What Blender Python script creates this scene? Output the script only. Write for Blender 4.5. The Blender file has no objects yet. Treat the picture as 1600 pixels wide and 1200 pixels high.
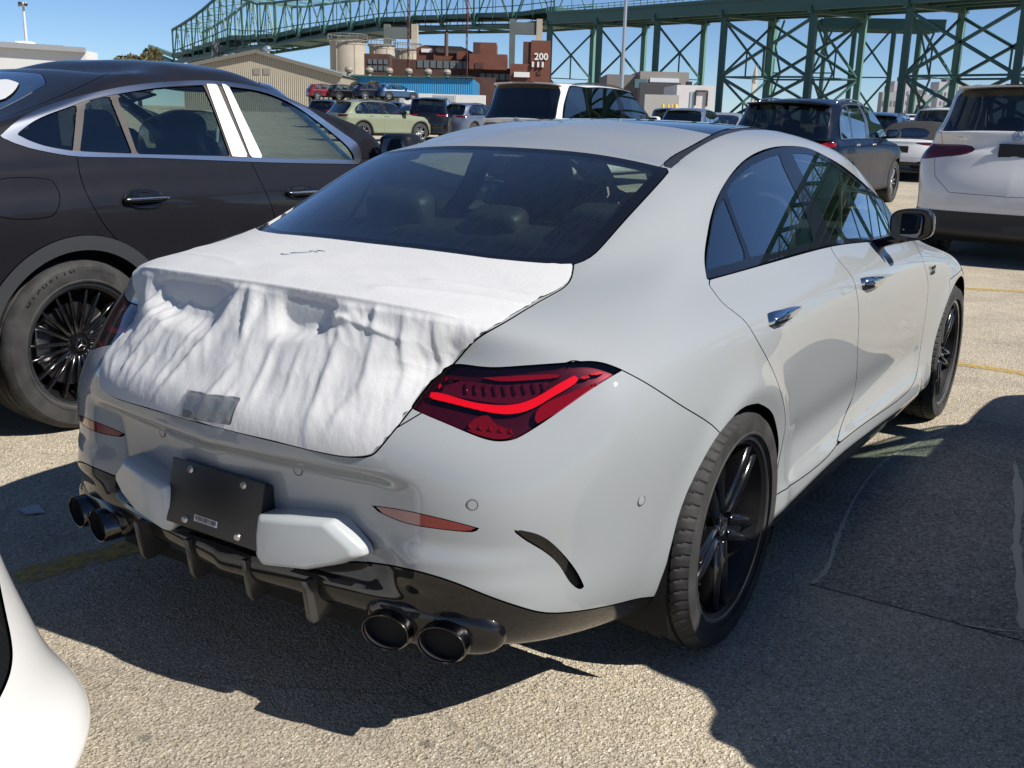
import bpy, bmesh, math, random
import numpy as np
from mathutils import Matrix, Vector

SC = bpy.context.scene
COL = SC.collection
R = math.radians

# ---------------------------------------------------------------- camera
cam_d = bpy.data.cameras.new('camera'); cam = bpy.data.objects.new('camera', cam_d); COL.objects.link(cam)
CAM = (1.78789035, -2.47913596, 1.37810253); YAW, PITCH, ROLL, FPX = 0.574439085, 0.254482869, 0.0267611036, 1615.45954
_f = np.array([-math.sin(YAW)*math.cos(PITCH), math.cos(YAW)*math.cos(PITCH), -math.sin(PITCH)])
_r = np.array([math.cos(YAW), math.sin(YAW), 0]); _u = np.cross(_r, _f)
_r, _u = math.cos(ROLL)*_r+math.sin(ROLL)*_u, -math.sin(ROLL)*_r+math.cos(ROLL)*_u
cam.matrix_world = Matrix(((_r[0], _u[0], -_f[0], CAM[0]), (_r[1], _u[1], -_f[1], CAM[1]), (_r[2], _u[2], -_f[2], CAM[2]), (0, 0, 0, 1)))
cam_d.sensor_width = 36; cam_d.lens = FPX/1600*36; cam_d.clip_start = 0.05; cam_d.clip_end = 9000
SC.camera = cam

# ---------------------------------------------------------------- daylight
SUN = Vector((0.712, 0.040, 0.695)).normalized()          # towards the sun
world = bpy.data.worlds.new('World'); SC.world = world; world.use_nodes = True
wn = world.node_tree
sky = wn.nodes.new('ShaderNodeTexSky'); sky.sky_type = 'NISHITA'; sky.sun_disc = False
sky.sun_elevation = math.asin(SUN.z); sky.sun_rotation = math.atan2(SUN.x, SUN.y)
sky.air_density = 0.65; sky.dust_density = 0.0; sky.ozone_density = 7.0; sky.altitude = 0
wn.nodes['Background'].inputs['Strength'].default_value = 0.080
wn.links.new(sky.outputs[0], wn.nodes['Background'].inputs['Color'])
sun_d = bpy.data.lights.new('sun', 'SUN'); sun_d.energy = 5.0; sun_d.angle = R(0.5); sun_d.color = (1, 0.95, 0.87)
sun = bpy.data.objects.new('sun', sun_d); COL.objects.link(sun)
sun.rotation_euler = SUN.to_track_quat('Z', 'Y').to_euler(); sun.location = (20, 0, 40)
SC.view_settings.view_transform = 'Standard'; SC.view_settings.look = 'None'
SC.view_settings.exposure = 0.45; SC.view_settings.gamma = 1; SC.view_settings.use_curve_mapping = False
SC.render.engine = 'CYCLES'
SC.cycles.max_bounces = 8; SC.cycles.transparent_max_bounces = 16; SC.cycles.caustics_reflective = False; SC.cycles.caustics_refractive = False
SC.cycles.sample_clamp_indirect = 6
try: SC.cycles.use_denoising = True; SC.cycles.denoiser = 'OPENIMAGEDENOISE'
except Exception: pass

# ---------------------------------------------------------------- materials
MATS = {}
def mat(name, col=(.5, .5, .5), rough=.5, metal=0, coat=0, spec=.5, coat_rough=.02, emit=None):
    if name in MATS: return MATS[name]
    m = bpy.data.materials.new(name); m.use_nodes = True; b = m.node_tree.nodes['Principled BSDF']
    b.inputs['Base Color'].default_value = (*col, 1); b.inputs['Roughness'].default_value = rough; b.inputs['Metallic'].default_value = metal
    b.inputs['Coat Weight'].default_value = coat; b.inputs['Coat Roughness'].default_value = coat_rough; b.inputs['Specular IOR Level'].default_value = spec
    if emit: b.inputs['Emission Color'].default_value = (*col, 1); b.inputs['Emission Strength'].default_value = emit
    MATS[name] = m; return m

def nd(m, t, **kw):
    n = m.node_tree.nodes.new(t)
    for k, v in kw.items():
        if k.startswith('_'): setattr(n, k[1:], v)
        else: n.inputs[k.replace('__', ' ')].default_value = v
    return n
def lk(m, a, b): m.node_tree.links.new(a, b)
def ramp(m, fac, stops):
    n = m.node_tree.nodes.new('ShaderNodeValToRGB'); e = n.color_ramp.elements
    while len(e) < len(stops): e.new(0.5)
    for k, (p_, c) in enumerate(stops): e[k].position = p_; e[k].color = (*c, 1) if len(c) == 3 else c
    lk(m, fac, n.inputs[0]); return n.outputs[0]

def paint(name, col, flake=0.0, rough=.45, metal=0.0, dust=.0):
    """clear-coated car paint with faint dust so that it is not perfectly even"""
    if name in MATS: return MATS[name]
    m = mat(name, col, rough, metal, coat=1.0, coat_rough=.008, spec=.5 if metal else .08)
    b = m.node_tree.nodes['Principled BSDF']
    tc = nd(m, 'ShaderNodeTexCoord')
    if dust:
        n = nd(m, 'ShaderNodeTexNoise', Scale=3.0, Detail=6.0, Roughness=.7); lk(m, tc.outputs['Object'], n.inputs['Vector'])
        mx = nd(m, 'ShaderNodeMixRGB'); mx.inputs[1].default_value = (*col, 1); mx.inputs[2].default_value = (.42, .37, .30, 1)
        f = ramp(m, n.outputs[0], [(.45, (0, 0, 0)), (.8, (dust,)*3)])
        lk(m, f, mx.inputs[0]); lk(m, mx.outputs[0], b.inputs['Base Color'])
        cr = ramp(m, n.outputs[0], [(.4, (.004,)*3), (.85, (.022,)*3)]); lk(m, cr, b.inputs['Coat Roughness'])
    if flake:
        v = nd(m, 'ShaderNodeTexVoronoi', Scale=900.0); lk(m, tc.outputs['Object'], v.inputs['Vector'])
        bp = nd(m, 'ShaderNodeBump', Strength=flake, Distance=.001); lk(m, v.outputs[0], bp.inputs['Height']); lk(m, bp.outputs[0], b.inputs['Normal'])
    return m

def glass(name, tint=(.25, .32, .30), rough=0.0, film=0.0, ior=1.52, k=2.3):
    """thin tinted pane: what is behind shows through the tint, the sky mirrors by the Fresnel law"""
    if name in MATS: return MATS[name]
    m = bpy.data.materials.new(name); m.use_nodes = True; t = m.node_tree; t.nodes.clear()
    o = t.nodes.new('ShaderNodeOutputMaterial'); mx = t.nodes.new('ShaderNodeMixShader'); fr = nd(m, 'ShaderNodeFresnel', IOR=ior)
    tr = t.nodes.new('ShaderNodeBsdfTransparent'); tr.inputs[0].default_value = (*tint, 1)
    gl = t.nodes.new('ShaderNodeBsdfGlossy'); gl.inputs['Roughness'].default_value = rough; gl.inputs[0].default_value = (1, 1, 1, 1)
    f2 = nd(m, 'ShaderNodeMath', _operation='MULTIPLY'); f2.inputs[1].default_value = k; f2.use_clamp = True
    ge = t.nodes.new('ShaderNodeNewGeometry'); bi = nd(m, 'ShaderNodeMath', _operation='MULTIPLY_ADD'); bi.inputs[1].default_value = 1/ior-ior; bi.inputs[2].default_value = ior   # same Fresnel from both sides of the pane
    lk(m, ge.outputs['Backfacing'], bi.inputs[0]); lk(m, bi.outputs[0], fr.inputs['IOR'])
    lk(m, fr.outputs[0], f2.inputs[0]); lk(m, f2.outputs[0], mx.inputs[0])
    lk(m, tr.outputs[0], mx.inputs[1]); lk(m, gl.outputs[0], mx.inputs[2])
    last = mx.outputs[0]
    if film:   # dust film with fine streaks lying on the pane
        tc = nd(m, 'ShaderNodeTexCoord'); mp = nd(m, 'ShaderNodeMapping'); mp.inputs['Scale'].default_value = (60, 8, 8); lk(m, tc.outputs['Object'], mp.inputs[0])
        n = nd(m, 'ShaderNodeTexNoise', Scale=2.2, Detail=8.0, Roughness=.75); lk(m, mp.outputs[0], n.inputs['Vector'])
        f = ramp(m, n.outputs[0], [(.42, (film*.25,)*3), (.72, (film,)*3)])
        df = t.nodes.new('ShaderNodeBsdfDiffuse'); df.inputs[0].default_value = (.45, .45, .42, 1)
        m2 = t.nodes.new('ShaderNodeMixShader'); lk(m, f, m2.inputs[0]); lk(m, last, m2.inputs[1]); lk(m, df.outputs[0], m2.inputs[2]); last = m2.outputs[0]
    lk(m, last, o.inputs[0]); MATS[name] = m; return m

# ---------------------------------------------------------------- objects
def mesh_obj(name, V, F, m=None, parent=None, normals=None, smooth=True, loc=None, mats=None, midx=None):
    me = bpy.data.meshes.new(name)
    V = np.asarray(V, float)
    if isinstance(F, np.ndarray):
        k = F.shape[1]; n = len(F)
        me.vertices.add(len(V)); me.vertices.foreach_set('co', V.ravel())
        me.loops.add(n*k); me.loops.foreach_set('vertex_index', F.ravel().astype(np.int32))
        me.polygons.add(n); me.polygons.foreach_set('loop_start', np.arange(0, n*k, k, dtype=np.int32))
        me.update(calc_edges=True)
    else:
        me.from_pydata(V.tolist(), [], F); me.update()
    me.polygons.foreach_set('use_smooth', [bool(smooth)]*len(me.polygons))
    if m: me.materials.append(m)
    for q in mats or []: me.materials.append(q)
    if midx is not None: me.polygons.foreach_set('material_index', midx)
    if normals is not None:
        me.normals_split_custom_set_from_vertices([tuple(v) for v in normals])
    return link(name, me, parent, loc)
def link(name, data, parent=None, loc=None):
    o = bpy.data.objects.new(name, data); COL.objects.link(o)
    if parent: o.parent = parent
    if loc is not None: o.location = loc
    return o
def piece_obj(name, P, m, parent=None):
    if P.empty(): return None
    return mesh_obj(name, P.V, P.F, m, parent, P.N)
def thing(name, label, cat, loc=(0, 0, 0), rz=0.0, group=None):
    o = bpy.data.objects.new(name, None); COL.objects.link(o); o.location = loc; o.rotation_euler = (0, 0, rz); o.empty_display_size = .2
    return tag(o, label, cat, group)
def tag(o, label, cat, group=None):
    o['label'] = label; o['category'] = cat
    if group: o['group'] = group
    return o
def setting(o):
    o['kind'] = 'structure'; return o
def stuff(o):
    o['kind'] = 'stuff'; return o
def copy_tree(o, parent=None):
    c = o.copy(); COL.objects.link(c); c.parent = parent
    for ch in o.children: copy_tree(ch, c)
    return c

class MB:
    """collects simple solids and links them as one mesh object"""
    def __init__(s): s.V = []; s.F = []; s.n = 0
    def add(s, V, F):
        V = np.asarray(V, float); s.V.append(V); s.F += [tuple(int(i)+s.n for i in f) for f in F]; s.n += len(V); return s
    def box(s, lo, hi):
        (a, b, c), (d, e, f) = lo, hi
        V = [(a, b, c), (d, b, c), (d, e, c), (a, e, c), (a, b, f), (d, b, f), (d, e, f), (a, e, f)]
        return s.add(V, [(0, 3, 2, 1), (4, 5, 6, 7), (0, 1, 5, 4), (1, 2, 6, 5), (2, 3, 7, 6), (3, 0, 4, 7)])
    def bar(s, a, b, w, h=None, up=(0, 0, 1)):
        """rectangular bar from a to b, w across, h along up"""
        a = np.array(a, float); b = np.array(b, float); h = h or w; d = unit(b-a); u = np.array(up, float)
        if abs(d@u) > .95: u = np.array((1., 0, 0))
        x = unit(np.cross(d, u)); z = np.cross(x, d); x = x*w/2; z = z*h/2
        V = [a-x-z, a+x-z, a+x+z, a-x+z, b-x-z, b+x-z, b+x+z, b-x+z]
        return s.add(V, [(0, 1, 2, 3), (4, 7, 6, 5), (0, 4, 5, 1), (1, 5, 6, 2), (2, 6, 7, 3), (3, 7, 4, 0)])
    def tube(s, pts, r, n=10, cap=True):
        P = np.asarray(pts, float); rr = np.broadcast_to(r, len(P)); T = unit(np.gradient(P, axis=0)); V = []
        ref = np.array((0, 0, 1.)) if abs(T[0][2]) < .9 else np.array((1., 0, 0))
        x = unit(np.cross(T[0], ref))
        for k in range(len(P)):
            x = unit(x-T[k]*(x@T[k])); y = np.cross(T[k], x); a = np.arange(n)*2*np.pi/n
            V += list(P[k]+rr[k]*(np.cos(a)[:, None]*x+np.sin(a)[:, None]*y))
        F = [(k*n+i, k*n+(i+1) % n, (k+1)*n+(i+1) % n, (k+1)*n+i) for k in range(len(P)-1) for i in range(n)]
        if cap: F += [tuple(range(n))[::-1], tuple((len(P)-1)*n+i for i in range(n))]
        return s.add(V, F)
    def lathe(s, prof, n=32, axis='z', c=(0, 0, 0)):
        """prof: (radius, height) pairs"""
        a = np.arange(n)*2*np.pi/n; V = []
        for r_, h in prof:
            p3 = np.stack([r_*np.cos(a), r_*np.sin(a), np.full(n, h)], 1)
            if axis == 'x': p3 = p3[:, [2, 0, 1]]
            if axis == 'y': p3 = p3[:, [0, 2, 1]]*[-1, 1, 1]
            V += list(p3+np.array(c))
        F = [(k*n+i, k*n+(i+1) % n, (k+1)*n+(i+1) % n, (k+1)*n+i) for k in range(len(prof)-1) for i in range(n)]
        return s.add(V, F)
    def super(s, c, size, e1=.35, e2=.35, n=16, rot=None):
        """rounded block (superellipsoid)"""
        nu, nv = n*2, n
        u = np.linspace(-np.pi, np.pi, nu, endpoint=False); v = np.linspace(-np.pi/2, np.pi/2, nv+1)
        f = lambda w, e: np.sign(w)*np.abs(w)**e
        V = np.array([[f(np.cos(b), e1)*f(np.cos(a), e2), f(np.cos(b), e1)*f(np.sin(a), e2), f(np.sin(b), e1)] for b in v for a in u])*np.array(size)/2
        if rot is not None: V = V@np.array(rot.to_3x3()).T
        F = [(k*nu+i, k*nu+(i+1) % nu, (k+1)*nu+(i+1) % nu, (k+1)*nu+i) for k in range(nv) for i in range(nu)]
        return s.add(V+np.array(c), F)
    def prism(s, poly, axis, a, b):
        """closed 2D outline extruded along an axis; outline in the two other axes in order"""
        n = len(poly); k = 'xyz'.index(axis); V = []
        for h in (a, b):
            for q in poly:
                p3 = list(q); p3.insert(k, h); V.append(p3)
        F = [tuple(range(n))[::-1], tuple(n+i for i in range(n))]+[(i, (i+1) % n, n+(i+1) % n, n+i) for i in range(n)]
        return s.add(V, F)
    def xf(s, M):
        M = np.array(M); s.V = [v@M[:3, :3].T+M[:3, 3] for v in s.V]; return s
    def build(s, name, m=None, parent=None, smooth=False, loc=None, fix=True, bevel=0, seg=2, angle=40, rotation=None):
        me = bpy.data.meshes.new(name); V = np.concatenate(s.V) if s.V else np.zeros((0, 3))
        me.from_pydata(V.tolist(), [], s.F); me.update()
        if fix or bevel:
            b = bmesh.new(); b.from_mesh(me); bmesh.ops.remove_doubles(b, verts=b.verts, dist=1e-5)
            if fix: bmesh.ops.recalc_face_normals(b, faces=b.faces)
            if bevel:
                ed = [e for e in b.edges if len(e.link_faces) == 2 and e.calc_face_angle(0) > R(25)]
                bmesh.ops.bevel(b, geom=ed, offset=bevel, segments=seg, affect='EDGES', profile=.5, clamp_overlap=True)
            b.to_mesh(me); b.free()
        if smooth or bevel:
            me.polygons.foreach_set('use_smooth', [True]*len(me.polygons))
            if smooth != 'all': me.set_sharp_from_angle(angle=R(angle))
        if m: me.materials.append(m)
        o = link(name, me, parent, loc)
        if rotation: o.rotation_euler = rotation
        return o

_txt = {}
def text_obj(name, s, size, m, parent=None, matrix=None, extrude=.001, align='CENTER', spacing=1.0, bold=0.0):
    cu = bpy.data.curves.new(name, 'FONT'); cu.body = s; cu.size = size; cu.extrude = extrude; cu.align_x = align; cu.align_y = 'CENTER'; cu.space_character = spacing; cu.offset = bold; cu.resolution_u = 2
    tmp = bpy.data.objects.new(name, cu); COL.objects.link(tmp)
    dg = bpy.context.evaluated_depsgraph_get(); me = bpy.data.meshes.new_from_object(tmp.evaluated_get(dg))
    bpy.data.objects.remove(tmp); bpy.data.curves.remove(cu)
    me.materials.clear(); me.materials.append(m)
    o = link(name, me, parent)
    if matrix is not None: o.matrix_local = matrix
    return o
def basis(o, x, y):
    """matrix whose X runs along x, Y along y, placed at o"""
    x = Vector(x).normalized(); z = x.cross(Vector(y)).normalized(); y = z.cross(x)
    return Matrix(((x.x, y.x, z.x, o[0]), (x.y, y.y, z.y, o[1]), (x.z, y.z, z.z, o[2]), (0, 0, 0, 1)))

# ---------------------------------------------------------------- surface machinery (numpy)
def cspl(t, P, tt):
    n = len(t); h = np.diff(t)
    A = np.zeros((n, n)); B = np.zeros_like(P); A[0, 0] = A[-1, -1] = 1
    for i in range(1, n-1):
        A[i, i-1] = h[i-1]; A[i, i] = 2*(h[i-1]+h[i]); A[i, i+1] = h[i]
        B[i] = 6*((P[i+1]-P[i])/h[i]-(P[i]-P[i-1])/h[i-1])
    M = np.linalg.solve(A, B)
    k = np.clip(np.searchsorted(t, tt, side='right')-1, 0, n-2); hk = h[k][:, None]
    a = ((t[k+1]-tt)[:, None])/hk; b = 1-a
    return a*P[k]+b*P[k+1]+((a**3-a)*M[k]+(b**3-b)*M[k+1])*hk**2/6

def spline_rows(C, axis, sub):
    C = np.moveaxis(np.asarray(C, float), axis, 0); n = C.shape[0]
    out = np.zeros(((n-1)*sub+1,)+C.shape[1:])
    for j in range(C.shape[1]):
        P = C[:, j]; d = np.sqrt(np.linalg.norm(np.diff(P, axis=0), axis=1)+1e-4)
        t = np.concatenate([[0], np.cumsum(d)])
        tt = np.concatenate([np.linspace(t[i], t[i+1], sub, endpoint=False) for i in range(n-1)]+[[t[-1]]])
        out[:, j] = cspl(t, P, tt)
    return np.moveaxis(out, 0, axis)

def smooth_axis(G, axis, lam):
    G = np.moveaxis(G, axis, 0); n = G.shape[0]
    D = np.diff(np.eye(n), 2, axis=0); A = np.eye(n)+lam*D.T@D
    A[0] = 0; A[0, 0] = 1; A[-1] = 0; A[-1, -1] = 1
    S = np.linalg.solve(A, G.reshape(n, -1)).reshape(G.shape)
    return np.moveaxis(S, 0, axis)

def unit(a):
    return a/np.maximum(np.linalg.norm(a, axis=-1, keepdims=True), 1e-12)

class Shell:
    """right half of a car skin: grid (nv,nu,3), u runs nose -> side -> tail, v runs sill -> roof spine"""
    def __init__(s, net, su, sv, lam=2.0, disp=None):
        G = spline_rows(net, 1, su); G = spline_rows(G, 0, sv)
        if lam:
            k = (su/12.0)**4*lam; l = (sv/8.0)**4*lam
            G = smooth_axis(smooth_axis(G, 1, k), 0, l)
        G[:, 0, 0] = 0; G[:, -1, 0] = 0; G[-1, :, 0] = 0
        s.G = G; s.su, s.sv = su, sv; s.nv, s.nu = G.shape[:2]
        s.normals()
        if disp is not None:
            s.G = G = G+disp(G, s.N)
            G[:, 0, 0] = 0; G[:, -1, 0] = 0; G[-1, :, 0] = 0
            s.normals()
        u, v = np.meshgrid(np.arange(s.nu)/su, np.arange(s.nv)/sv)
        s.uv = np.stack([u, v], -1).reshape(-1, 2)
        i = np.arange(s.nv*s.nu).reshape(s.nv, s.nu)
        a, b, c, d = i[:-1, :-1].ravel(), i[:-1, 1:].ravel(), i[1:, 1:].ravel(), i[1:, :-1].ravel()
        s.F = np.concatenate([np.stack([a, c, b], 1), np.stack([a, d, c], 1)])  # outward
    def normals(s):
        G = s.G
        du = np.gradient(G, axis=1); dv = np.gradient(G, axis=0)
        du[:, 0, 1:] *= 0.0; du[:, -1, 1:] *= 0.0
        n = np.cross(dv, du)
        n[-1] = n[-2]
        n[-1, :, 0] = 0; n[:, 0, 0] = 0; n[:, -1, 0] = 0
        s.N = unit(n)
    def whole(s):
        return Piece(s.G.reshape(-1, 3), s.N.reshape(-1, 3), s.uv, s.F)
    def at(s, u, v):
        """3D points on the grid for float control coordinates"""
        x = np.clip(np.asarray(u, float)*s.su, 0, s.nu-1.001); y = np.clip(np.asarray(v, float)*s.sv, 0, s.nv-1.001)
        i = x.astype(int); j = y.astype(int); a = (x-i)[..., None]; b = (y-j)[..., None]
        G = s.G
        return (1-a)*(1-b)*G[j, i]+a*(1-b)*G[j, i+1]+(1-a)*b*G[j+1, i]+a*b*G[j+1, i+1]
    def nat(s, u, v):
        x = np.clip(np.rint(np.asarray(u)*s.su), 0, s.nu-1).astype(int); y = np.clip(np.rint(np.asarray(v)*s.sv), 0, s.nv-1).astype(int)
        return s.N[y, x]

class Piece:
    def __init__(s, V, N, uv, F):
        s.V, s.N, s.uv, s.F = V, N, uv, F
    def used(s):
        idx = np.unique(s.F); m = np.zeros(len(s.V), int); m[idx] = np.arange(len(idx))
        return Piece(s.V[idx], s.N[idx], s.uv[idx], m[s.F])
    def cut(s, d, g=0.0):
        """split by scalar field d: returns (part with d < -g, part with d > g)"""
        a = s.clip(-d-g); b = s.clip(d-g)
        return a, b
    def clip(s, e):
        """keep e > 0"""
        F = s.F; eF = e[F]; pos = eF > 0; k = pos.sum(1)
        out = [F[k == 3]]
        V = [s.V]; N = [s.N]; U = [s.uv]; off = len(s.V)
        def mid(i, j):
            nonlocal off
            t = (e[i]/(e[i]-e[j]))[:, None]
            V.append(s.V[i]+(s.V[j]-s.V[i])*t); N.append(unit(s.N[i]+(s.N[j]-s.N[i])*t)); U.append(s.uv[i]+(s.uv[j]-s.uv[i])*t)
            r = off+np.arange(len(i)); off += len(i)
            return r
        m = k == 1
        if m.any():
            f = F[m]; r = np.argmax(pos[m], 1); R = np.arange(len(f))
            a, b, c = f[R, r], f[R, (r+1) % 3], f[R, (r+2) % 3]
            ab = mid(a, b); ac = mid(a, c)
            out.append(np.stack([a, ab, ac], 1))
        m = k == 2
        if m.any():
            f = F[m]; r = np.argmin(pos[m], 1); R = np.arange(len(f))
            a, b, c = f[R, r], f[R, (r+1) % 3], f[R, (r+2) % 3]
            ba = mid(b, a); ca = mid(c, a)
            out.append(np.stack([b, c, ca], 1)); out.append(np.stack([b, ca, ba], 1))
        P = Piece(np.concatenate(V), np.concatenate(N), np.concatenate(U), np.concatenate(out))
        # weld the doubled cut points
        P = P.used()
        key = np.round(P.V*2e5).astype(np.int64)
        _, first, inv = np.unique(key, axis=0, return_index=True, return_inverse=True)
        inv = inv.ravel()
        F2 = inv[P.F]; ok = (F2[:, 0] != F2[:, 1]) & (F2[:, 1] != F2[:, 2]) & (F2[:, 0] != F2[:, 2])
        return Piece(P.V[first], P.N[first], P.uv[first], F2[ok])
    def empty(s):
        return len(s.F) == 0
    def field(s, sh, poly, closed=True):
        """signed distance in metres to a closed curve given in control coordinates (negative inside)"""
        poly = np.asarray(poly, float)
        q = dense(poly, 0.04, closed)
        C = sh.at(q[:, 0], q[:, 1])
        d = np.full(len(s.V), 9.0)
        lo = C.min(0)-0.25; hi = C.max(0)+0.25
        m = np.all((s.V > lo) & (s.V < hi), axis=1)
        idx = np.nonzero(m)[0]
        if len(idx):
            A = C; B = np.roll(C, -1, 0)
            um, vm = (sh.nu-1)/sh.su, (sh.nv-1)/sh.sv
            ok = (q[:, 0] > -.02) & (q[:, 0] < um+.02) & (q[:, 1] > -.02) & (q[:, 1] < vm+.02)
            if not closed: ok[-1] = False
            ok2 = ok & np.roll(ok, -1); A, B = A[ok2], B[ok2]; AB = B-A; L = np.maximum((AB**2).sum(1), 1e-12)
            for ch in np.array_split(idx, max(1, len(idx)*len(A)//2000000+1)):
                X = s.V[ch][:, None]-A[None]
                t = np.clip((X*AB[None]).sum(-1)/L, 0, 1)
                d[ch] = np.sqrt(((X-AB[None]*t[..., None])**2).sum(-1).min(1))
        return np.where(inside(s.uv, poly), -d, d)
    def rim(s, t=0.01, skip_axis=True):
        """folded edge along every open border"""
        E = np.concatenate([s.F[:, [0, 1]], s.F[:, [1, 2]], s.F[:, [2, 0]]])
        key = np.sort(E, 1); _, inv, cnt = np.unique(key, axis=0, return_inverse=True, return_counts=True)
        E = E[cnt[inv.ravel()] == 1]
        if skip_axis:
            E = E[~((np.abs(s.V[E[:, 0], 0]) < 1e-5) & (np.abs(s.V[E[:, 1], 0]) < 1e-5))]
        a, b = s.V[E[:, 0]], s.V[E[:, 1]]; na, nb = s.N[E[:, 0]], s.N[E[:, 1]]
        n = unit(np.cross(b-a, -na))
        k = len(s.V); m = len(E)
        s.V = np.concatenate([s.V, a, b, b-nb*t, a-na*t]); s.N = np.concatenate([s.N, n, n, n, n]); s.uv = np.concatenate([s.uv]+[s.uv[E[:, 0]]]*4)
        r = k+np.arange(m)
        s.F = np.concatenate([s.F, np.stack([r, r+3*m, r+2*m], 1), np.stack([r, r+2*m, r+m], 1)])
        return s
    def offset(s, h):
        return Piece(s.V+s.N*h, s.N, s.uv, s.F)
    def mirrored(s):
        k = len(s.V)
        return Piece(np.concatenate([s.V, s.V*[-1, 1, 1]]), np.concatenate([s.N, s.N*[-1, 1, 1]]), np.concatenate([s.uv]*2), np.concatenate([s.F, s.F[:, ::-1]+k]))
    def flip(s):
        return Piece(s.V*[-1, 1, 1], s.N*[-1, 1, 1], s.uv, s.F[:, ::-1])

def dense(poly, step, closed=True):
    P = np.asarray(poly, float); Q = np.roll(P, -1, 0) if closed else P[1:]
    out = []
    for a, b in zip(P, Q):
        n = max(1, int(np.linalg.norm(b-a)/step)); out.append(a+(b-a)*(np.arange(n)/n)[:, None])
    if not closed: out.append(P[-1:])
    return np.concatenate(out)

def inside(pts, poly):
    x, y = pts[:, 0], pts[:, 1]; r = np.zeros(len(pts), bool)
    Q = np.roll(poly, -1, 0)
    for (x1, y1), (x2, y2) in zip(poly, Q):
        if y1 == y2: continue
        c = (y1 > y) != (y2 > y)
        r ^= c & (x < (x2-x1)*(y-y1)/(y2-y1)+x1)
    return r

def curve(pts, n=6, closed=False):
    """smooth curve through points"""
    P = np.asarray(pts, float)
    if closed: P = np.concatenate([P[-3:], P, P[:3]])
    d = np.sqrt(np.linalg.norm(np.diff(P, axis=0), axis=1)+1e-9); t = np.concatenate([[0], np.cumsum(d)])
    k = range(3, len(P)-3) if closed else range(len(P)-1)
    tt = np.concatenate([np.linspace(t[i], t[i+1], n, endpoint=False) for i in k]+([] if closed else [[t[-1]]]))
    return cspl(t, P, tt)

# ---------------------------------------------------------------- wheels
M_TYRE = mat('tyre_rubber', (.022, .021, .020), .75)
def _rub():
    m = M_TYRE; b = m.node_tree.nodes['Principled BSDF']; tc = nd(m, 'ShaderNodeTexCoord')
    n = nd(m, 'ShaderNodeTexNoise', Scale=14.0, Detail=5.0); lk(m, tc.outputs['Object'], n.inputs['Vector'])
    lk(m, ramp(m, n.outputs[0], [(.3, (.014, .014, .014)), (.75, (.046, .045, .045))]), b.inputs['Base Color'])
_rub()
M_BLACK_RIM = mat('black_rim', (.005, .005, .006), .16, coat=1)
M_LIP = mat('rim_lip', (.55, .56, .58), .28, 1)
M_SILVER = mat('silver_rim', (.55, .56, .57), .3, 1)
M_DISC = mat('brake_disc', (.18, .17, .17), .38, 1)
M_DARK = mat('dark_cavity', (.006, .006, .006), .9)
M_CHROME = mat('chrome', (.78, .79, .8), .07, 1)
M_BLACK_GLOSS = mat('black_gloss', (.004, .004, .005), .4, coat=1, coat_rough=.015, spec=.1)
M_BLACK_PLASTIC = mat('black_plastic', (.018, .018, .019), .55)

def tyre_mesh(R0, rr, w, n=120, tread=1.0, sip=64):
    h = w/2; k = R0-rr
    prof = [(rr-.004, -h+.02), (rr+.002, -h+.012), (rr+.012, -h+.006), (rr+k*.45, -h-.002), (rr+k*.75, -h+.002), (R0-.016, -h+.010), (R0-.006, -h+.022), (R0-.002, -h+.034)]
    g = .007*tread; cols = []
    for cx in (-.3, -.1, .1, .3):
        c0 = cx*w
        cols += [(R0, c0-.0065), (R0-g, c0-.0045), (R0-g, c0+.0045), (R0, c0+.0065)]
    prof += cols+[(R0-.002, h-.034), (R0-.006, h-.022), (R0-.016, h-.010), (rr+k*.75, h-.002), (rr+k*.5, h+.002), (rr+k*.22, h-.001), (rr+k*.18, h+.0015), (rr+k*.12, h+.0005), (rr+.012, h-.006), (rr+.002, h-.012), (rr-.004, h-.02)]
    prof = np.array(prof); a = np.arange(n)*2*np.pi/n
    r_ = np.repeat(prof[:, 0][:, None], n, 1); x = prof[:, 1][:, None]
    if sip:
        # lateral grooves running over the shoulders
        slant = np.abs(x)/w*1.6
        ph = (a[None]*sip/(2*np.pi)+slant*1.2+(x > 0)*.37) % 1.0
        m = (ph < .18) & (r_ > R0-.02) & (r_ > R0-.0165) & (np.abs(x) > .11*w)
        r_ = r_-np.where(m, .0032*tread, 0)
    V = np.stack([np.broadcast_to(x, r_.shape), r_*np.cos(a), r_*np.sin(a)], -1).reshape(-1, 3)
    k_ = len(prof); i = np.arange(k_-1)[:, None]*n; j = np.arange(n)[None]; j2 = (j+1) % n
    F = np.stack([i+j, i+n+j, i+n+j2, i+j2], -1).reshape(-1, 4)
    return V, F[:, ::-1]

def spoke_solid(mb, ang, r0, r1, w0, w1, x0, x1, d, off0=0, off1=0, ridge=.35):
    """one spoke with a faceted face, lying in the wheel plane; x is the wheel axis"""
    ca, sa = math.cos(ang), math.sin(ang)
    def pt(x, r_, t): return (x, r_*ca-t*sa, r_*sa+t*ca)
    V = []
    for r_, w_, xx, o_ in ((r0, w0, x0, off0), ((r0+r1)/2, (w0+w1)/2, (x0+x1)/2+.004, (off0+off1)/2), (r1, w1, x1, off1)):
        V += [pt(xx-d, r_, o_-w_*.42), pt(xx-d*.2, r_, o_-w_/2), pt(xx, r_, o_-w_*ridge*.5), pt(xx, r_, o_+w_*ridge*.5), pt(xx-d*.2, r_, o_+w_/2), pt(xx-d, r_, o_+w_*.42)]
    F = [(k*6+i, k*6+(i+1) % 6, k*6+6+(i+1) % 6, k*6+6+i) for k in (0, 1) for i in range(6)]+[(5, 4, 3, 2, 1, 0), tuple(range(12, 18))]
    mb.add(V, F)

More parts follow.
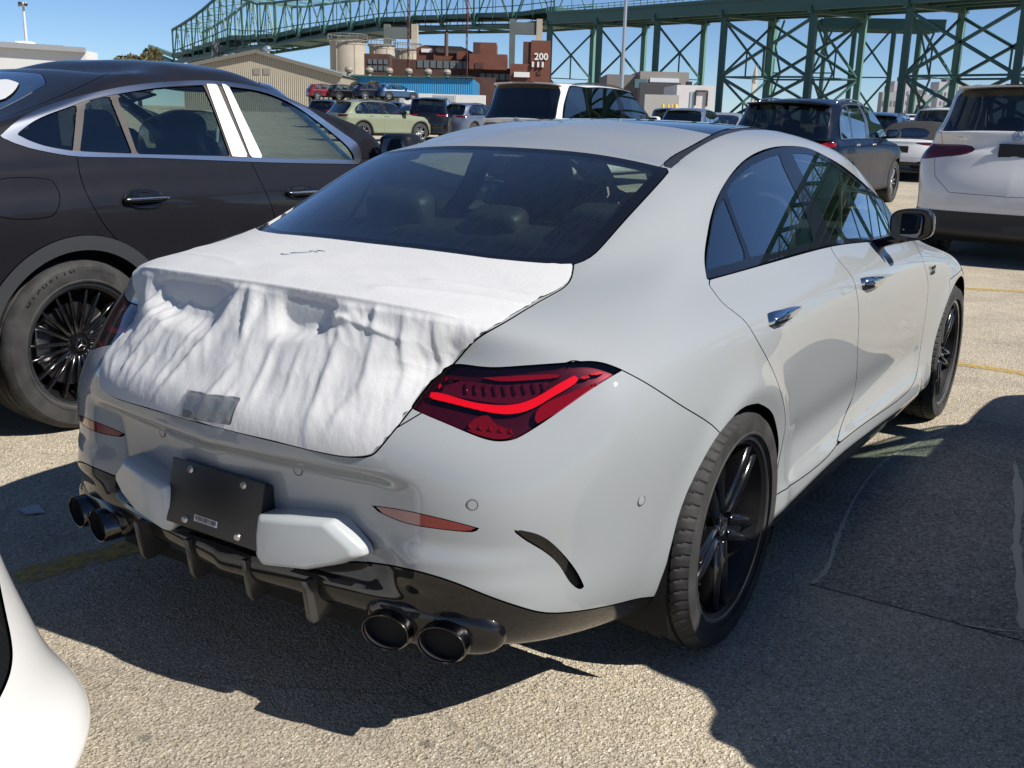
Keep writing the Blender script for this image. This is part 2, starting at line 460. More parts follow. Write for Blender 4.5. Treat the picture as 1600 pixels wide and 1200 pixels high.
def make_wheel(parent, R0, rr, w, style, n_seg=120, tread=1.0, sip=64, m_rim=None, detail=True, m_spoke=None):
    """wheel part, axis along x, outer face towards +x; tyre, spokes, disc and hub cap are its sub-parts"""
    m_rim = m_rim or M_BLACK_RIM; m_spoke = m_spoke or m_rim; h = w/2
    mb = MB()
    mb.lathe([(rr-.006, h-.012), (rr-.011, h-.016), (rr-.018, h-.022), (rr-.024, h-.05), (rr-.045, h-.10), (rr-.05, -h+.03), (rr-.004, -h+.012)], 72 if detail else 32, 'x')
    wheel = mb.build('wheel', mat('rim_barrel', (.006, .006, .006), .45), parent, smooth=True, fix=False, angle=30)
    V, F = tyre_mesh(R0, rr, w, n_seg, tread, sip)
    t = mesh_obj('tyre', V, F, M_TYRE, wheel); t.data.set_sharp_from_angle(angle=R(28))
    mb = MB(); mb.lathe([(rr-.0075, h-.012), (rr-.002, h-.0095), (rr+.004, h-.0105), (rr+.005, h-.016)], 72 if detail else 32, 'x')
    mb.build('rim_lip', M_LIP, wheel, smooth=True, fix=False)
    xf = h-.03
    if style == 'star':         # five twin spokes
        n = 5
        mb0 = MB()
        for s_ in (-1, 1):
            spoke_solid(mb0, 0, .045, rr-.010, .036, .026, xf-.004, xf+.008, .05, s_*.020, s_*.030, .28)
        spoke_solid(mb0, 0, .04, .15, .055, .034, xf-.016, xf-.010, .03)
        first = mb0.build('spoke', m_spoke, wheel, bevel=.0025, seg=1); first.rotation_euler = (R(52), 0, 0)
        for k in range(1, n):
            c = first.copy(); COL.objects.link(c); c.parent = wheel; c.rotation_euler = (R(52)+k*2*math.pi/n, 0, 0)
        hubr = .062
    elif style == 'multi':      # many thin spokes in V pairs
        n = 10; mb0 = MB()
        for s_ in (-1, 1):
            spoke_solid(mb0, 0, .05, rr-.012, .020, .012, xf-.02, xf-.002, .03, s_*.010, s_*.034, .45)
        first = mb0.build('spoke', m_spoke, wheel, bevel=.002 if detail else 0, seg=1)
        for k in range(1, n):
            c = first.copy(); COL.objects.link(c); c.parent = wheel; c.rotation_euler = (k*2*math.pi/n, 0, 0)
        hubr = .07
    else:                       # plain five or ten spokes for cars further away
        n = 5; mb0 = MB()
        for s_ in (-1, 1): spoke_solid(mb0, 0, .05, rr-.012, .035, .03, xf-.012, xf-.006, .03, s_*.02, s_*.045, .5)
        first = mb0.build('spoke', m_spoke, wheel)
        for k in range(1, n):
            c = first.copy(); COL.objects.link(c); c.parent = wheel; c.rotation_euler = (k*2*math.pi/n, 0, 0)
        hubr = .07
    mb = MB(); mb.lathe([(0, xf-.012), (.026, xf-.012), (.030, xf-.016), (.032, xf-.022), (hubr, xf-.028), (hubr, xf-.07)], 40, 'x'); hub = mb.build('hub_cap', m_spoke, wheel, smooth=True, fix=False, angle=30)
    if detail:
        # round three-pointed emblem on the cap
        mb = MB(); mb.lathe([(.0225, xf-.0118), (.0225, xf-.0095), (.0255, xf-.0095), (.0255, xf-.0118)], 32, 'x')
        for k in range(3):
            a = math.pi/2+k*2*math.pi/3; c_, s_ = math.cos(a), math.sin(a)
            mb.add([(xf-.0085, 0, 0), (xf-.0105, -.004*s_-.0*c_, .004*c_), (xf-.0105, .023*c_, .023*s_), (xf-.0105, .004*s_, -.004*c_)], [(0, 1, 2), (0, 2, 3)])
        mb.build('emblem', M_LIP, wheel, fix=False)
        mb = MB()
        for k in range(5):
            a = k*2*math.pi/5+.5; mb.lathe([(0, xf-.022), (.007, xf-.022), (.009, xf-.03), (.009, xf-.045)], 10, 'x', (0, .052*math.cos(a), .052*math.sin(a)))
        mb.build('wheel_bolts', M_DISC, wheel, fix=False)
    mb = MB(); dr = rr*.68; mb.lathe([(.07, h-.085), (dr, h-.085), (dr, h-.11), (.07, h-.11)], 48, 'x'); mb.lathe([(.07, h-.085), (.085, h-.06), (.02, h-.058)], 32, 'x')
    mb.build('brake_disc', M_DISC, wheel, smooth=True, fix=False, angle=30)
    mb = MB(); mb.lathe([(0, -h+.04), (rr-.03, -h+.04)], 32, 'x'); mb.build('wheel_back', M_DARK, wheel, fix=False)
    if detail:
        mb = MB(); mb.super((h-.105, -dr*.86, .02), (.06, .07, .17), .3, .3, 10); mb.build('brake_caliper', M_SILVER if style == 'multi' else M_BLACK_PLASTIC, wheel, smooth='all')
    return wheel

def set_wheels(parent, first, track, wb, z, R_steer=0):
    """the built wheel goes rear right; copies to the other three corners"""
    first.location = (track, 0, z)
    for x, y in ((track, wb), (-track, 0), (-track, wb)):
        c = copy_tree(first, parent); c.location = (x, y, z); c.rotation_euler = (0, 0, math.pi if x < 0 else 0)

CLA_NET = np.array([[(0.0,3.5,0.2),(0.45,3.43,0.2),(0.7,3.22,0.2),(0.8,3.05,0.19),(0.82,2.73,0.19),(0.82,2.15,0.19),(0.82,1.55,0.19),(0.82,1.03,0.19),(0.82,0.5,0.19),(0.82,0.05,0.19),(0.78,-0.35,0.21),(0.73,-0.6,0.24),(0.62,-0.77,0.27),(0.38,-0.82,0.28),(0.0,-0.87,0.28)],[(0.0,3.6,0.22),(0.47,3.53,0.22),(0.74,3.3,0.22),(0.85,3.05,0.22),(0.88,2.73,0.22),(0.88,2.15,0.22),(0.88,1.55,0.22),(0.88,1.03,0.22),(0.88,0.5,0.22),(0.875,0.05,0.22),(0.82,-0.35,0.22),(0.765,-0.62,0.25),(0.66,-0.83,0.285),(0.4,-0.905,0.31),(0.0,-0.96,0.32)],[(0.0,3.65,0.33),(0.48,3.58,0.33),(0.77,3.34,0.33),(0.87,3.05,0.33),(0.895,2.73,0.33),(0.888,2.15,0.32),(0.886,1.55,0.32),(0.886,1.03,0.32),(0.888,0.5,0.32),(0.893,0.05,0.33),(0.86,-0.35,0.31),(0.815,-0.62,0.335),(0.7,-0.84,0.375),(0.42,-0.918,0.4),(0.0,-0.965,0.4)],[(0.0,3.66,0.46),(0.48,3.59,0.46),(0.77,3.35,0.46),(0.88,3.05,0.46),(0.9,2.73,0.46),(0.885,2.15,0.45),(0.878,1.55,0.45),(0.878,1.03,0.45),(0.882,0.5,0.45),(0.9,0.05,0.46),(0.885,-0.35,0.44),(0.838,-0.61,0.45),(0.7,-0.83,0.46),(0.43,-0.926,0.47),(0.0,-0.97,0.475)],[(0.0,3.64,0.56),(0.47,3.58,0.56),(0.76,3.33,0.56),(0.875,3.05,0.57),(0.905,2.73,0.58),(0.89,2.15,0.58),(0.884,1.55,0.58),(0.884,1.03,0.58),(0.888,0.5,0.58),(0.912,0.05,0.59),(0.903,-0.35,0.58),(0.855,-0.6,0.58),(0.705,-0.83,0.58),(0.43,-0.93,0.58),(0.0,-0.98,0.58)],[(0.0,3.61,0.63),(0.45,3.55,0.63),(0.74,3.3,0.63),(0.86,3.05,0.65),(0.9,2.73,0.7),(0.892,2.15,0.7),(0.892,1.55,0.7),(0.892,1.03,0.7),(0.895,0.5,0.7),(0.915,0.05,0.7),(0.907,-0.35,0.7),(0.858,-0.6,0.7),(0.69,-0.805,0.7),(0.435,-0.932,0.7),(0.0,-0.995,0.7)],[(0.0,3.57,0.68),(0.43,3.5,0.68),(0.71,3.25,0.69),(0.835,3.0,0.72),(0.88,2.73,0.77),(0.886,2.15,0.79),(0.89,1.55,0.8),(0.892,1.03,0.805),(0.895,0.5,0.8),(0.902,0.05,0.8),(0.893,-0.35,0.8),(0.838,-0.59,0.795),(0.66,-0.748,0.79),(0.42,-0.858,0.79),(0.0,-0.905,0.79)],[(0.0,3.5,0.72),(0.41,3.43,0.72),(0.67,3.2,0.73),(0.79,2.97,0.76),(0.835,2.7,0.81),(0.855,2.15,0.86),(0.862,1.55,0.88),(0.865,1.03,0.89),(0.868,0.5,0.885),(0.868,0.05,0.885),(0.865,-0.33,0.875),(0.8,-0.55,0.875),(0.63,-0.705,0.87),(0.4,-0.762,0.88),(0.0,-0.792,0.885)],[(0.0,3.4,0.75),(0.38,3.34,0.75),(0.61,3.12,0.77),(0.72,2.9,0.8),(0.76,2.6,0.85),(0.768,2.2,0.917),(0.772,1.55,0.957),(0.778,1.03,0.982),(0.775,0.5,0.983),(0.765,0.05,0.972),(0.79,-0.29,0.945),(0.735,-0.53,0.928),(0.608,-0.685,0.938),(0.38,-0.766,0.962),(0.0,-0.792,0.972)],[(0.0,3.2,0.8),(0.33,3.15,0.8),(0.52,2.98,0.82),(0.61,2.78,0.85),(0.67,2.55,0.91),(0.715,2.22,0.965),(0.725,1.55,1.01),(0.735,1.03,1.04),(0.732,0.5,1.04),(0.725,0.08,1.02),(0.72,-0.18,0.998),(0.655,-0.4,0.98),(0.55,-0.53,0.982),(0.35,-0.59,1.0),(0.0,-0.61,1.01)],[(0.0,2.63,0.965),(0.25,2.6,0.96),(0.4,2.55,0.955),(0.53,2.52,0.965),(0.63,2.4,0.98),(0.69,2.14,1.02),(0.695,1.55,1.09),(0.7,1.03,1.105),(0.697,0.53,1.105),(0.69,0.14,1.075),(0.66,-0.04,1.055),(0.6,-0.21,1.035),(0.541,-0.301,1.029),(0.33,-0.375,1.04),(0.0,-0.4,1.045)],[(0.0,2.34,1.118),(0.25,2.32,1.115),(0.39,2.29,1.11),(0.5,2.25,1.105),(0.585,2.18,1.105),(0.638,2.0,1.135),(0.648,1.48,1.188),(0.65,1.05,1.2),(0.65,0.58,1.195),(0.645,0.25,1.16),(0.615,0.12,1.15),(0.57,0.02,1.14),(0.52,-0.03,1.137),(0.33,-0.07,1.158),(0.0,-0.08,1.17)],[(0.0,1.98,1.27),(0.23,1.96,1.268),(0.36,1.94,1.262),(0.46,1.91,1.255),(0.535,1.86,1.25),(0.583,1.72,1.262),(0.593,1.42,1.278),(0.59,1.1,1.29),(0.6,0.72,1.268),(0.6,0.43,1.235),(0.565,0.32,1.235),(0.53,0.26,1.24),(0.5,0.235,1.243),(0.32,0.235,1.267),(0.0,0.235,1.28)],[(0.0,1.72,1.312),(0.2,1.71,1.31),(0.32,1.69,1.306),(0.4,1.66,1.302),(0.46,1.7,1.302),(0.497,1.62,1.308),(0.505,1.33,1.336),(0.505,1.08,1.34),(0.505,0.75,1.325),(0.5,0.5,1.293),(0.48,0.39,1.275),(0.455,0.335,1.27),(0.43,0.31,1.268),(0.28,0.31,1.288),(0.0,0.31,1.3)],[(0.0,1.54,1.341),(0.1,1.53,1.341),(0.18,1.52,1.342),(0.23,1.5,1.343),(0.26,1.48,1.345),(0.28,1.42,1.35),(0.28,1.28,1.362),(0.28,1.08,1.37),(0.28,0.82,1.363),(0.28,0.65,1.348),(0.27,0.54,1.332),(0.25,0.48,1.324),(0.22,0.45,1.32),(0.14,0.43,1.322),(0.0,0.43,1.325)],[(0.0,1.4,1.354),(0.0,1.39,1.355),(0.0,1.38,1.357),(0.0,1.36,1.359),(0.0,1.33,1.362),(0.0,1.28,1.367),(0.0,1.2,1.372),(0.0,1.08,1.376),(0.0,0.9,1.375),(0.0,0.78,1.371),(0.0,0.68,1.364),(0.0,0.61,1.358),(0.0,0.57,1.353),(0.0,0.54,1.35),(0.0,0.52,1.347)]])

CLA_UV = {
 'dlo': [(9.068, 8.118),(9.033, 8.353),(9.013, 8.637),(9.001, 8.937),(8.986, 9.216),(8.966, 9.475),(8.941, 9.718),(8.914, 9.936),(8.887, 10.123),(8.859, 10.288),(8.827, 10.447),(8.795, 10.603),(8.762, 10.761),(8.733, 10.925),(8.712, 11.092),(8.698, 11.266),(8.684, 11.447),(8.653, 11.624),(8.583, 11.783),(8.475, 11.912),(8.336, 12.01),(8.174, 12.078),(8.008, 12.125),(7.844, 12.154),(7.68, 12.171),(7.514, 12.178),(7.344, 12.174),(7.174, 12.156),(6.995, 12.133),(6.794, 12.12),(6.583, 12.105),(6.386, 12.071),(6.224, 11.998),(6.086, 11.9),(5.961, 11.792),(5.843, 11.684),(5.74, 11.572),(5.651, 11.456),(5.577, 11.334),(5.511, 11.21),(5.447, 11.087),(5.381, 10.963),(5.307, 10.842),(5.217, 10.728),(5.094, 10.627),(4.868, 10.543),(4.833, 10.375),(4.833, 10.125),(4.862, 9.833),(5.029, 9.264),(5.152, 8.722),(5.292, 8.217),(5.458, 7.83),(5.614, 7.844),(5.761, 7.865),(5.905, 7.887),(6.055, 7.907),(6.216, 7.922),(6.381, 7.933),(6.546, 7.942),(6.706, 7.949),(6.86, 7.955),(7.006, 7.96),(7.142, 7.964),(7.271, 7.969),(7.391, 7.974),(7.506, 7.978),(7.615, 7.983),(7.72, 7.986),(7.821, 7.989),(7.919, 7.991),(8.016, 7.992),(8.113, 7.992),(8.21, 7.992),(8.305, 7.992),(8.399, 7.994),(8.492, 7.997),(8.584, 8.004),(8.677, 8.015),(8.77, 8.032),(8.864, 8.054),(8.963, 8.083)],
 'quarter': [(8.566, 10.869),(8.515, 10.651),(8.482, 10.451),(8.458, 10.258),(8.437, 10.055),(8.417, 9.824),(8.396, 9.559),(8.38, 9.278),(8.371, 8.986),(8.374, 8.68),(8.39, 8.38),(8.487, 8.386),(8.584, 8.396),(8.681, 8.411),(8.78, 8.433),(8.882, 8.462),(8.991, 8.499),(8.973, 8.792),(8.956, 9.078),(8.935, 9.342),(8.912, 9.592),(8.889, 9.825),(8.863, 10.026),(8.831, 10.196),(8.794, 10.349),(8.748, 10.491),(8.694, 10.624),(8.632, 10.75)],
 'rearwin': [(8.527, 11.069),(8.476, 11.209),(8.419, 11.348),(8.344, 11.471),(8.244, 11.573),(8.125, 11.655),(7.992, 11.718),(7.853, 11.762),(7.707, 11.793),(7.554, 11.822),(7.391, 11.856),(7.37, 11.62),(7.332, 11.405),(7.292, 11.206),(7.256, 11.016),(7.228, 10.827),(7.206, 10.639),(7.19, 10.45),(7.179, 10.255),(7.173, 10.044),(7.172, 9.798),(7.176, 9.513),(7.187, 9.208),(7.204, 8.891),(7.23, 8.571),(7.265, 8.267),(7.388, 8.272),(7.505, 8.281),(7.615, 8.291),(7.72, 8.303),(7.821, 8.316),(7.919, 8.329),(8.016, 8.342),(8.114, 8.354),(8.212, 8.368),(8.309, 8.383),(8.298, 8.677),(8.299, 8.978),(8.311, 9.265),(8.33, 9.542),(8.35, 9.804),(8.369, 10.034),(8.385, 10.235),(8.402, 10.426),(8.423, 10.62),(8.459, 10.831)],
 'frontwin': [(7.055, 11.822),(6.869, 11.815),(6.669, 11.806),(6.476, 11.778),(6.301, 11.724),(6.146, 11.648),(6.012, 11.557),(5.9, 11.456),(5.803, 11.348),(5.719, 11.236),(5.646, 11.119),(5.584, 10.993),(5.532, 10.855),(5.486, 10.708),(5.439, 10.561),(5.382, 10.419),(5.324, 10.273),(5.283, 10.09),(5.267, 9.825),(5.27, 9.445),(5.3, 9.006),(5.37, 8.527),(5.487, 8.077),(5.637, 8.098),(5.78, 8.123),(5.924, 8.148),(6.077, 8.167),(6.244, 8.175),(6.417, 8.178),(6.588, 8.182),(6.752, 8.19),(6.905, 8.207),(6.872, 8.526),(6.855, 8.861),(6.85, 9.182),(6.851, 9.483),(6.855, 9.767),(6.86, 10.02),(6.864, 10.242),(6.87, 10.446),(6.879, 10.645),(6.895, 10.84),(6.92, 11.032),(6.953, 11.22),(6.993, 11.411),(7.031, 11.608)],
 'reardoor': [(8.913, 8.471),(8.963, 8.272),(9.024, 8.109),(9.095, 7.98),(9.107, 7.826),(9.123, 7.69),(9.138, 7.564),(9.138, 7.445),(9.121, 7.333),(9.097, 7.222),(9.074, 7.105),(9.055, 6.972),(9.041, 6.818),(9.025, 6.644),(8.999, 6.458),(8.965, 6.266),(8.925, 6.074),(8.882, 5.884),(8.841, 5.697),(8.801, 5.511),(8.764, 5.326),(8.73, 5.14),(8.693, 4.951),(8.649, 4.756),(8.596, 4.553),(8.535, 4.342),(8.476, 4.135),(8.43, 3.943),(8.39, 3.758),(8.373, 3.595),(8.368, 3.442),(8.366, 3.29),(8.363, 3.138),(8.362, 2.986),(8.362, 2.834),(8.364, 2.684),(8.369, 2.536),(8.376, 2.391),(8.386, 2.25),(8.399, 2.112),(8.414, 1.975),(8.339, 1.996),(8.277, 2.034),(8.173, 2.024),(8.035, 1.969),(7.925, 1.943),(7.825, 1.927),(7.724, 1.91),(7.627, 1.903),(7.53, 1.897),(7.436, 1.906),(7.343, 1.921),(7.258, 1.964),(7.174, 2.014),(7.093, 2.082),(7.019, 2.166),(6.952, 2.262),(6.903, 2.383),(6.849, 2.5),(6.783, 2.603),(6.714, 2.705),(6.655, 2.821),(6.625, 2.972),(6.639, 3.167),(6.685, 3.392),(6.735, 3.616),(6.776, 3.831),(6.811, 4.043),(6.842, 4.255),(6.87, 4.465),(6.893, 4.673),(6.914, 4.88),(6.933, 5.091),(6.952, 5.307),(6.972, 5.529),(6.995, 5.755),(7.016, 5.989),(7.034, 6.235),(7.044, 6.484),(7.045, 6.725),(7.044, 6.943),(7.054, 7.131),(7.069, 7.293),(7.08, 7.449),(7.077, 7.609),(7.053, 7.785),(7.017, 7.988),(6.98, 8.252),(7.122, 8.231),(7.252, 8.219),(7.372, 8.214),(7.486, 8.212),(7.594, 8.214),(7.696, 8.217),(7.794, 8.222),(7.89, 8.228),(7.984, 8.234),(8.077, 8.242),(8.171, 8.251),(8.264, 8.263),(8.356, 8.278),(8.447, 8.296),(8.537, 8.319),(8.628, 8.346),(8.72, 8.38),(8.814, 8.422)],
 'frontdoor': [(6.98, 8.252),(7.017, 7.987),(7.053, 7.783),(7.077, 7.607),(7.08, 7.446),(7.069, 7.29),(7.054, 7.127),(7.044, 6.937),(7.045, 6.717),(7.043, 6.475),(7.033, 6.225),(7.015, 5.978),(6.994, 5.744),(6.971, 5.517),(6.951, 5.295),(6.932, 5.077),(6.912, 4.865),(6.891, 4.658),(6.867, 4.449),(6.841, 4.239),(6.81, 4.027),(6.776, 3.816),(6.736, 3.601),(6.686, 3.375),(6.639, 3.149),(6.626, 2.953),(6.656, 2.802),(6.714, 2.682),(6.784, 2.582),(6.856, 2.486),(6.921, 2.385),(6.983, 2.281),(7.053, 2.188),(7.122, 2.099),(7.187, 2.004),(7.08, 2.002),(6.969, 1.999),(6.852, 1.993),(6.73, 1.985),(6.602, 1.973),(6.468, 1.957),(6.328, 1.936),(6.183, 1.91),(6.036, 1.882),(5.89, 1.852),(5.746, 1.823),(5.604, 1.806),(5.466, 1.804),(5.337, 1.826),(5.222, 1.885),(5.133, 1.994),(5.045, 2.112),(4.974, 2.252),(4.953, 2.448),(4.945, 2.659),(4.943, 2.877),(4.949, 3.102),(4.961, 3.331),(4.974, 3.559),(4.984, 3.783),(4.991, 4.005),(4.994, 4.23),(4.998, 4.457),(5.003, 4.692),(5.014, 4.943),(5.033, 5.23),(5.062, 5.55),(5.099, 5.88),(5.136, 6.218),(5.159, 6.56),(5.153, 6.893),(5.106, 7.201),(5.019, 7.521),(4.873, 7.912),(5.067, 7.993),(5.226, 8.086),(5.376, 8.168),(5.523, 8.227),(5.666, 8.273),(5.808, 8.301),(5.956, 8.311),(6.119, 8.309),(6.299, 8.293),(6.481, 8.273),(6.659, 8.256),(6.827, 8.248)],
 'lamp': [(10.959, 6.75),(11.005, 6.708),(11.049, 6.665),(11.092, 6.622),(11.132, 6.578),(11.172, 6.533),(11.211, 6.486),(11.248, 6.439),(11.284, 6.39),(11.319, 6.341),(11.354, 6.29),(11.388, 6.238),(11.421, 6.186),(11.454, 6.132),(11.487, 6.079),(11.519, 6.025),(11.551, 5.972),(11.583, 5.919),(11.614, 5.865),(11.645, 5.813),(11.676, 5.762),(11.706, 5.711),(11.737, 5.661),(11.767, 5.611),(11.797, 5.563),(11.826, 5.516),(11.856, 5.471),(11.886, 5.428),(11.916, 5.39),(11.948, 5.362),(11.981, 5.345),(12.015, 5.335),(12.048, 5.332),(12.082, 5.337),(12.116, 5.349),(12.149, 5.369),(12.182, 5.392),(12.216, 5.419),(12.248, 5.448),(12.281, 5.477),(12.315, 5.508),(12.348, 5.539),(12.382, 5.569),(12.415, 5.6),(12.449, 5.63),(12.484, 5.659),(12.519, 5.689),(12.554, 5.717),(12.589, 5.746),(12.625, 5.774),(12.661, 5.803),(12.698, 5.832),(12.734, 5.862),(12.771, 5.892),(12.764, 5.967),(12.756, 6.042),(12.748, 6.117),(12.739, 6.191),(12.729, 6.264),(12.718, 6.336),(12.704, 6.408),(12.688, 6.48),(12.67, 6.552),(12.65, 6.624),(12.627, 6.695),(12.598, 6.762),(12.562, 6.815),(12.52, 6.849),(12.477, 6.866),(12.434, 6.874),(12.391, 6.875),(12.348, 6.874),(12.305, 6.872),(12.263, 6.871),(12.221, 6.874),(12.179, 6.879),(12.137, 6.887),(12.095, 6.897),(12.054, 6.909),(12.012, 6.922),(11.971, 6.935),(11.93, 6.948),(11.89, 6.959),(11.849, 6.971),(11.809, 6.98),(11.768, 6.989),(11.728, 6.997),(11.687, 7.005),(11.647, 7.012),(11.607, 7.017),(11.566, 7.023),(11.525, 7.027),(11.484, 7.032),(11.443, 7.035),(11.401, 7.039),(11.36, 7.043),(11.317, 7.045),(11.275, 7.043),(11.233, 7.033),(11.192, 7.013),(11.152, 6.985),(11.112, 6.949),(11.075, 6.904),(11.037, 6.854),(10.998, 6.803)],
 'lamp_bar': [(12.689, 6.248),(12.655, 6.271),(12.616, 6.27),(12.577, 6.258),(12.537, 6.242),(12.498, 6.224),(12.459, 6.203),(12.42, 6.183),(12.383, 6.163),(12.345, 6.143),(12.307, 6.126),(12.27, 6.111),(12.233, 6.098),(12.196, 6.089),(12.159, 6.082),(12.123, 6.077),(12.086, 6.076),(12.05, 6.077),(12.013, 6.081),(11.977, 6.09),(11.94, 6.104),(11.904, 6.125),(11.868, 6.152),(11.832, 6.185),(11.798, 6.223),(11.763, 6.266),(11.73, 6.312),(11.696, 6.361),(11.663, 6.412),(11.629, 6.463),(11.595, 6.514),(11.561, 6.564),(11.525, 6.61),(11.489, 6.655),(11.451, 6.697),(11.414, 6.738),(11.381, 6.702),(11.397, 6.604),(11.428, 6.535),(11.463, 6.481),(11.499, 6.432),(11.534, 6.385),(11.57, 6.338),(11.605, 6.291),(11.639, 6.241),(11.672, 6.19),(11.706, 6.137),(11.739, 6.087),(11.772, 6.04),(11.807, 5.999),(11.842, 5.965),(11.878, 5.935),(11.914, 5.912),(11.95, 5.896),(11.987, 5.887),(12.024, 5.886),(12.06, 5.891),(12.097, 5.901),(12.133, 5.913),(12.17, 5.928),(12.207, 5.944),(12.243, 5.962),(12.28, 5.98),(12.318, 5.998),(12.355, 6.017),(12.393, 6.035),(12.431, 6.053),(12.47, 6.07),(12.508, 6.087),(12.547, 6.102),(12.586, 6.115),(12.625, 6.126),(12.664, 6.136)],
 'lamp_tip': [(11.368, 6.716),(11.33, 6.73),(11.291, 6.744),(11.252, 6.76),(11.211, 6.776),(11.171, 6.792),(11.129, 6.808),(11.113, 6.773),(11.158, 6.73),(11.204, 6.701),(11.249, 6.679),(11.293, 6.658),(11.337, 6.635),(11.379, 6.611)],
 'lamp_top': [(12.551, 6.631),(12.508, 6.633),(12.465, 6.635),(12.422, 6.638),(12.379, 6.642),(12.337, 6.649),(12.295, 6.658),(12.253, 6.669),(12.211, 6.679),(12.169, 6.692),(12.128, 6.704),(12.086, 6.717),(12.045, 6.728),(12.004, 6.739),(11.963, 6.748),(11.922, 6.758),(11.882, 6.765),(11.841, 6.772),(11.801, 6.777),(11.761, 6.782),(11.72, 6.786),(11.68, 6.789),(11.64, 6.79),(11.6, 6.792),(11.56, 6.792),(11.52, 6.792),(11.554, 6.727),(11.594, 6.698),(11.634, 6.684),(11.674, 6.678),(11.714, 6.673),(11.754, 6.669),(11.794, 6.664),(11.834, 6.657),(11.874, 6.648),(11.914, 6.639),(11.955, 6.63),(11.996, 6.623),(12.036, 6.617),(12.077, 6.616),(12.118, 6.616),(12.16, 6.617),(12.201, 6.617),(12.243, 6.618),(12.285, 6.616),(12.327, 6.612),(12.369, 6.606),(12.412, 6.598),(12.454, 6.589),(12.496, 6.578),(12.538, 6.567)],
 'lamp_housing': [(11.593, 6.684),(11.627, 6.622),(11.659, 6.561),(11.691, 6.496),(11.722, 6.429),(11.752, 6.363),(11.784, 6.302),(11.818, 6.254),(11.853, 6.216),(11.89, 6.189),(11.928, 6.17),(11.965, 6.159),(12.003, 6.154),(12.041, 6.154),(12.079, 6.159),(12.117, 6.165),(12.154, 6.174),(12.193, 6.185),(12.231, 6.197),(12.269, 6.21),(12.308, 6.222),(12.347, 6.235),(12.386, 6.247),(12.425, 6.258),(12.465, 6.269),(12.505, 6.28),(12.545, 6.29),(12.585, 6.3),(12.627, 6.309),(12.609, 6.381),(12.587, 6.449),(12.56, 6.507),(12.525, 6.548),(12.485, 6.573),(12.444, 6.586),(12.402, 6.591),(12.36, 6.591),(12.318, 6.589),(12.276, 6.586),(12.235, 6.584),(12.193, 6.582),(12.152, 6.582),(12.112, 6.583),(12.071, 6.585),(12.031, 6.588),(11.99, 6.594),(11.95, 6.6),(11.91, 6.608),(11.87, 6.617),(11.831, 6.626),(11.791, 6.636),(11.751, 6.646),(11.712, 6.656),(11.672, 6.666),(11.632, 6.675)],
 'lamp_refl': [(11.151, 6.568),(11.188, 6.511),(11.224, 6.454),(11.259, 6.398),(11.293, 6.342),(11.327, 6.288),(11.361, 6.234),(11.395, 6.181),(11.429, 6.129),(11.463, 6.08),(11.497, 6.031),(11.531, 5.983),(11.565, 5.937),(11.598, 5.89),(11.632, 5.845),(11.665, 5.801),(11.698, 5.757),(11.731, 5.713),(11.763, 5.67),(11.773, 5.758),(11.774, 5.85),(11.762, 5.939),(11.741, 6.016),(11.713, 6.078),(11.681, 6.129),(11.646, 6.172),(11.611, 6.209),(11.575, 6.243),(11.539, 6.277),(11.503, 6.31),(11.466, 6.344),(11.429, 6.378),(11.392, 6.411),(11.354, 6.443),(11.315, 6.472),(11.276, 6.499),(11.235, 6.524),(11.194, 6.547)],
 'lamp_fog': [(12.145, 5.882),(12.127, 5.801),(12.104, 5.728),(12.075, 5.676),(12.041, 5.645),(12.008, 5.619),(11.976, 5.58),(11.95, 5.516),(11.932, 5.44),(11.965, 5.416),(11.999, 5.397),(12.033, 5.387),(12.068, 5.39),(12.103, 5.401),(12.138, 5.419),(12.172, 5.441),(12.206, 5.466),(12.24, 5.493),(12.274, 5.519),(12.309, 5.546),(12.305, 5.631),(12.293, 5.708),(12.271, 5.769),(12.245, 5.819),(12.214, 5.854),(12.181, 5.874)],
 'lamp_side': [(12.652, 6.362),(12.633, 6.437),(12.612, 6.514),(12.589, 6.593),(12.564, 6.586),(12.584, 6.5),(12.602, 6.415),(12.618, 6.331)],
 'seam': [(10.959, 6.75),(10.902, 6.668),(10.843, 6.583),(10.781, 6.495),(10.715, 6.401),(10.648, 6.302),(10.578, 6.196),(10.506, 6.084),(10.432, 5.967),(10.356, 5.847),(10.279, 5.726),(10.2, 5.604),(10.119, 5.48),(10.039, 5.357),(9.961, 5.232),(9.886, 5.105),(9.816, 4.978),(9.755, 4.854),(9.71, 4.731),(9.667, 4.601)],
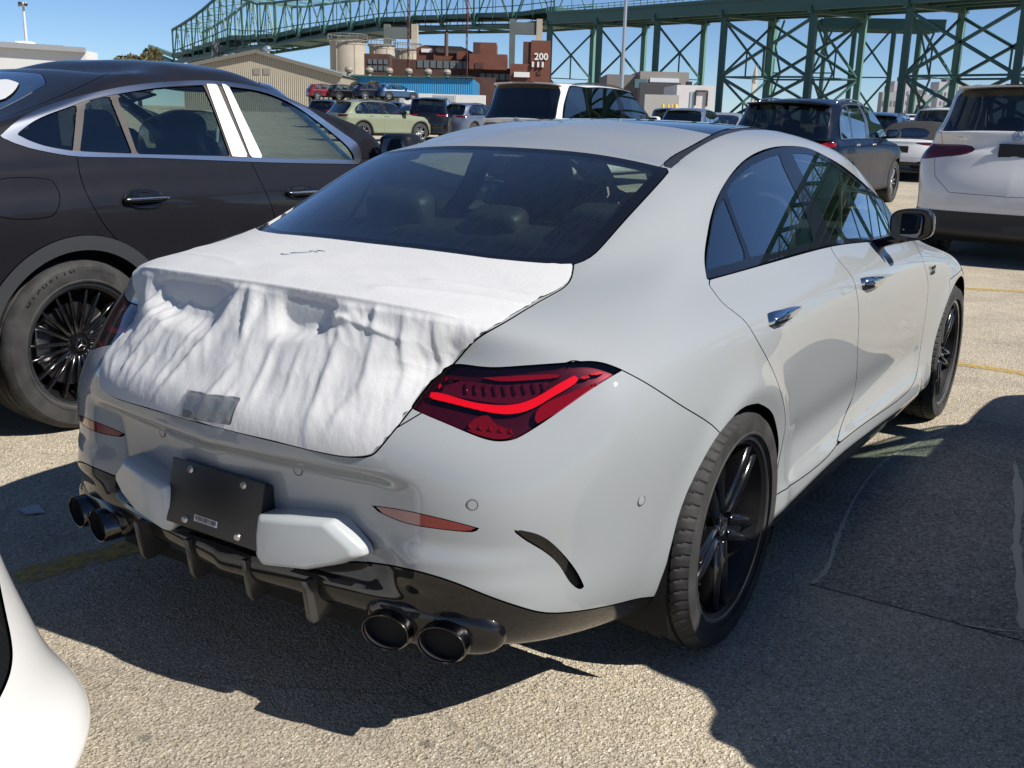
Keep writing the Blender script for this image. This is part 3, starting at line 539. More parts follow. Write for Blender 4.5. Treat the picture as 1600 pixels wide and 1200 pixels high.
 'trunkgap': [(11.948, 9.995),(11.804, 9.83),(11.662, 9.645),(11.582, 9.467),(11.574, 9.328),(11.598, 9.217),(11.634, 9.116),(11.673, 9.016),(11.713, 8.911),(11.752, 8.798),(11.794, 8.682),(11.838, 8.567),(11.885, 8.453),(11.932, 8.344),(11.981, 8.239),(12.031, 8.138),(12.081, 8.038),(12.133, 7.934),(12.185, 7.825),(12.238, 7.704),(12.291, 7.572),(12.343, 7.431),(12.392, 7.284),(12.439, 7.139),(12.482, 7.002),(12.523, 6.878),(12.561, 6.765),(12.598, 6.659),(12.631, 6.558),(12.661, 6.46),(12.688, 6.362),(12.71, 6.263),(12.727, 6.16),(12.741, 6.056),(12.755, 5.95),(12.769, 5.845),(12.785, 5.741),(12.801, 5.638),(12.819, 5.536),(12.838, 5.434),(12.858, 5.333),(12.878, 5.232),(12.899, 5.131),(12.922, 5.031),(12.948, 4.937),(12.985, 4.876),(13.025, 4.85),(13.064, 4.833),(13.103, 4.821),(13.141, 4.813),(13.179, 4.81),(13.215, 4.812),(13.252, 4.816),(13.289, 4.822),(13.325, 4.829),(13.362, 4.836),(13.398, 4.843),(13.435, 4.849),(13.472, 4.855),(13.509, 4.86),(13.546, 4.865),(13.584, 4.871),(13.621, 4.875),(13.659, 4.881),(13.697, 4.887),(13.735, 4.894),(13.774, 4.901),(13.812, 4.909)],
 'lowedge': [(13.307, 2.022),(13.27, 2.069),(13.234, 2.115),(13.197, 2.164),(13.159, 2.21),(13.121, 2.252),(13.081, 2.294),(13.039, 2.338),(12.994, 2.382),(12.938, 2.457),(12.875, 2.549),(12.806, 2.651),(12.736, 2.737),(12.672, 2.791),(12.618, 2.808),(12.567, 2.81),(12.519, 2.798),(12.472, 2.78),(12.425, 2.759),(12.378, 2.732),(12.332, 2.701),(12.286, 2.665),(12.24, 2.625),(12.194, 2.579),(12.148, 2.531),(12.104, 2.478),(12.059, 2.422),(12.014, 2.367),(11.966, 2.314),(11.918, 2.261),(11.864, 2.212),(11.808, 2.166),(11.75, 2.121),(11.688, 2.076),(11.624, 2.036),(11.558, 2.002),(11.491, 1.977),(11.422, 1.959),(11.352, 1.945),(11.28, 1.934),(11.206, 1.925),(11.131, 1.915),(11.053, 1.905),(10.973, 1.895),(10.891, 1.884),(10.806, 1.871),(10.719, 1.857),(10.629, 1.842),(10.537, 1.826),(10.443, 1.804),(10.35, 1.776),(10.266, 1.744),(10.184, 1.703),(10.084, 1.631),(9.916, 1.426),(9.825, 1.353)],
 'rearglass': [(13.98, 12.058),(13.911, 12.067),(13.842, 12.075),(13.773, 12.083),(13.704, 12.089),(13.635, 12.095),(13.566, 12.099),(13.496, 12.102),(13.427, 12.106),(13.358, 12.11),(13.288, 12.113),(13.218, 12.116),(13.147, 12.119),(13.073, 12.122),(12.994, 12.126),(12.906, 12.131),(12.81, 12.139),(12.709, 12.148),(12.604, 12.156),(12.494, 12.163),(12.378, 12.165),(12.252, 12.161),(12.105, 12.147),(11.863, 12.122),(11.359, 12.084),(11.146, 11.921),(11.271, 11.756),(11.347, 11.63),(11.391, 11.519),(11.42, 11.417),(11.441, 11.32),(11.459, 11.227),(11.477, 11.137),(11.498, 11.05),(11.519, 10.963),(11.542, 10.877),(11.566, 10.791),(11.589, 10.704),(11.61, 10.616),(11.632, 10.527),(11.652, 10.437),(11.674, 10.347),(11.701, 10.258),(11.745, 10.176),(11.809, 10.108),(11.882, 10.049),(11.966, 10.008),(12.052, 9.986),(12.136, 9.975),(12.214, 9.969),(12.287, 9.961),(12.355, 9.951),(12.421, 9.94),(12.485, 9.928),(12.548, 9.917),(12.611, 9.906),(12.674, 9.896),(12.737, 9.888),(12.8, 9.881),(12.864, 9.878),(12.928, 9.877),(12.991, 9.88),(13.051, 9.885),(13.112, 9.892),(13.171, 9.901)],
 'strip_in': [(11.843, 12.167),(11.096, 12.604),(10.395, 12.906),(9.886, 13.033),(9.538, 13.082),(9.212, 13.107),(8.933, 13.131),(8.709, 13.158),(8.481, 13.19),(8.239, 13.229),(7.984, 13.277),(7.729, 13.336)],
 'strip_out': [(11.005, 12.065),(10.622, 12.384),(10.078, 12.706),(9.679, 12.867),(9.341, 12.942),(9.037, 12.99),(8.81, 13.026),(8.605, 13.056),(8.397, 13.084),(8.185, 13.111),(7.979, 13.135),(7.782, 13.161),(7.578, 13.19),(7.347, 13.23)],
 'pano_back': [(8.769, 14.545),(8.722, 14.447),(8.671, 14.35),(8.624, 14.253),(8.577, 14.154),(8.535, 14.053),(8.493, 13.951),(8.453, 13.846),(8.414, 13.74),(8.373, 13.634),(8.331, 13.53),(8.289, 13.428),(8.243, 13.328),(8.195, 13.23)],
 'reflector': [(13.057, 3.817),(13.011, 3.84),(12.958, 3.87),(12.901, 3.9),(12.839, 3.931),(12.778, 3.956),(12.719, 3.973),(12.663, 3.984),(12.613, 3.983),(12.565, 3.977),(12.519, 3.966),(12.474, 3.954),(12.428, 3.94),(12.383, 3.925),(12.337, 3.908),(12.292, 3.889),(12.247, 3.869),(12.201, 3.845),(12.156, 3.821),(12.11, 3.794),(12.157, 3.775),(12.205, 3.762),(12.252, 3.758),(12.299, 3.756),(12.347, 3.757),(12.394, 3.757),(12.442, 3.757),(12.489, 3.757),(12.537, 3.756),(12.585, 3.757),(12.636, 3.753),(12.69, 3.749),(12.747, 3.743),(12.807, 3.736),(12.866, 3.734),(12.924, 3.737),(12.975, 3.748),(13.02, 3.772)],
 'vent': [(11.919, 3.814),(11.868, 3.792),(11.818, 3.766),(11.767, 3.734),(11.715, 3.689),(11.665, 3.628),(11.615, 3.551),(11.567, 3.46),(11.52, 3.362),(11.473, 3.258),(11.426, 3.148),(11.378, 3.03),(11.332, 2.906),(11.286, 2.771),(11.243, 2.63),(11.199, 2.483),(11.223, 2.429),(11.292, 2.517),(11.35, 2.627),(11.395, 2.755),(11.434, 2.884),(11.472, 3.008),(11.514, 3.121),(11.558, 3.222),(11.605, 3.311),(11.653, 3.391),(11.702, 3.461),(11.75, 3.528),(11.796, 3.594),(11.839, 3.664),(11.88, 3.738)],
 'sill_white': [(8.538, 1.199),(8.457, 1.22),(8.389, 1.27),(8.332, 1.342),(8.282, 1.425),(8.223, 1.494),(8.116, 1.487),(8.016, 1.491),(7.927, 1.51),(7.841, 1.53),(7.754, 1.55),(7.667, 1.569),(7.578, 1.586),(7.488, 1.601),(7.394, 1.612),(7.298, 1.62),(7.198, 1.625),(7.092, 1.624),(6.983, 1.622),(6.866, 1.61),(6.744, 1.598),(6.615, 1.579),(6.48, 1.558),(6.341, 1.534),(6.196, 1.505),(6.047, 1.47),(5.898, 1.429),(5.751, 1.386),(5.598, 1.332),(5.443, 1.28),(5.289, 1.235),(5.147, 1.228),(5.005, 1.229),(4.75, 1.0)],
 'arch': [(9.993, 1.523),(10.057, 1.789),(10.093, 1.986),(10.111, 2.145),(10.125, 2.292),(10.133, 2.431),(10.137, 2.563),(10.137, 2.691),(10.134, 2.814),(10.13, 2.934),(10.126, 3.05),(10.119, 3.163),(10.111, 3.272),(10.099, 3.377),(10.084, 3.478),(10.065, 3.573),(10.045, 3.668),(10.022, 3.761),(9.995, 3.85),(9.967, 3.938),(9.94, 4.028),(9.908, 4.116),(9.876, 4.205),(9.844, 4.295),(9.808, 4.382),(9.771, 4.468),(9.73, 4.549),(9.687, 4.627),(9.633, 4.692),(9.583, 4.761),(9.521, 4.816),(9.46, 4.876),(9.385, 4.914),(9.29, 4.91),(9.167, 4.842),(9.037, 4.748),(8.903, 4.562),(8.778, 4.361),(8.674, 4.144),(8.6, 3.94),(8.54, 3.75),(8.486, 3.565),(8.444, 3.389),(8.412, 3.217),(8.395, 3.055),(8.388, 2.902),(8.387, 2.752),(8.389, 2.606),(8.394, 2.463),(8.401, 2.323),(8.412, 2.187),(8.433, 2.062),(8.452, 1.933),(8.461, 1.789),(8.463, 1.631),(8.455, 1.447),(8.422, 1.191)],
 'farch': [(5.117, 1.285),(5.196, 1.667),(5.192, 1.905),(5.133, 2.061),(5.047, 2.182),(4.977, 2.319),(4.935, 2.488),(4.9, 2.666),(4.866, 2.846),(4.833, 3.029),(4.799, 3.212),(4.761, 3.393),(4.732, 3.584),(4.7, 3.773),(4.661, 3.957),(4.624, 4.142),(4.57, 4.313),(4.511, 4.477),(4.433, 4.624),(4.308, 4.731),(4.033, 4.769),(3.63, 4.584)],
 'cloth': [(11.969, 9.978),(11.809, 9.813),(11.668, 9.628),(11.594, 9.453),(11.584, 9.314),(11.61, 9.204),(11.648, 9.107),(11.688, 9.01),(11.729, 8.908),(11.77, 8.798),(11.811, 8.683),(11.854, 8.568),(11.9, 8.456),(11.946, 8.347),(11.995, 8.242),(12.043, 8.141),(12.094, 8.041),(12.144, 7.939),(12.196, 7.829),(12.249, 7.709),(12.301, 7.575),(12.352, 7.433),(12.401, 7.287),(12.448, 7.141),(12.491, 7.005),(12.532, 6.882),(12.571, 6.77),(12.607, 6.665),(12.641, 6.565),(12.671, 6.467),(12.697, 6.369),(12.718, 6.269),(12.734, 6.166),(12.746, 6.06),(12.759, 5.954),(12.772, 5.848),(12.787, 5.744),(12.804, 5.641),(12.821, 5.539),(12.84, 5.438),(12.86, 5.337),(12.88, 5.237),(12.902, 5.137),(12.925, 5.039),(12.953, 4.951),(12.991, 4.898),(13.03, 4.872),(13.069, 4.853),(13.108, 4.839),(13.145, 4.831),(13.183, 4.828),(13.219, 4.83),(13.256, 4.834),(13.292, 4.84),(13.329, 4.847),(13.365, 4.855),(13.401, 4.862),(13.438, 4.869),(13.475, 4.876),(13.512, 4.881),(13.549, 4.886),(13.586, 4.891),(13.624, 4.896),(13.662, 4.9),(13.7, 4.903),(13.738, 4.907),(13.776, 4.91),(13.815, 4.913),(13.854, 4.916),(13.893, 4.919)],
 'rhandle': [(8.693, 6.929),(8.625, 6.923),(8.556, 6.916),(8.487, 6.906),(8.417, 6.893),(8.347, 6.872),(8.276, 6.838),(8.207, 6.793),(8.213, 6.684),(8.291, 6.636),(8.364, 6.579),(8.437, 6.524),(8.512, 6.483),(8.592, 6.474),(8.674, 6.493),(8.744, 6.624),(8.732, 6.731),(8.714, 6.833)],
 'fhandle': [(6.895, 6.794),(6.802, 6.769),(6.708, 6.73),(6.613, 6.676),(6.516, 6.615),(6.414, 6.549),(6.41, 6.437),(6.495, 6.321),(6.598, 6.258),(6.709, 6.24),(6.824, 6.264),(6.907, 6.424),(6.908, 6.615)],
 'sensor': [(12.22, 4.221)],
 'sensor2': [(13.491, 4.229)],
 'sensor3': [(10.723, 3.918)],
 'badge': [(4.946, 5.835)],
}

def sstep(a, b, x):
    t = np.clip((x-a)/(b-a), 0, 1); return t*t*(3-2*t)

def cla_disp(G, N):
    """recess round the number plate, crease under the bumper shelf, sill hollow, shoulder line"""
    x, y, z = G[..., 0], G[..., 1], G[..., 2]
    D = np.zeros_like(G)
    rear = sstep(-.72, -.86, y)
    # pocket
    e = np.abs(x)
    side = sstep(.56, .40, e)
    up = sstep(.655, .615, z); lo = sstep(.36, .45, z)
    D[..., 1] += .038*rear*side*up*lo
    # lower lip fullness beside the pocket
    D[..., 1] -= .012*rear*sstep(.40, .55, e)*sstep(.52, .47, z)*sstep(.38, .43, z)
    # door: hollow above the sill
    door = sstep(.36, .55, y)*sstep(2.25, 2.05, y)*(e > .7)
    D[..., 0] -= .016*door*np.exp(-((z-.43)/.075)**2)
    # rocker ledge
    D[..., 0] += .012*sstep(.33, .45, y)*sstep(2.3, 2.15, y)*sstep(.36, .315, z)*(e > .7)
    # wheel arch flares
    for yc in (0, 2.729):
        r = np.sqrt((y-yc)**2+(z-.33)**2)
        D[..., 0] += .012*np.exp(-((r-.385)/.045)**2)*(e > .7)*sstep(.16, .3, z)
    return D

# ================================================================ grey four-door coupe in the middle
P_GREY = paint('light_grey_paint', (.27, .288, .30), rough=.5, dust=.04)
G_SIDE = glass('side_glass', (.62, .72, .69), k=2.5)
G_REAR = glass('rear_glass', (.50, .62, .59), film=.02, k=1.9)
G_RED = mat('lamp_red_clear', (.08, .002, .006), .08, coat=1)
M_SEAT = mat('seat_leather', (.035, .034, .034), .5)
M_CABIN = mat('cabin_plastic', (.035, .035, .036), .7)
M_SCREW = mat('steel_screw', (.6, .58, .54), .3, 1)
M_PLATE = mat('blank_plate_black', (.006, .006, .007), .42)
M_LABEL = mat('label_white', (.62, .62, .62), .6)

def ext(c, *more):
    return list(c)+list(more)

def stripe_label(name, w, h, parent, M, bars=26, seed=3, m=None):
    rnd = random.Random(seed); mb = MB(); mb.box((-w/2, -h/2, 0), (w/2, h/2, .0008)); o = mb.build(name, m or M_LABEL, parent); o.matrix_local = M
    mb = MB(); x = -w*.46
    while x < w*.46:
        b = rnd.uniform(.3, 1)*w/bars*.8; mb.box((x, -h*.25, .0008), (x+b, h*.42, .0013)); x += b+rnd.uniform(.3, 1)*w/bars*.7
    for k in range(14): mb.box((-w*.4+k*w*.057, -h*.42, .0008), (-w*.4+k*w*.057+w*.035, -h*.31, .0013))
    c = mb.build('barcode', M_BLACK_PLASTIC, o); return o

def cabin(root, width=.66, y0=-.25, y1=2.2, z0=.32, belt=.93, front_y=1.25, rear_y=.42, top=1.12, wheel_side=-1, cover=None, parcel=True, rows=((.42, .47), (1.28, .47)), bulk=True):
    """floor, bench, front seats, dashboard and steering wheel seen through the panes"""
    mb = MB(); mb.box((-width, y0, z0-.06), (width, y1+.5, z0)); mb.build('cabin_floor', M_CABIN, root)
    for s_ in (-1, 1):
        mb = MB(); mb.box((s_*(width+.055)-.03, y0+.3, z0), (s_*(width+.055)+.03, y1, belt-.03)); mb.build('door_lining', M_CABIN, root, bevel=.02)
    if parcel:
        mb = MB(); mb.box((-width+.08, y0-.06, belt+.015), (width-.08, rear_y-.28, belt+.03)); mb.build('parcel_shelf', M_CABIN, root, bevel=.006)
    ry = rear_y
    mb = MB(); mb.super((0, ry+.22, z0+.16), (2*width-.12, .56, .2), .3, .2, 12); mb.super((0, ry-.13, z0+.42), (2*width-.12, .2, .66), .3, .25, 12, Matrix.Rotation(R(18), 3, 'X'))
    mb.build('rear_bench', M_SEAT, root, smooth='all')
    for x in (-.38, 0, .38):
        k = .8 if x == 0 else 1
        mb = MB(); mb.super((x, ry-.235, top-.07*(2-k)), (.25*k, .115, .17*k), .45, .45, 10, Matrix.Rotation(R(14), 3, 'X')); mb.build('headrest', M_SEAT, root, smooth='all')
    for x in (-.37, .37):
        fy = front_y
        mb = MB(); mb.super((x, fy+.2, z0+.18), (.5, .54, .19), .3, .25, 12); mb.super((x, fy-.1, z0+.48), (.5, .19, .68), .35, .3, 12, Matrix.Rotation(R(16), 3, 'X'))
        mb.super((x, fy-.235, top-.02), (.29, .12, .25), .45, .5, 12, Matrix.Rotation(R(12), 3, 'X'))
        seat = mb.build('front_seat', M_SEAT, root, smooth='all')
    mb = MB(); mb.super((0, y1+.0, belt-.13), (2*width-.02, .62, .28), .3, .2, 12); mb.build('dashboard', M_CABIN, root, smooth='all')
    mb = MB(); a = np.linspace(0, 2*np.pi, 33); mb.tube(np.stack([np.cos(a)*.18, 0*a, np.sin(a)*.18], 1), .016, 8, False); mb.bar((-.17, 0, 0), (.17, 0, 0), .05, .02); mb.bar((0, 0, 0), (0, 0, -.17), .04, .02)
    mb.xf(Matrix.Translation((wheel_side*.37, y1-.42, belt-.06))@Matrix.Rotation(R(-22), 4, 'X')); mb.build('steering_wheel', M_CABIN, root, smooth='all')

def sweep(P, y0=1.0):
    """lay side panes on one even sweep, as bent glass is"""
    A = np.stack([np.ones(len(P.V))]+[(P.V[:, 1]-y0)**i*(P.V[:, 2]-1.1)**j for i, j in ((1, 0), (0, 1), (2, 0), (1, 1), (0, 2), (2, 1))], 1)
    c = np.linalg.lstsq(A, P.V[:, 0], rcond=None)[0]; y, z = P.V[:, 1]-y0, P.V[:, 2]-1.1
    dy = c[1]+2*c[3]*y+c[4]*z+2*c[6]*y*z; dz = c[2]+c[4]*y+2*c[5]*z+c[6]*y*y
    P.V = P.V.copy(); P.V[:, 0] = A@c; P.N = unit(np.stack([np.ones(len(y)), -dy, -dz], 1)); return P

def build_cla():
    T = {k: np.array(v) for k, v in CLA_UV.items()}
    sh = Shell(CLA_NET, 24, 12, 2.0, cla_disp)
    root = thing('parked_car', 'light grey four-door coupe with a white cloth taped over its boot, mid photo', 'car')
    W = sh.whole()
    # wheel openings
    arch = np.vstack([T['arch'], [[8.42, -.5], [9.993, -.5]]])
    _, W = W.cut(W.field(sh, arch))
    d = np.where(W.V[:, 0] > .45, np.hypot(W.V[:, 1]-2.729, W.V[:, 2]-.325)-.372, 9.0); _, W = W.cut(d)
    made = {}
    def take(poly, gap=.0022, outer=None):
        nonlocal W
        a, b = W.cut(W.field(sh, poly), gap) if outer is None else (None, None)
        W = b; return a
    def emit(name, P, m, parent=root, both=True, rim=.012, lift=0.0):
        if P is None or P.empty(): return None
        if lift: P = P.offset(lift)
        if rim: P.rim(rim)
        o = piece_obj(name, P, m, parent)
        if both:
            q = P.flip(); return o, piece_obj(name, q, m, parent)
        return o, None
    def emit_mid(name, P, m, rim=.012, lift=0.0, parent=root):
        if lift: P = P.offset(lift)
        if rim: P.rim(rim)
        return piece_obj(name, P.mirrored(), m, parent)
    # greenhouse
    dlo = T['dlo']; D = take(dlo, .0015)
    # the panes lie on one even sweep, as bent glass does
    D = sweep(D)
    panes = []
    for nm in ('quarter', 'rearwin', 'frontwin'):
        a, D = D.cut(D.field(sh, T[nm]), .0)
        panes.append(a)
    for a in panes: emit('side_window', a, G_SIDE, rim=0, lift=-.0015)
    emit('window_trim', D, M_BLACK_GLOSS, rim=.001)
    # rear window and windscreen
    rg = np.array([q for q in T['rearglass'] if q[0] < 13.2])
    rg = np.vstack([[[14.3, 12.06]], rg, [[14.3, 9.93]]])
    RG = take(rg, .002)
    inner = RG.field(sh, rg)
    band, pane = RG.cut(-inner-.045) if False else RG.cut(inner+.035)
    # cut() gives d< -g first: the deep inside is the clear pane, the border is the printed black band
    clear, band = band, pane
    emit_mid('rear_window', clear, G_REAR, rim=0)
    emit_mid('rear_window_frit', band, M_BLACK_GLOSS, rim=.01)
    ws = np.array([(-.5, 10.25), (2.6, 10.3), (4.45, 10.35), (4.55, 11.2), (4.45, 12.15), (3, 12.25), (-.5, 12.3)])
    S = take(curve(ws[1:-1], 5).tolist() and np.vstack([ws[:1], curve(ws[1:-1], 4), ws[-1:]]), .002)
    emit_mid('windscreen', S, glass('screen_glass', (.80, .90, .86)), rim=0)
    # black roof mouldings, glass roof, painted rear roof panel
    si = T['strip_in']; so = T['strip_out']
    strip = np.vstack([[[11.0, 12.1]], so[1:], [(6.3, 13.18), (5.2, 13.05), (4.2, 12.85), (3.6, 12.62), (3.55, 12.85), (4.2, 13.07), (5.2, 13.27), (6.3, 13.42)], si[::-1][:-1], [[11.6, 12.2]]])
    ST = take(strip, .001); emit('roof_moulding', ST, mat('black_moulding', (.02, .02, .022), .38), rim=.01, lift=-.002)
    pb = T['pano_back']
    pano = np.vstack([[(8.79, 15.2), (8.79, 14.9)], pb, [(7.2, 13.45), (5.2, 13.24), (3.6, 12.7), (2, 12.4), (-.4, 12.4), (-.4, 15.2)]])
    PN = take(pano, .0025); emit_mid('glass_roof', PN, mat('glass_roof_black', (.004, .005, .007), .05, coat=1))
    rp = np.vstack([[(14.3, 12.05), (14.3, 15.3), (8.75, 15.3), (8.75, 14.6)], pb[:-1], si[::-1], [(11.9, 12.12), (13, 12.1)]])
    RP = take(rp, .0015); emit_mid('roof_panel', RP, P_GREY)
    # tail lamps
    lamp = T['lamp']; L = take(lamp, .002)
    lo, lo2 = emit('tail_lamp', L.offset(-.020), mat('lamp_smoke', (.032, .007, .020), .3, coat=.3), rim=.006)
    lens = glass('lamp_lens', (.86, .40, .48), ior=1.45, k=1.2)
    for flip, par in ((False, lo), (True, lo2)):
        q = L.offset(-.0005); q = q.flip() if flip else q; q.rim(.02); piece_obj('lamp_lens', q, lens, par)
    bright = mat('lamp_bar_red', (.80, .010, .03), .3, coat=1); full = sh.whole()
    reds = {'lamp_bar': ('light_bar', bright, -.006), 'lamp_tip': ('light_bar', mat('lamp_tip_red', (.5, .01, .02), .25, coat=1), -.006), 'lamp_top': ('light_strip', mat('lamp_strip_red', (.22, .008, .02), .2, coat=1), -.008),
            'lamp_housing': ('lamp_reflector', mat('lamp_housing', (.11, .03, .065), .22, .4), -.017), 'lamp_refl': ('side_reflector', mat('lamp_deep_red', (.22, .006, .014), .15, coat=1), -.005),
            'lamp_fog': ('lower_lamp', mat('lamp_lower', (.14, .010, .014), .16, coat=1), -.010), 'lamp_side': ('light_strip', mat('lamp_side_red', (.5, .012, .02), .2, coat=1), -.008)}
    for k, (nm, m, off) in reds.items():
        a, _ = full.cut(full.field(sh, T[k]))
        for flip, par in ((False, lo), (True, lo2)):
            q = a.offset(off); q = q.flip() if flip else q; q.rim(.012); piece_obj(nm, q, m, par)
    # prisms behind the upper lens and small facets of the lower lamp
    hs = T['lamp_housing']; hu = np.linspace(hs[:, 0].min()+.12, hs[:, 0].max()-.22, 9)
    for k, u_ in enumerate(hu):
        vs = hs[np.argsort(np.abs(hs[:, 0]-u_))[:8], 1]; c0, c1 = sh.at(u_, vs.max()-.05), sh.at(u_-.03, vs.max()-.28); n_ = sh.nat(u_, vs.max())
        for s_, par in ((1, lo), (-1, lo2)):
            MB().bar((c0-n_*.014)*[s_, 1, 1], (c1-n_*.012)*[s_, 1, 1], .007, .004, n_*[s_, 1, 1]).build('prism', mat('lamp_prism', (.085, .02, .045), .18, .5), par, bevel=.0015, seg=1)
    fo = T['lamp_fog']; fc = fo.mean(0)
    for k in range(5):
        c0 = sh.at(fc[0]+.16-.08*k, fc[1]-.02*k); n_ = sh.nat(*fc)
        for s_, par in ((1, lo), (-1, lo2)):
            MB().add(np.array([c0-n_*.004, c0+(0, 0, .012)-n_*.008, c0+np.array((.007, .004, -.004))-n_*.008, c0+np.array((-.006, -.003, -.006))-n_*.008])*[s_, 1, 1], [(0, 1, 2), (0, 2, 3), (0, 3, 1)]).build('facet', mat('lamp_facet', (.32, .015, .02), .1, .5), par, smooth=False)
    # small prisms inside the lamp housing
    # doors
    for nm in ('frontdoor', 'reardoor'):
        Dr = take(T[nm], .0019); emit('door', Dr, P_GREY)
    # boot lid, bumper, rear skirt
    tg = T['trunkgap']
    lid = np.vstack([[(14.3, 10.3), (12.2, 10.2)], tg, [(14.3, 4.96)]])
    LID = take(lid, .002); emit_mid('boot_lid', LID, P_GREY)
    le = T['lowedge']
    sk = np.vstack([[(14.4, 2.05), (13.7, 2.08)], le, [(9.6, -.5), (14.4, -.5)]])
    SK = take(sk, .002); emit_mid('rear_skirt', SK, M_BLACK_GLOSS, rim=.02)
    sm = T['seam']
    bm_ = np.vstack([[(14.4, 4.9), (13, 5.1), (12.5, 6.2), (11.4, 7.1)], sm, [(9.55, 4.5), (9.85, .8), (14.4, 1.0)]])
    BU = take(bm_, .0016)
    ref, BU = BU.cut(BU.field(sh, T['reflector']), .001); emit('bumper_reflector', ref, mat('reflector_red', (.17, .004, .008), .12, coat=1), rim=.006)
    ven, BU = BU.cut(BU.field(sh, T['vent']), .001); emit('bumper_vent', ven, M_BLACK_GLOSS, rim=.012, lift=-.008)
    for k in ('sensor', 'sensor2', 'sensor3'):
        c = sh.at(*T[k][0]); n = sh.nat(*T[k][0]); ty = np.array((0, 0, 1.)) if abs(n[2]) < .9 else np.array((0, 1., 0))
        for s_ in (1, -1):
            mb = MB(); mb.lathe([(0, .0012), (.0098, .0012), (.0104, .0004)], 28, 'z'); mb2 = MB(); mb2.lathe([(.0104, .0003), (.0104, .0010), (.0122, .0010), (.0122, .0002)], 28, 'z')
            xx = np.cross(ty, n); M4 = basis(c*[s_, 1, 1], xx*[s_, 1, 1]*s_, ty)
            o1 = mb.build('parking_sensor', P_GREY, root, smooth=True, fix=False); o1.matrix_local = M4; o2 = mb2.build('sensor_ring', mat('joint_grey', (.05, .055, .055), .6), o1, fix=False)
    emit_mid('bumper', BU, P_GREY, rim=.015)
    # sills, hood, nose
    sl = np.vstack([[(8.75, -.5), (8.75, 1.0)], T['sill_white'][2:], [(4.7, 1.0), (4.7, -.5)]])
    SL = take(sl, .0015); emit('sill_blade', SL, M_BLACK_GLOSS, rim=.02)
    hood = np.vstack([[(-.4, 7.6)], curve(np.array([(1.5, 7.6), (2.6, 7.75), (3.6, 8.2), (4.6, 8.9), (4.7, 9.6), (4.0, 10.15)]), 4), [(-.4, 10.15)]])
    HO = take(hood, .002); emit_mid('bonnet', HO, P_GREY)
    hl = np.array([(1.35, 6.9), (2.0, 7.15), (2.8, 7.2), (3.1, 6.9), (2.6, 6.3), (1.9, 6.0), (1.3, 6.2)]); HL = take(curve(hl, 3, True), .002); emit('headlamp', HL, mat('headlamp', (.05, .055, .06), .06, coat=1))
    gr = np.array([(-.4, 3.6), (.9, 3.6), (1.15, 5.0), (1.0, 6.2), (-.4, 6.3)]); GR = take(gr, .002); emit_mid('grille', GR, M_BLACK_PLASTIC, lift=-.015)
    fb = np.array([(-.4, -.5), (4.4, -.5), (4.4, 5.0), (3.55, 5.6), (3.15, 6.8), (1.5, 7.4), (-.4, 7.5)]); FB = take(fb, .0016); emit_mid('front_bumper', FB, P_GREY, rim=.015)
    emit('body_side', W, P_GREY, rim=.014)
    # inner black shell close under the skin so that the joints read dark, plus wheel wells
    lin = Shell(CLA_NET, 8, 5, 2.0, cla_disp).whole()
    keep = lin.uv[:, 1]-8.3
    keep = np.maximum(keep, -9)
    lin, _ = lin.cut(keep)
    d = np.minimum(np.where(lin.V[:, 0] > .45, np.minimum(np.hypot(lin.V[:, 1]-2.729, lin.V[:, 2]-.325)-.385, np.hypot(lin.V[:, 1], lin.V[:, 2]-.33)-.395), 9), 9)
    _, lin = lin.cut(d)
    piece_obj('inner_shell', lin.offset(-.022).mirrored(), M_DARK, root)
    for y in (0, 2.729):
        for s_ in (-1, 1):
            a = np.linspace(R(-25), R(205), 28); prof = np.stack([np.cos(a)*.392, np.sin(a)*.392], 1); V = []; F = []
            for xx in (.885, .60):
                for c_, s2 in prof: V.append((s_*xx, y+c_, .328+s2))
            n = len(prof); F = [(i, i+1, n+i+1, n+i) for i in range(n-1)]; V.append((s_*.60, y, .30)); F += [(n+i, n+i+1, 2*n) for i in range(n-1)]
            mesh_obj('wheel_well', V, F, M_DARK, root)
    mb = MB(); mb.box((-.58, -.8, .19), (.58, 3.4, .23)); mb.build('underbody', M_DARK, root)
    # number plate backing and its fixings
    pm = basis((0, -.966, .493), (1, 0, 0), (0, .2, .98))
    mb = MB(); mb.box((-.1545, -.078, 0), (.1545, .078, .006)); pl = mb.build('blank_plate', M_PLATE, root, bevel=.003); pl.matrix_local = pm
    for x in (-.089, .089):
        for y in (-.06, .06):
            mb = MB(); mb.lathe([(0, .011), (.006, .011), (.0085, .008), (.0095, .006)], 14, 'z', (x, y, 0)); mb.build('plate_screw', M_SCREW, pl, smooth=True, fix=False)
    stripe_label('plate_label', .078, .015, pl, Matrix.Translation((-.018, -.048, .0061)))
    mb = MB(); mb.box((-.148, -.072, -.045), (.148, .070, -.001)); q = mb.build('plate_mount', M_BLACK_PLASTIC, root, bevel=.004); q.matrix_local = pm
    # transport bumper pads
    out = [(.150, .503), (.232, .516), (.345, .527), (.412, .474), (.418, .456), (.372, .431), (.288, .402), (.158, .383), (.138, .402), (.140, .45)]
    for s_ in (-1, 1):
        fr = [(s_*x, -.988+.05*((x-.15)/.27)**2, z) for x, z in out]; ce = np.mean(fr, 0)
        mid = [(p[0], p[1]+.022, p[2]) for p in fr]
        face = [tuple(np.array(p)*.86+ce*.14-np.array((0, .003, 0))) for p in fr]; n = len(fr)
        V = face+[(p[0], p[1]+.012, p[2]) for p in fr]+[(p[0]*1.01, -.90, p[2]) for p in fr]
        F = [tuple(range(n))]+[(i, (i+1) % n, n+(i+1) % n, n+i) for i in range(n)]+[(n+i, n+(i+1) % n, 2*n+(i+1) % n, 2*n+i) for i in range(n)]
        MB().add(V, F).build('bumper_pad', mat('pad_grey', (.40, .425, .43), .33, coat=.5), root, bevel=.006, seg=3)
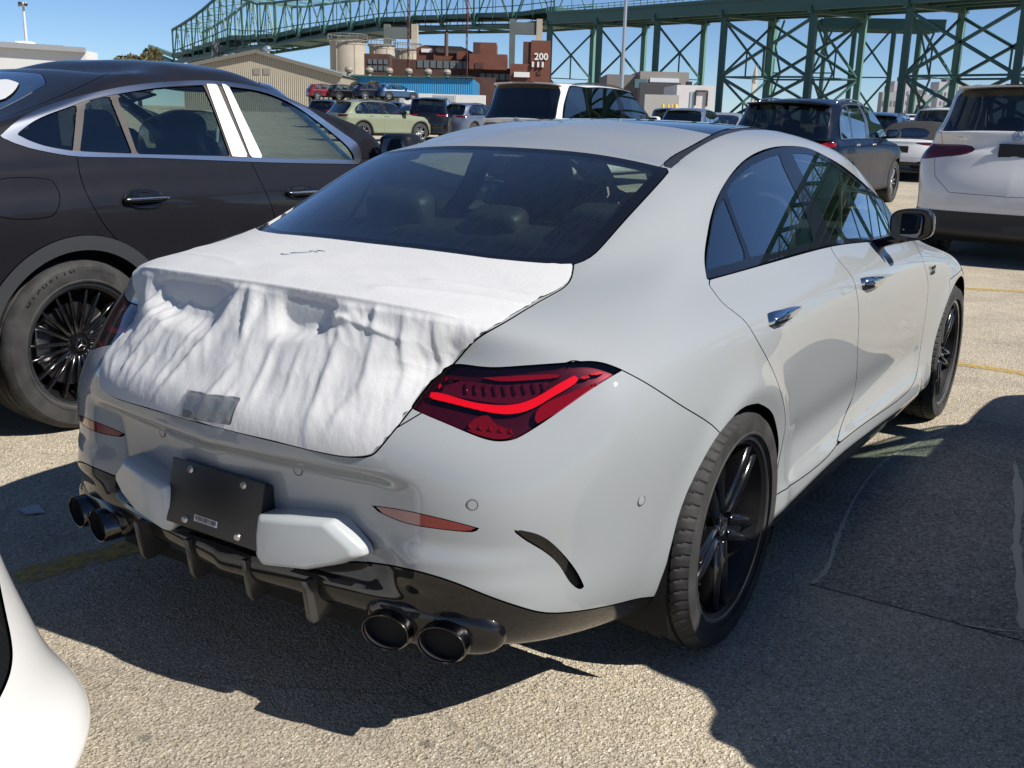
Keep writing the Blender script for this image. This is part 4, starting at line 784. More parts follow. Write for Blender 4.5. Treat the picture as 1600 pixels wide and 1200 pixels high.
    # diffuser ledge, fins and twin exhausts
    mb = MB(); xs = np.linspace(-.5, .5, 21); V = []; F = []
    for x in xs:
        y = -.972+.10*abs(x/.5)**2.2*.9; z = .392-.018*abs(x/.5)
        V += [(x, y+.12, z+.012), (x, y, z+.004), (x, y-.004, z-.004), (x, y+.02, z-.016), (x, y+.16, z-.04)]
    for k in range(20): F += [(k*5+i, k*5+i+1, k*5+6+i, k*5+5+i) for i in range(4)]
    mb.add(V, F).build('diffuser_ledge', M_BLACK_GLOSS, root, smooth=True, fix=False)
    mb = MB(); mb.box((-.52, -.86, .27), (.52, -.60, .37)); mb.build('diffuser_core', M_DARK, root)
    for x in (-.30, -.112, .085, .275):
        prof = [(-.968, .372), (-.962, .33), (-.955, .278), (-.945, .262), (-.92, .260), (-.80, .290), (-.75, .372)]
        MB().prism(prof, 'x', x-.008, x+.008).build('diffuser_fin', mat('fin_black', (.03, .029, .028), .32, coat=.4), root, bevel=.003)
    for s_ in (-1, 1):
        mb = MB()   # black shroud round the pipes
        mb.super((s_*.552, -.838, .318), (.325, .13, .128), .75, .55, 18, Matrix.Rotation(R(15*s_), 3, 'Z')); mb.build('exhaust_shroud', M_BLACK_GLOSS, root, smooth='all')
        for x, y in ((.618, -.912), (.490, -.940)):
            rot = Matrix.Rotation(R(14*s_), 4, 'Z')@Matrix.Scale(.73, 4, (0, 0, 1))
            mb = MB(); mb.lathe([(.050, .03), (.0525, .001), (.055, 0), (.0575, .004), (.058, .14)], 40, 'y').xf(Matrix.Translation((s_*x, y-.006, .305))@rot@Matrix.Rotation(0, 4, 'Z'))
            mb.build('exhaust_tip', mat('exhaust_dark_chrome', (.10, .095, .09), .16, 1), root, smooth=True, fix=False)
            mb = MB(); mb.lathe([(.0505, .004), (.049, .024), (0, .024)], 32, 'y').xf(Matrix.Translation((s_*x, y-.006, .305))@rot); mb.build('exhaust_pipe', M_DARK, root, smooth=True, fix=False)  # shallow black cup: the dark of a deep pipe put into its colour
    # door handles
    for k in ('rhandle', 'fhandle'):
        q = T[k]; C = sh.at(q[:, 0], q[:, 1]); n = unit(sh.nat(q[:, 0], q[:, 1]).mean(0)); ce = C.mean(0); m = len(C)
        for s_ in (-1, 1):
            V = []; 
            for sc, h in ((1.0, -.002), (1.0, .012), (.86, .024), (.5, .031)): V += list(ce+(C-ce)*sc+n*h)
            V.append(ce+n*.032); V = np.array(V)*[s_, 1, 1]
            F = [(a*m+i, a*m+(i+1) % m, (a+1)*m+(i+1) % m, (a+1)*m+i) for a in range(3) for i in range(m)]+[(3*m+i, 3*m+(i+1) % m, 4*m) for i in range(m)]
            MB().add(V, F).build('door_handle', M_CHROME, root, smooth='all')
    # side mirrors
    for s_ in (-1, 1):
        mb = MB(); mb.super((0, 0, 0), (.152, .14, .118), .6, .75, 16); V = mb.V[0]
        V[:, 1] -= np.where(V[:, 1] < -.03, (V[:, 1]+.03), 0); V[:, 2] *= 1-.9*np.clip(V[:, 0], 0, 1); V[:, 1] += .25*np.abs(V[:, 0]+.09)*.35
        mb.xf(Matrix.Translation((s_*.925, 1.53, 1.026))@Matrix.Scale(s_, 4, (1, 0, 0))@Matrix.Rotation(R(-6), 4, 'Y'))
        mi = mb.build('side_mirror', M_BLACK_GLOSS, root, smooth='all')
        mb = MB(); mb.super((0, 0, 0), (.116, .012, .086), .4, .6, 12); mb.xf(Matrix.Translation((s_*.918, 1.500, 1.026))@Matrix.Rotation(R(-22*s_), 4, 'Z')); mb.build('mirror_glass', mat('mirror_glass', (.14, .15, .16), .03, 1), mi, smooth='all')
        mb = MB(); mb.bar((s_*.785, 1.60, .935), (s_*.90, 1.55, .975), .07, .035); mb.build('mirror_arm', M_BLACK_GLOSS, mi, bevel=.008)
        mb = MB(); mb.tube([(s_*.90, 1.50, 1.010), (s_*.975, 1.52, 1.008), (s_*1.0, 1.555, 1.006)], .004, 8); mb.build('mirror_indicator', M_LIP, mi, smooth='all')
    # fender badge
    c = sh.at(*T['badge'][0])
    for k, w_ in enumerate(('TURBO', '4MATIC')):
        text_obj('fender_badge', w_, .021, M_BLACK_PLASTIC, root, basis(c+np.array((.004, .01, .018-.021*k)), (0, 1, .02), (0, 0, 1)), bold=.0006)
    cabin(root)
    for s_ in (-1, 1):   # wheel set
        pass
    w = make_wheel(root, .328, .2495, .245, 'star', 448, 1.3, 64)
    set_wheels(root, w, .785, 2.729, .328)
    # tyre lettering
    return root, sh

# ================================================================ white cloth over the boot
def vnoise(x, y, seed=0):
    """smooth value noise on a lattice"""
    xi = np.floor(x).astype(int); yi = np.floor(y).astype(int); fx = x-xi; fy = y-yi
    fx = fx*fx*(3-2*fx); fy = fy*fy*(3-2*fy)
    def h(a, b):
        n = (a*374761393+b*668265263+seed*144665) & 0x7fffffff
        n = ((n ^ (n >> 13))*1274126177) & 0x7fffffff
        return ((n ^ (n >> 16)) & 0xffff)/65535.0
    return (h(xi, yi)*(1-fx)+h(xi+1, yi)*fx)*(1-fy)+(h(xi, yi+1)*(1-fx)+h(xi+1, yi+1)*fx)*fy

def seg_d(x, z, a, b):
    ax, az = a; bx, bz = b; dx, dz = bx-ax, bz-az; L = dx*dx+dz*dz
    t = np.clip(((x-ax)*dx+(z-az)*dz)/L, 0, 1)
    s = ((x-ax)*dz-(z-az)*dx)/math.sqrt(L)
    return np.hypot(x-ax-t*dx, z-az-t*dz), t, s

def build_cover():
    T = np.array(CLA_UV['cloth'])
    sh = Shell(CLA_NET, 60, 40, 2.0)
    W = sh.whole()
    m = (W.uv[:, 0] > 11.3) & (W.uv[:, 1] > 4.7) & (W.uv[:, 1] < 10.3)
    W = Piece(W.V, W.N, W.uv, W.F[m[W.F].all(1)]).used()
    # ragged hem
    q = dense(np.vstack([[(12.3, 9.955), (11.969, 9.978)], T[1:], [(14.0, 4.955)]]), .03, False)
    ew = (vnoise(np.arange(len(q))*.35, np.zeros(len(q)), 5)-.5)*.03
    poly = np.vstack([[(14.4, 9.90), (13.6, 9.91), (12.9, 9.90)], q+np.stack([ew, ew*.6], 1), [(14.4, 4.955)]])
    fd = W.field(sh, poly); W.uv = np.concatenate([W.uv, fd[:, None]], 1); C, _ = W.cut(fd)
    k = len(C.V); C = Piece(np.concatenate([C.V, C.V*[-1, 1, 1]]), np.concatenate([C.N, C.N*[-1, 1, 1]]), np.concatenate([C.uv]*2), np.concatenate([C.F, C.F[:, ::-1]+k]))
    key = np.round(C.V*1e5).astype(np.int64); _, f, inv = np.unique(key, axis=0, return_index=True, return_inverse=True); inv = inv.ravel()
    C = Piece(C.V[f], C.N[f], C.uv[f], inv[C.F]); edge = np.clip(-C.uv[:, 2], 0, 1)
    # behind the lip the cloth is stretched straight from the lip to the hem
    v = C.uv[:, 1]; t = np.clip((8.02-v)/(8.02-4.96), 0, 1); sgn = np.sign(C.V[:, 0]); sgn[sgn == 0] = 1
    a_, b2_ = sh.at(C.uv[:, 0], np.full(len(v), 8.02)), sh.at(C.uv[:, 0], np.full(len(v), 4.96)); ch = a_*(1-t)[:, None]+b2_*t[:, None]; ch[:, 0] *= sgn
    wgt = (sstep(0, .06, t)*sstep(.0, .11, edge))[:, None]
    nrm = unit(np.stack([np.zeros(len(v)), -(a_-b2_)[:, 2], (a_-b2_)[:, 1]], 1)); nrm = np.where(nrm[:, 1:2] > 0, -nrm, nrm)
    V0 = C.V.copy(); N0 = C.N.copy()
    hgt = ((C.V-ch)*nrm).sum(1); hgt = .5*(hgt+np.sqrt(hgt*hgt+.010**2))
    C.V = C.V*(1-wgt)+(ch+nrm*hgt[:, None])*wgt; C.N = unit(C.N*(1-wgt)+nrm*wgt)
    x, y, z = C.V[:, 0], C.V[:, 1], C.V[:, 2]
    rear = sstep(8.05, 7.85, v); hem = sstep(4.95, 5.5, v); topw = 1-rear
    d = np.full(len(x), .005)
    d -= .003*rear*sstep(.0, .3, t)*sstep(.6, .4, t)
    folds = [((-.30, .985), (-.45, .72), .011, .016), ((-.345, .985), (-.49, .75), .009, .011), ((-.225, .98), (-.385, .70), .011, .015), ((-.265, .98), (-.42, .74), .007, .009), ((-.047, .99), (-.165, .72), .013, .020), ((-.035, .985), (.028, .82), .013, .018), ((.028, .82), (-.02, .69), .009, .012),
             ((.016, .97), (.02, .82), -.008, .012), ((.25, .935), (.44, .90), .010, .009), ((.341, .955), (.385, .76), .010, .016), ((.405, .96), (.46, .77), .011, .016), ((.475, .955), (.505, .82), .010, .014), ((.262, .93), (.295, .675), .010, .016), ((.335, .975), (.34, .90), .008, .010),
             ((-.10, .86), (-.19, .69), .007, .010), ((-.16, .88), (-.21, .70), .006, .008), ((-.32, .86), (-.36, .70), .006, .009), ((.10, .90), (.12, .70), .005, .010), ((.18, .90), (.205, .70), .006, .010), ((.37, .83), (.33, .70), .006, .012), ((.06, .78), (.04, .69), .006, .008), ((-.26, .80), (-.30, .70), .006, .008)]
    for a, b, h, w in folds:
        ds, q, s = seg_d(x, z, a, b)
        sharp = np.where(s > 0, w*.45, w*1.3)
        d += rear*h*.62*np.exp(-(s/sharp)**2)*np.where((q > 0) & (q < 1), 1, np.exp(-((ds-np.abs(s))/.02)**2))*np.sin(np.clip(q*.92+.08, 0, 1)*np.pi)
    d += .012*np.exp(-np.abs(v-8.03)/.10)*sstep(.02, .10, edge)
    # the metal is hollow under the lip: in two places the cloth sags into it
    for xa, xb, te, dp in ((-.43, -.06, .46, .031), (.050, .255, .38, .029)):
        xm, xh = (xa+xb)/2, (xb-xa)/2; q = (x-xm)/xh
        te_ = te*(1-.22*q*q)+.05*(vnoise(x*26, z*6, 16)-.5)+(.10*q if xa < 0 else -.05*q)
        d -= rear*dp*sstep(1.02, .40, np.abs(q)+.10*(vnoise(x*12, z*30, 17)-.5))*sstep(.0, .10, t)*sstep(te_, te_*.55, t)
    # gathered bunch along the edge of the right hollow
    d += rear*.010*np.exp(-(((x-.235)/.06)**2+((z-.935)/.022)**2))*(vnoise(x*70, z*70, 4)*1.6)
    # fine vertical crinkles and soft crumple
    for sc, am, sd in ((13, .0026, 1), (31, .0018, 2), (80, .0010, 3)):
        n = vnoise(x*sc+z*sc*.30+2.2*vnoise(x*7, z*6, sd+20), z*sc*.30+1.5*vnoise(x*9, z*5, sd+30), sd); d += rear*hem*am*(1-np.abs(2*n-1)*1.6)
    for sc, am, sd in ((9, .004, 7), (24, .0014, 8)):
        d += topw*am*(vnoise(x*sc*.8, y*sc*1.6, sd)-.4)*sstep(9.95, 9.5, v)
    # diagonal pull lines at the right rear corner of the deck
    for a, b, h, w in (((.30, -.72), (.56, -.60), .004, .014), ((.36, -.60), (.60, -.52), .004, .012), ((-.20, -.70), (-.52, -.60), .003, .012)):
        ds, q, s = seg_d(x, y, a, b); d += topw*h*np.exp(-(s/w)**2)*np.exp(-((ds-np.abs(s))/.03)**2)
    clear = np.maximum(((C.V-V0)*C.N).sum(1), 0)      # never sink into the metal below
    V = C.V+C.N*np.maximum(d, .003-clear)[:, None]
    # the clear document window is its own patch: cut it out of the cloth
    u_, w_ = V[:, 0], V[:, 2]
    cx, cz, hx, hz = .014, .727, .079, .028
    e = np.maximum(np.abs(u_-cx-.06*(w_-cz))-hx, np.abs(w_-cz-.05*(u_-cx))-hz); e = np.where(C.V[:, 1] < -.8, e, 9.)
    P = Piece(V, C.N, C.uv, C.F); win, P = P.cut(e)
    m = mat('white_cloth', (.55, .555, .56), .85)
    b = m.node_tree.nodes['Principled BSDF']; tc = nd(m, 'ShaderNodeTexCoord')
    n1 = nd(m, 'ShaderNodeTexNoise', Scale=85.0, Detail=6.0, Roughness=.65); mp = nd(m, 'ShaderNodeMapping'); mp.inputs['Scale'].default_value = (1, 1, .35); lk(m, tc.outputs['Object'], mp.inputs[0]); lk(m, mp.outputs[0], n1.inputs['Vector'])
    n2 = nd(m, 'ShaderNodeTexNoise', Scale=900.0, Detail=2.0); lk(m, tc.outputs['Object'], n2.inputs['Vector'])
    bp = nd(m, 'ShaderNodeBump', Strength=.34, Distance=.004); lk(m, n1.outputs[0], bp.inputs['Height'])
    b2 = nd(m, 'ShaderNodeBump', Strength=.25, Distance=.0005); lk(m, n2.outputs[0], b2.inputs['Height']); lk(m, bp.outputs[0], b2.inputs['Normal']); lk(m, b2.outputs[0], b.inputs['Normal'])
    # thin weave lets a little light through
    b.inputs['Subsurface Weight'].default_value = 0
    o = m.node_tree.nodes['Material Output']; tl = nd(m, 'ShaderNodeBsdfTranslucent'); tl.inputs[0].default_value = (.8, .8, .79, 1); mx = nd(m, 'ShaderNodeMixShader'); mx.inputs[0].default_value = .12
    lk(m, b.outputs[0], mx.inputs[1]); lk(m, tl.outputs[0], mx.inputs[2]); lk(m, mx.outputs[0], o.inputs[0])
    root = thing('boot_cover', 'white wrinkled cloth cover draped over the boot of the grey coupe', 'cloth cover')
    P = P.used(); c = mesh_obj('cloth', P.V, P.F, m, root)
    win = win.used()
    wv = win.V+win.N*(.003+.004*vnoise(win.V[:, 0]*60, win.V[:, 2]*60, 9))[:, None]
    gm = mat('clear_film', (.16, .17, .18), .12, coat=.6); gm.node_tree.nodes['Principled BSDF'].inputs['Alpha'].default_value = .62
    mesh_obj('clear_pocket', wv, win.F, gm, root)
    # what shows through the pocket: a dark lining with a paper behind half of it
    bk = win.offset(-.0015); mesh_obj('pocket_lining', bk.V-win.N*.0012, bk.F, mat('pocket_grey', (.20, .21, .23), .6), root)
    # hem strips round the pocket
    mb = MB(); y0 = float(V[np.argmin(np.hypot(u_-cx, w_-cz)+np.where(C.V[:, 1] < -.8, 0, 9)), 1])
    # faint pen marks on the deck
    dk = mat('pen_mark', (.22, .26, .34), .7)
    def on_deck(px, py):
        k_ = np.argmin((P.V[:, 0]-px)**2+(P.V[:, 1]-py)**2+np.where(P.uv[:, 1] > 8.2, 0, 9)); return P.V[k_]+P.N[k_]*.0012
    for pts in (((-.162, -.575), (-.150, -.577), (-.138, -.574)), ((-.142, -.560), (-.120, -.545), (-.100, -.533), (-.094, -.515)), ((-.112, -.525), (-.100, -.520), (-.085, -.524)), ((-.098, -.512), (-.088, -.505), (-.078, -.508))):
        MB().tube([on_deck(*q) for q in pts], .0016, 5).build('pen_mark', dk, root, smooth='all')
    return root

# ================================================================ other cars: one parametric skin
def car_net(W=.945, fo=.86, ro=.95, wb=2.89, H=1.64, zb=1.07, zh=1.02, zs=.30, rk=.42, gb=.16, top=.74, gz=None, cowl=-.28, wsl=.80, roof_b=.10, tail=.0, hoodlen=1.0, q=(0, .32, .30, .20, .06)):
    """W half width, fo/ro overhangs, zb belt, zh bonnet at the cowl, rk run of the rear glass, gb its base ahead of the tail, roof_b roof end drop"""
    t8 = [None, 0, .13, .30, .48, .64, .80, .915, 1.0]
    xs = [.90, .965, .985, .978, .985, .995, .995, .965, .905]
    net = []
    yfa = wb; gz = gz or zb+.02
    ys = [yfa-.58, yfa-1.15, yfa-1.72, .62, .16]           # stations 5..9
    for v in range(9):
        t = t8[v]; row = []
        zf = lambda zt: zs-.04 if t is None else zs+t*(zt-zs)
        tt = 0 if t is None else t
        xf = xs[v]
        nose = fo-(.10 if v == 0 else .02 if v == 1 else 0)-.22*max(0, tt-.62)/.38
        row += [(0, yfa+nose, zf(zh-.13)), (.50*W, yfa+nose-.05, zf(zh-.12)), (.80*W*min(1, xf+.03), yfa+nose-.30, zf(zh-.10)), (.94*W*xf+.0, yfa+min(.38, nose-.35), zf(zh-.05)), (W*(xf+(.01 if 2 < v < 6 else 0)), yfa, zf(zh-.015))]
        for y in ys: row.append((W*xf, y, zf(zb-.02 if y > yfa-.7 else zb)))
        tl = -ro+(.06 if v == 0 else .0)+(.0, .0, .0, .0, .005, .03, .07, .10, .13)[v]+tail*max(0, tt-.6)
        xr = xf if v < 7 else xf-.01
        row += [(W*xr*.995, -.36, zf(zb)), (W*xr*.96, min(-.42, -.36-(ro-.36)*.55), zf(zb)), (W*xr*.83, tl+.12, zf(zb)), (W*xr*.46, tl+.025, zf(zb)), (0, tl, zf(zb))]
        if v == 0: row = [(x*.94, y*.97, z) for x, y, z in row]
        net.append(row)
    yc = yfa+cowl; yt = yc-wsl; ft = H-.09
    gy = -ro+gb; ty = gy+rk; rt = H-roof_b
    for v, (s, xr) in ((9, (.12, .885)), (10, (.30, .86)), (11, (.62, .81)), (12, (1.0, top))):
        zl = zb+(H-.10-zb)*s; row = []
        if v == 9: fr = [(0, yfa+.32*hoodlen, zh-.10), (.36*W, yfa+.27*hoodlen, zh-.10), (.58*W, yfa+.10, zh-.085), (.69*W, yfa-.10, zh-.06), (.78*W, yfa-.32, zh-.02)]
        else:
            qq = {10: 0, 11: .5, 12: 1.0}[v]; y0 = yc+(yt-yc)*qq; z0 = zh+(ft-zh)*qq; nar = 1-qq*.12
            fr = [(0, y0+.10, z0+.015*qq), (.28*W*nar, y0+.075, z0+.012*qq), (.47*W*nar, y0+.02, z0+.004), (.62*W*nar, y0-.07, z0-.002), (.72*W*nar, y0-.19, z0-.01)]
        row += fr
        a5 = {9: yc-.24, 10: yc-.32, 11: yc-.32-.42*wsl, 12: yc-.32-.86*wsl}[v]
        row.append((W*(xr-.01), a5, zl if v < 12 else zl-.012))
        ge = {9: -.07, 10: 0, 11: .5, 12: 1.0}[v]; y9 = max(ys[4]-.04*max(0, ge), gy+rk*max(ge, 0)+q[1]+q[0]*max(ge, 0))
        for k in (1, 2, 3, 4):
            y = ys[k] if k == 1 and v < 11 else y9+(a5-.24-y9)*(4-k)/3 if v >= 11 or k == 1 else ys[k]
            y = min(y, a5-.2) if k == 1 else y
            row.append((W*xr, y, zl+(.012 if v == 12 and k in (2, 3) else 0)))
        g = {9: -.07, 10: 0, 11: .5, 12: 1.0}[v]
        yg = gy+rk*max(g, 0)-(.03 if v == 9 else 0); zg = gz+(rt-gz)*max(g, 0)-(.035 if v == 9 else 0); xg = xr
        zq = zl if v > 10 else min(zl, max(zg, zb+.02))
        c_y = min(-.30+.5*max(g, 0)*max(0, ty+.2), yg+.75)
        row += [(W*xg*.995, max(-.30, yg+q[2]) if yg > -.72 else -.30, .5*zl+.5*zg if v < 12 else .5*zl+.5*rt), (W*xg*.955, yg+q[3], .25*zl+.75*zg), (W*xg*.84, yg+q[4], zg-.004), (W*xg*.46, yg+.012, zg+.012), (0, yg, zg+.018)]
        net.append(row)
    for v, xr, dz in ((13, top-.13, -.035), (14, .36, -.007), (15, 0, 0)):
        f = {13: .12, 14: .30, 15: .42}[v]; ye0 = yt+.08-f*.9; ye1 = ty+f*.9; row = []
        for u in range(15):
            if u <= 5: y = ye0+(.06, .055, .04, .0, -.05, -.14)[u]*(1-f*.5); sx = (0, .30, .55, .75, .88, .97)[u]
            elif u < 10: y = (ye0-.14)+(ye1+.16-(ye0-.14))*(u-5)/5; sx = 1
            else: y = ye1+(.16, .07, .02, .0, -.005)[u-10]*(1-f*.4); sx = (.99, .95, .84, .46, 0)[u-10]
            e = np.clip((y-(ye0-.1))/.9, 0, 1); 
            yr = (y-ty)/max(yt-ty, .1); arch = -.10*(max(0, yr-.55)/.45)**2-roof_b*(max(0, .45-yr)/.45)**1.7
            row.append((W*xr*sx, y, H+dz+arch*(1-.25*f)))
        net.append(row)
    net = np.array(net, float); net[:, 0, 0] = 0; net[:, -1, 0] = 0; net[-1, :, 0] = 0
    return net

SUV_DLO = [(9.75, 8.35), (8.6, 8.3), (7, 8.25), (5.4, 8.25), (4.85, 8.6), (4.82, 9.8), (4.9, 11), (5.1, 11.75), (5.8, 12.1), (7, 12.2), (8.4, 12.2), (9.3, 12.0), (9.85, 11.2), (10.0, 9.8)]
SUV_PANES = [[(9.65, 8.6), (8.75, 8.5), (8.75, 11.95), (9.25, 11.85), (9.75, 11.1), (9.88, 9.8)], [(8.6, 8.5), (7.15, 8.45), (7.15, 12.0), (8.6, 12.0)], [(6.85, 8.45), (5.45, 8.45), (5.0, 8.7), (4.98, 9.8), (5.05, 11), (5.25, 11.65), (5.9, 11.92), (6.85, 12.0)]]
SUV_RG = [(14.3, 11.9), (13, 11.9), (12.1, 11.8), (11.7, 11.3), (11.65, 10.4), (11.8, 9.95), (12.2, 9.8), (13, 9.75), (14.3, 9.75)]
SUV_LAMP = [(13.05, 7.25), (12.5, 7.35), (11.6, 7.5), (10.9, 7.55), (10.75, 7.2), (11.0, 6.85), (11.7, 6.55), (12.5, 6.5), (12.98, 6.6)]

def make_car(name, label, cat, loc, rz=0.0, group=None, net=None, colour=None, su=10, sv=6, wheel=(.365, .255, .235, 'five'), clad=True, trim=None, rails=True, spoiler=True, lamp=SUV_LAMP, dlo=SUV_DLO, panes=SUV_PANES, rg=SUV_RG, clad_h=1.25, glass_m=None, rear_glass=None, detail=1, plate=True, wb=2.89, soft_top=False, skirt=None, badge=None, lamp_m=None, cab=True, film=None, mirror=True, emblem=False, doors=None, extras=(), window_fn=None, lip=None, handles=True, grille_u=1.2):
    root = thing(name, label, cat, loc, rz, group)
    sh = Shell(net, su, sv, 1.0); W = sh.whole(); G0 = sh.G
    root.location.z = gz(loc[0], loc[1])
    half = G0[..., 0].max(); H = G0[..., 2].max(); ro = -G0[..., 1].min()
    glass_m = glass_m or G_SIDE; rear_glass = rear_glass or glass('privacy_glass', (.05, .06, .065))
    colour = colour or P_GREY; trim = trim or M_BLACK_GLOSS
    Rt = wheel[0]
    def cutp(poly, g=.0018):
        nonlocal W
        a, b = W.cut(W.field(sh, poly), g); W = b; return a
    def emit(nm, P, m, both=True, rim=.012, lift=0, parent=root):
        if P.empty(): return None
        if lift: P = P.offset(lift)
        if rim and detail: P.rim(rim)
        if both: o = piece_obj(nm, P, m, parent); piece_obj(nm, P.flip(), m, parent); return o
        return piece_obj(nm, P.mirrored(), m, parent)
    ar = Rt+.045
    for y in (0, wb):
        r_ = np.where(W.V[:, 0] > half*.55, np.hypot(W.V[:, 1]-y, W.V[:, 2]-Rt)-ar, 9.); _, W = W.cut(r_)
    if not soft_top:
        D = cutp(curve(dlo, 4, True), .001)
        if not window_fn: D = sweep(D)
        if window_fn: window_fn(sh, D, emit)
        for k, q in enumerate(panes):
            a, D = D.cut(D.field(sh, curve(q, 1, True))); emit('side_window', a, glass_m, rim=0, lift=-.003)
        if not window_fn: emit('window_trim', D, trim)
        ws = np.array([(-.5, 10.2), (2.6, 10.2), (4.35, 10.3), (4.5, 11.2), (4.4, 12.0), (3, 12.1), (-.5, 12.15)])
        emit('windscreen', cutp(ws), glass_m, False, 0)
    g = cutp(np.array(rg)); emit('rear_window', g, rear_glass, False, 0)
    if lamp is not None: emit('tail_lamp', cutp(curve(lamp, 3, True)), lamp_m or mat('tail_lamp_red', (.16, .006, .012), .1, coat=1))
    if clad:
        # dark lower body and wheel arch lips
        e = np.minimum(W.uv[:, 1]-clad_h, 9.0)
        for y in (0, wb): e = np.minimum(e, np.where(W.V[:, 0] > half*.55, np.hypot(W.V[:, 1]-y, W.V[:, 2]-Rt)-ar-.055, 9.))
        if skirt: e = np.minimum(e, np.where(W.V[:, 1] < -ro*.55, W.V[:, 2]-skirt, 9.))
        C, W = W.cut(e, 0); emit('lower_cladding', C, M_BLACK_PLASTIC, False, .01, .004)
    if lip:
        e = np.full(len(W.V), 9.)
        for y in (0, wb): e = np.minimum(e, np.where(W.V[:, 0] > half*.55, np.hypot(W.V[:, 1]-y, W.V[:, 2]-Rt)-ar-lip[1], 9.))
        C, W = W.cut(e, .001); emit('arch_lip', C, lip[0], True, .02, .005)
    for nm_, poly_, m_, lift_ in extras:
        a = cutp(poly_, .0016); emit(nm_, a, m_ or colour, True, .012, lift_)
    if detail:
        for q in doors or ([(8.95, 8.5), (9.05, 7.4), (8.85, 6), (8.55, 4.4), (8.45, 1.6), (7, 1.5), (7, 8.5)], [(7, 8.5), (7, 1.5), (5.25, 1.6), (5.0, 4), (5.0, 8.5)]):
            emit('door', cutp(np.array(q), .0018), colour)
        emit('tailgate', cutp(np.array([(14.3, 12.3), (11.6, 12.3), (11.45, 10.5), (11.9, 9.3), (12.0, 7.4), (12.25, 5.0), (12.7, 3.9), (14.3, 3.8)]), .0025), colour, False)
        emit('bonnet', cutp(np.array([(-.4, 7.4), (2.4, 7.5), (4.6, 8.6), (4.4, 10.1), (-.4, 10.1)]), .0025), colour, False)
        emit('headlamp', cutp(curve([(1.5, 6.3), (2.2, 6.9), (3.2, 7.1), (3.3, 6.6), (2.4, 5.8), (1.6, 5.6)], 3, True)), mat('headlamp', (.05, .055, .06), .06, coat=1))
        emit('grille', cutp(np.array([(-.4, 3.2), (grille_u, 3.3), (grille_u+.1, 6.2), (-.4, 6.4)])), M_BLACK_PLASTIC, False, 0, -.015)
    emit('body', W, colour, False)
    # dark inside of the lower body and the wheel wells
    lin = Shell(net, max(3, su//3), max(2, sv//3), 1.0).whole(); lin, _ = lin.cut(lin.uv[:, 1]-8.2)
    r_ = np.minimum(np.where(lin.V[:, 0] > half*.55, np.minimum(np.hypot(lin.V[:, 1]-wb, lin.V[:, 2]-Rt)-ar-.02, np.hypot(lin.V[:, 1], lin.V[:, 2]-Rt)-ar-.02), 9), 9); _, lin = lin.cut(r_)
    piece_obj('inner_shell', lin.offset(-.03).mirrored(), M_DARK, root)
    mb = MB(); mb.box((-half*.68, -ro+.25, .22), (half*.68, wb+.5, .32)); mb.build('underbody', M_DARK, root)
    mb = MB()
    for y in (0, wb):
        for s_ in (-1, 1):
            a = np.linspace(R(-20), R(200), 14); V = []; F = []; n = 14
            for xx in (half*.96, half*.66):
                for t in a: V.append((s_*xx, y+math.cos(t)*(ar+.012), Rt+math.sin(t)*(ar+.012)))
            F = [(i, i+1, n+i+1, n+i) for i in range(n-1)]; V.append((s_*half*.66, y, Rt)); F += [(n+i, n+i+1, 2*n) for i in range(n-1)]
            MB().add(V, F).build('wheel_well', M_DARK, root, fix=False)
    w = make_wheel(root, *wheel, n_seg=96 if detail > 1 else 40 if detail else 24, tread=1 if detail else 0, sip=60 if detail > 1 else 0, m_rim=None if wheel[3] == 'multi' else M_SILVER, detail=detail > 1)
    set_wheels(root, w, half-wheel[2]/2-.022, wb, Rt)
    zb = float(sh.at(7, 8)[2])
    if cab: cabin(root, half-.26, -.2, wb-.7, .42, zb-.03, wb*.42, wb*.12+.1, H-.44, parcel=False)
    if rails:
        for s_ in (-1, 1):
            q = sh.at(np.linspace(9.6, 5.4, 18), np.full(18, 12.75))*[s_, 1, 1]; h = np.sin(np.linspace(0, np.pi, 18))**.35*.035
            q[:, 2] += h; MB().tube(q, .014, 8).build('roof_rail', M_LIP if rails == 'silver' else M_BLACK_PLASTIC if rails is True else colour, root, smooth='all')
    if spoiler:
        us = np.concatenate([np.linspace(11.7, 14, 12)]); up_ = sh.at(us, np.full(12, 12.5)); lo = sh.at(us, np.full(12, 11.75))
        V = []; F = []
        prof = []
        for k in range(12):
            b = up_[k]; l = lo[k]; prof.append([b+(0, .02, .004), b+(0, -.05, .012), l+(0, -.10, .030+(b[2]-l[2])*.4), l+(0, -.095, .012+(b[2]-l[2])*.2), l+(0, .0, .006)])
        pr = np.array(prof); pr = np.concatenate([pr, pr[-2::-1]*[-1, 1, 1]]); n = len(pr)
        F = [(k*5+i, k*5+i+1, k*5+6+i, k*5+5+i) for k in range(n-1) for i in range(4)]+[(0, 1, 2, 3, 4), tuple((n-1)*5+4-i for i in range(5))]
        MB().add(pr.reshape(-1, 3), F).build('roof_spoiler', colour, root, smooth=True)
        if detail: MB().box((-.22, -.004, -.006), (.22, .004, .006)).build('brake_light', M_BLACK_GLOSS, root, loc=tuple(lo[-1]+np.array((0, -.099, .03))))
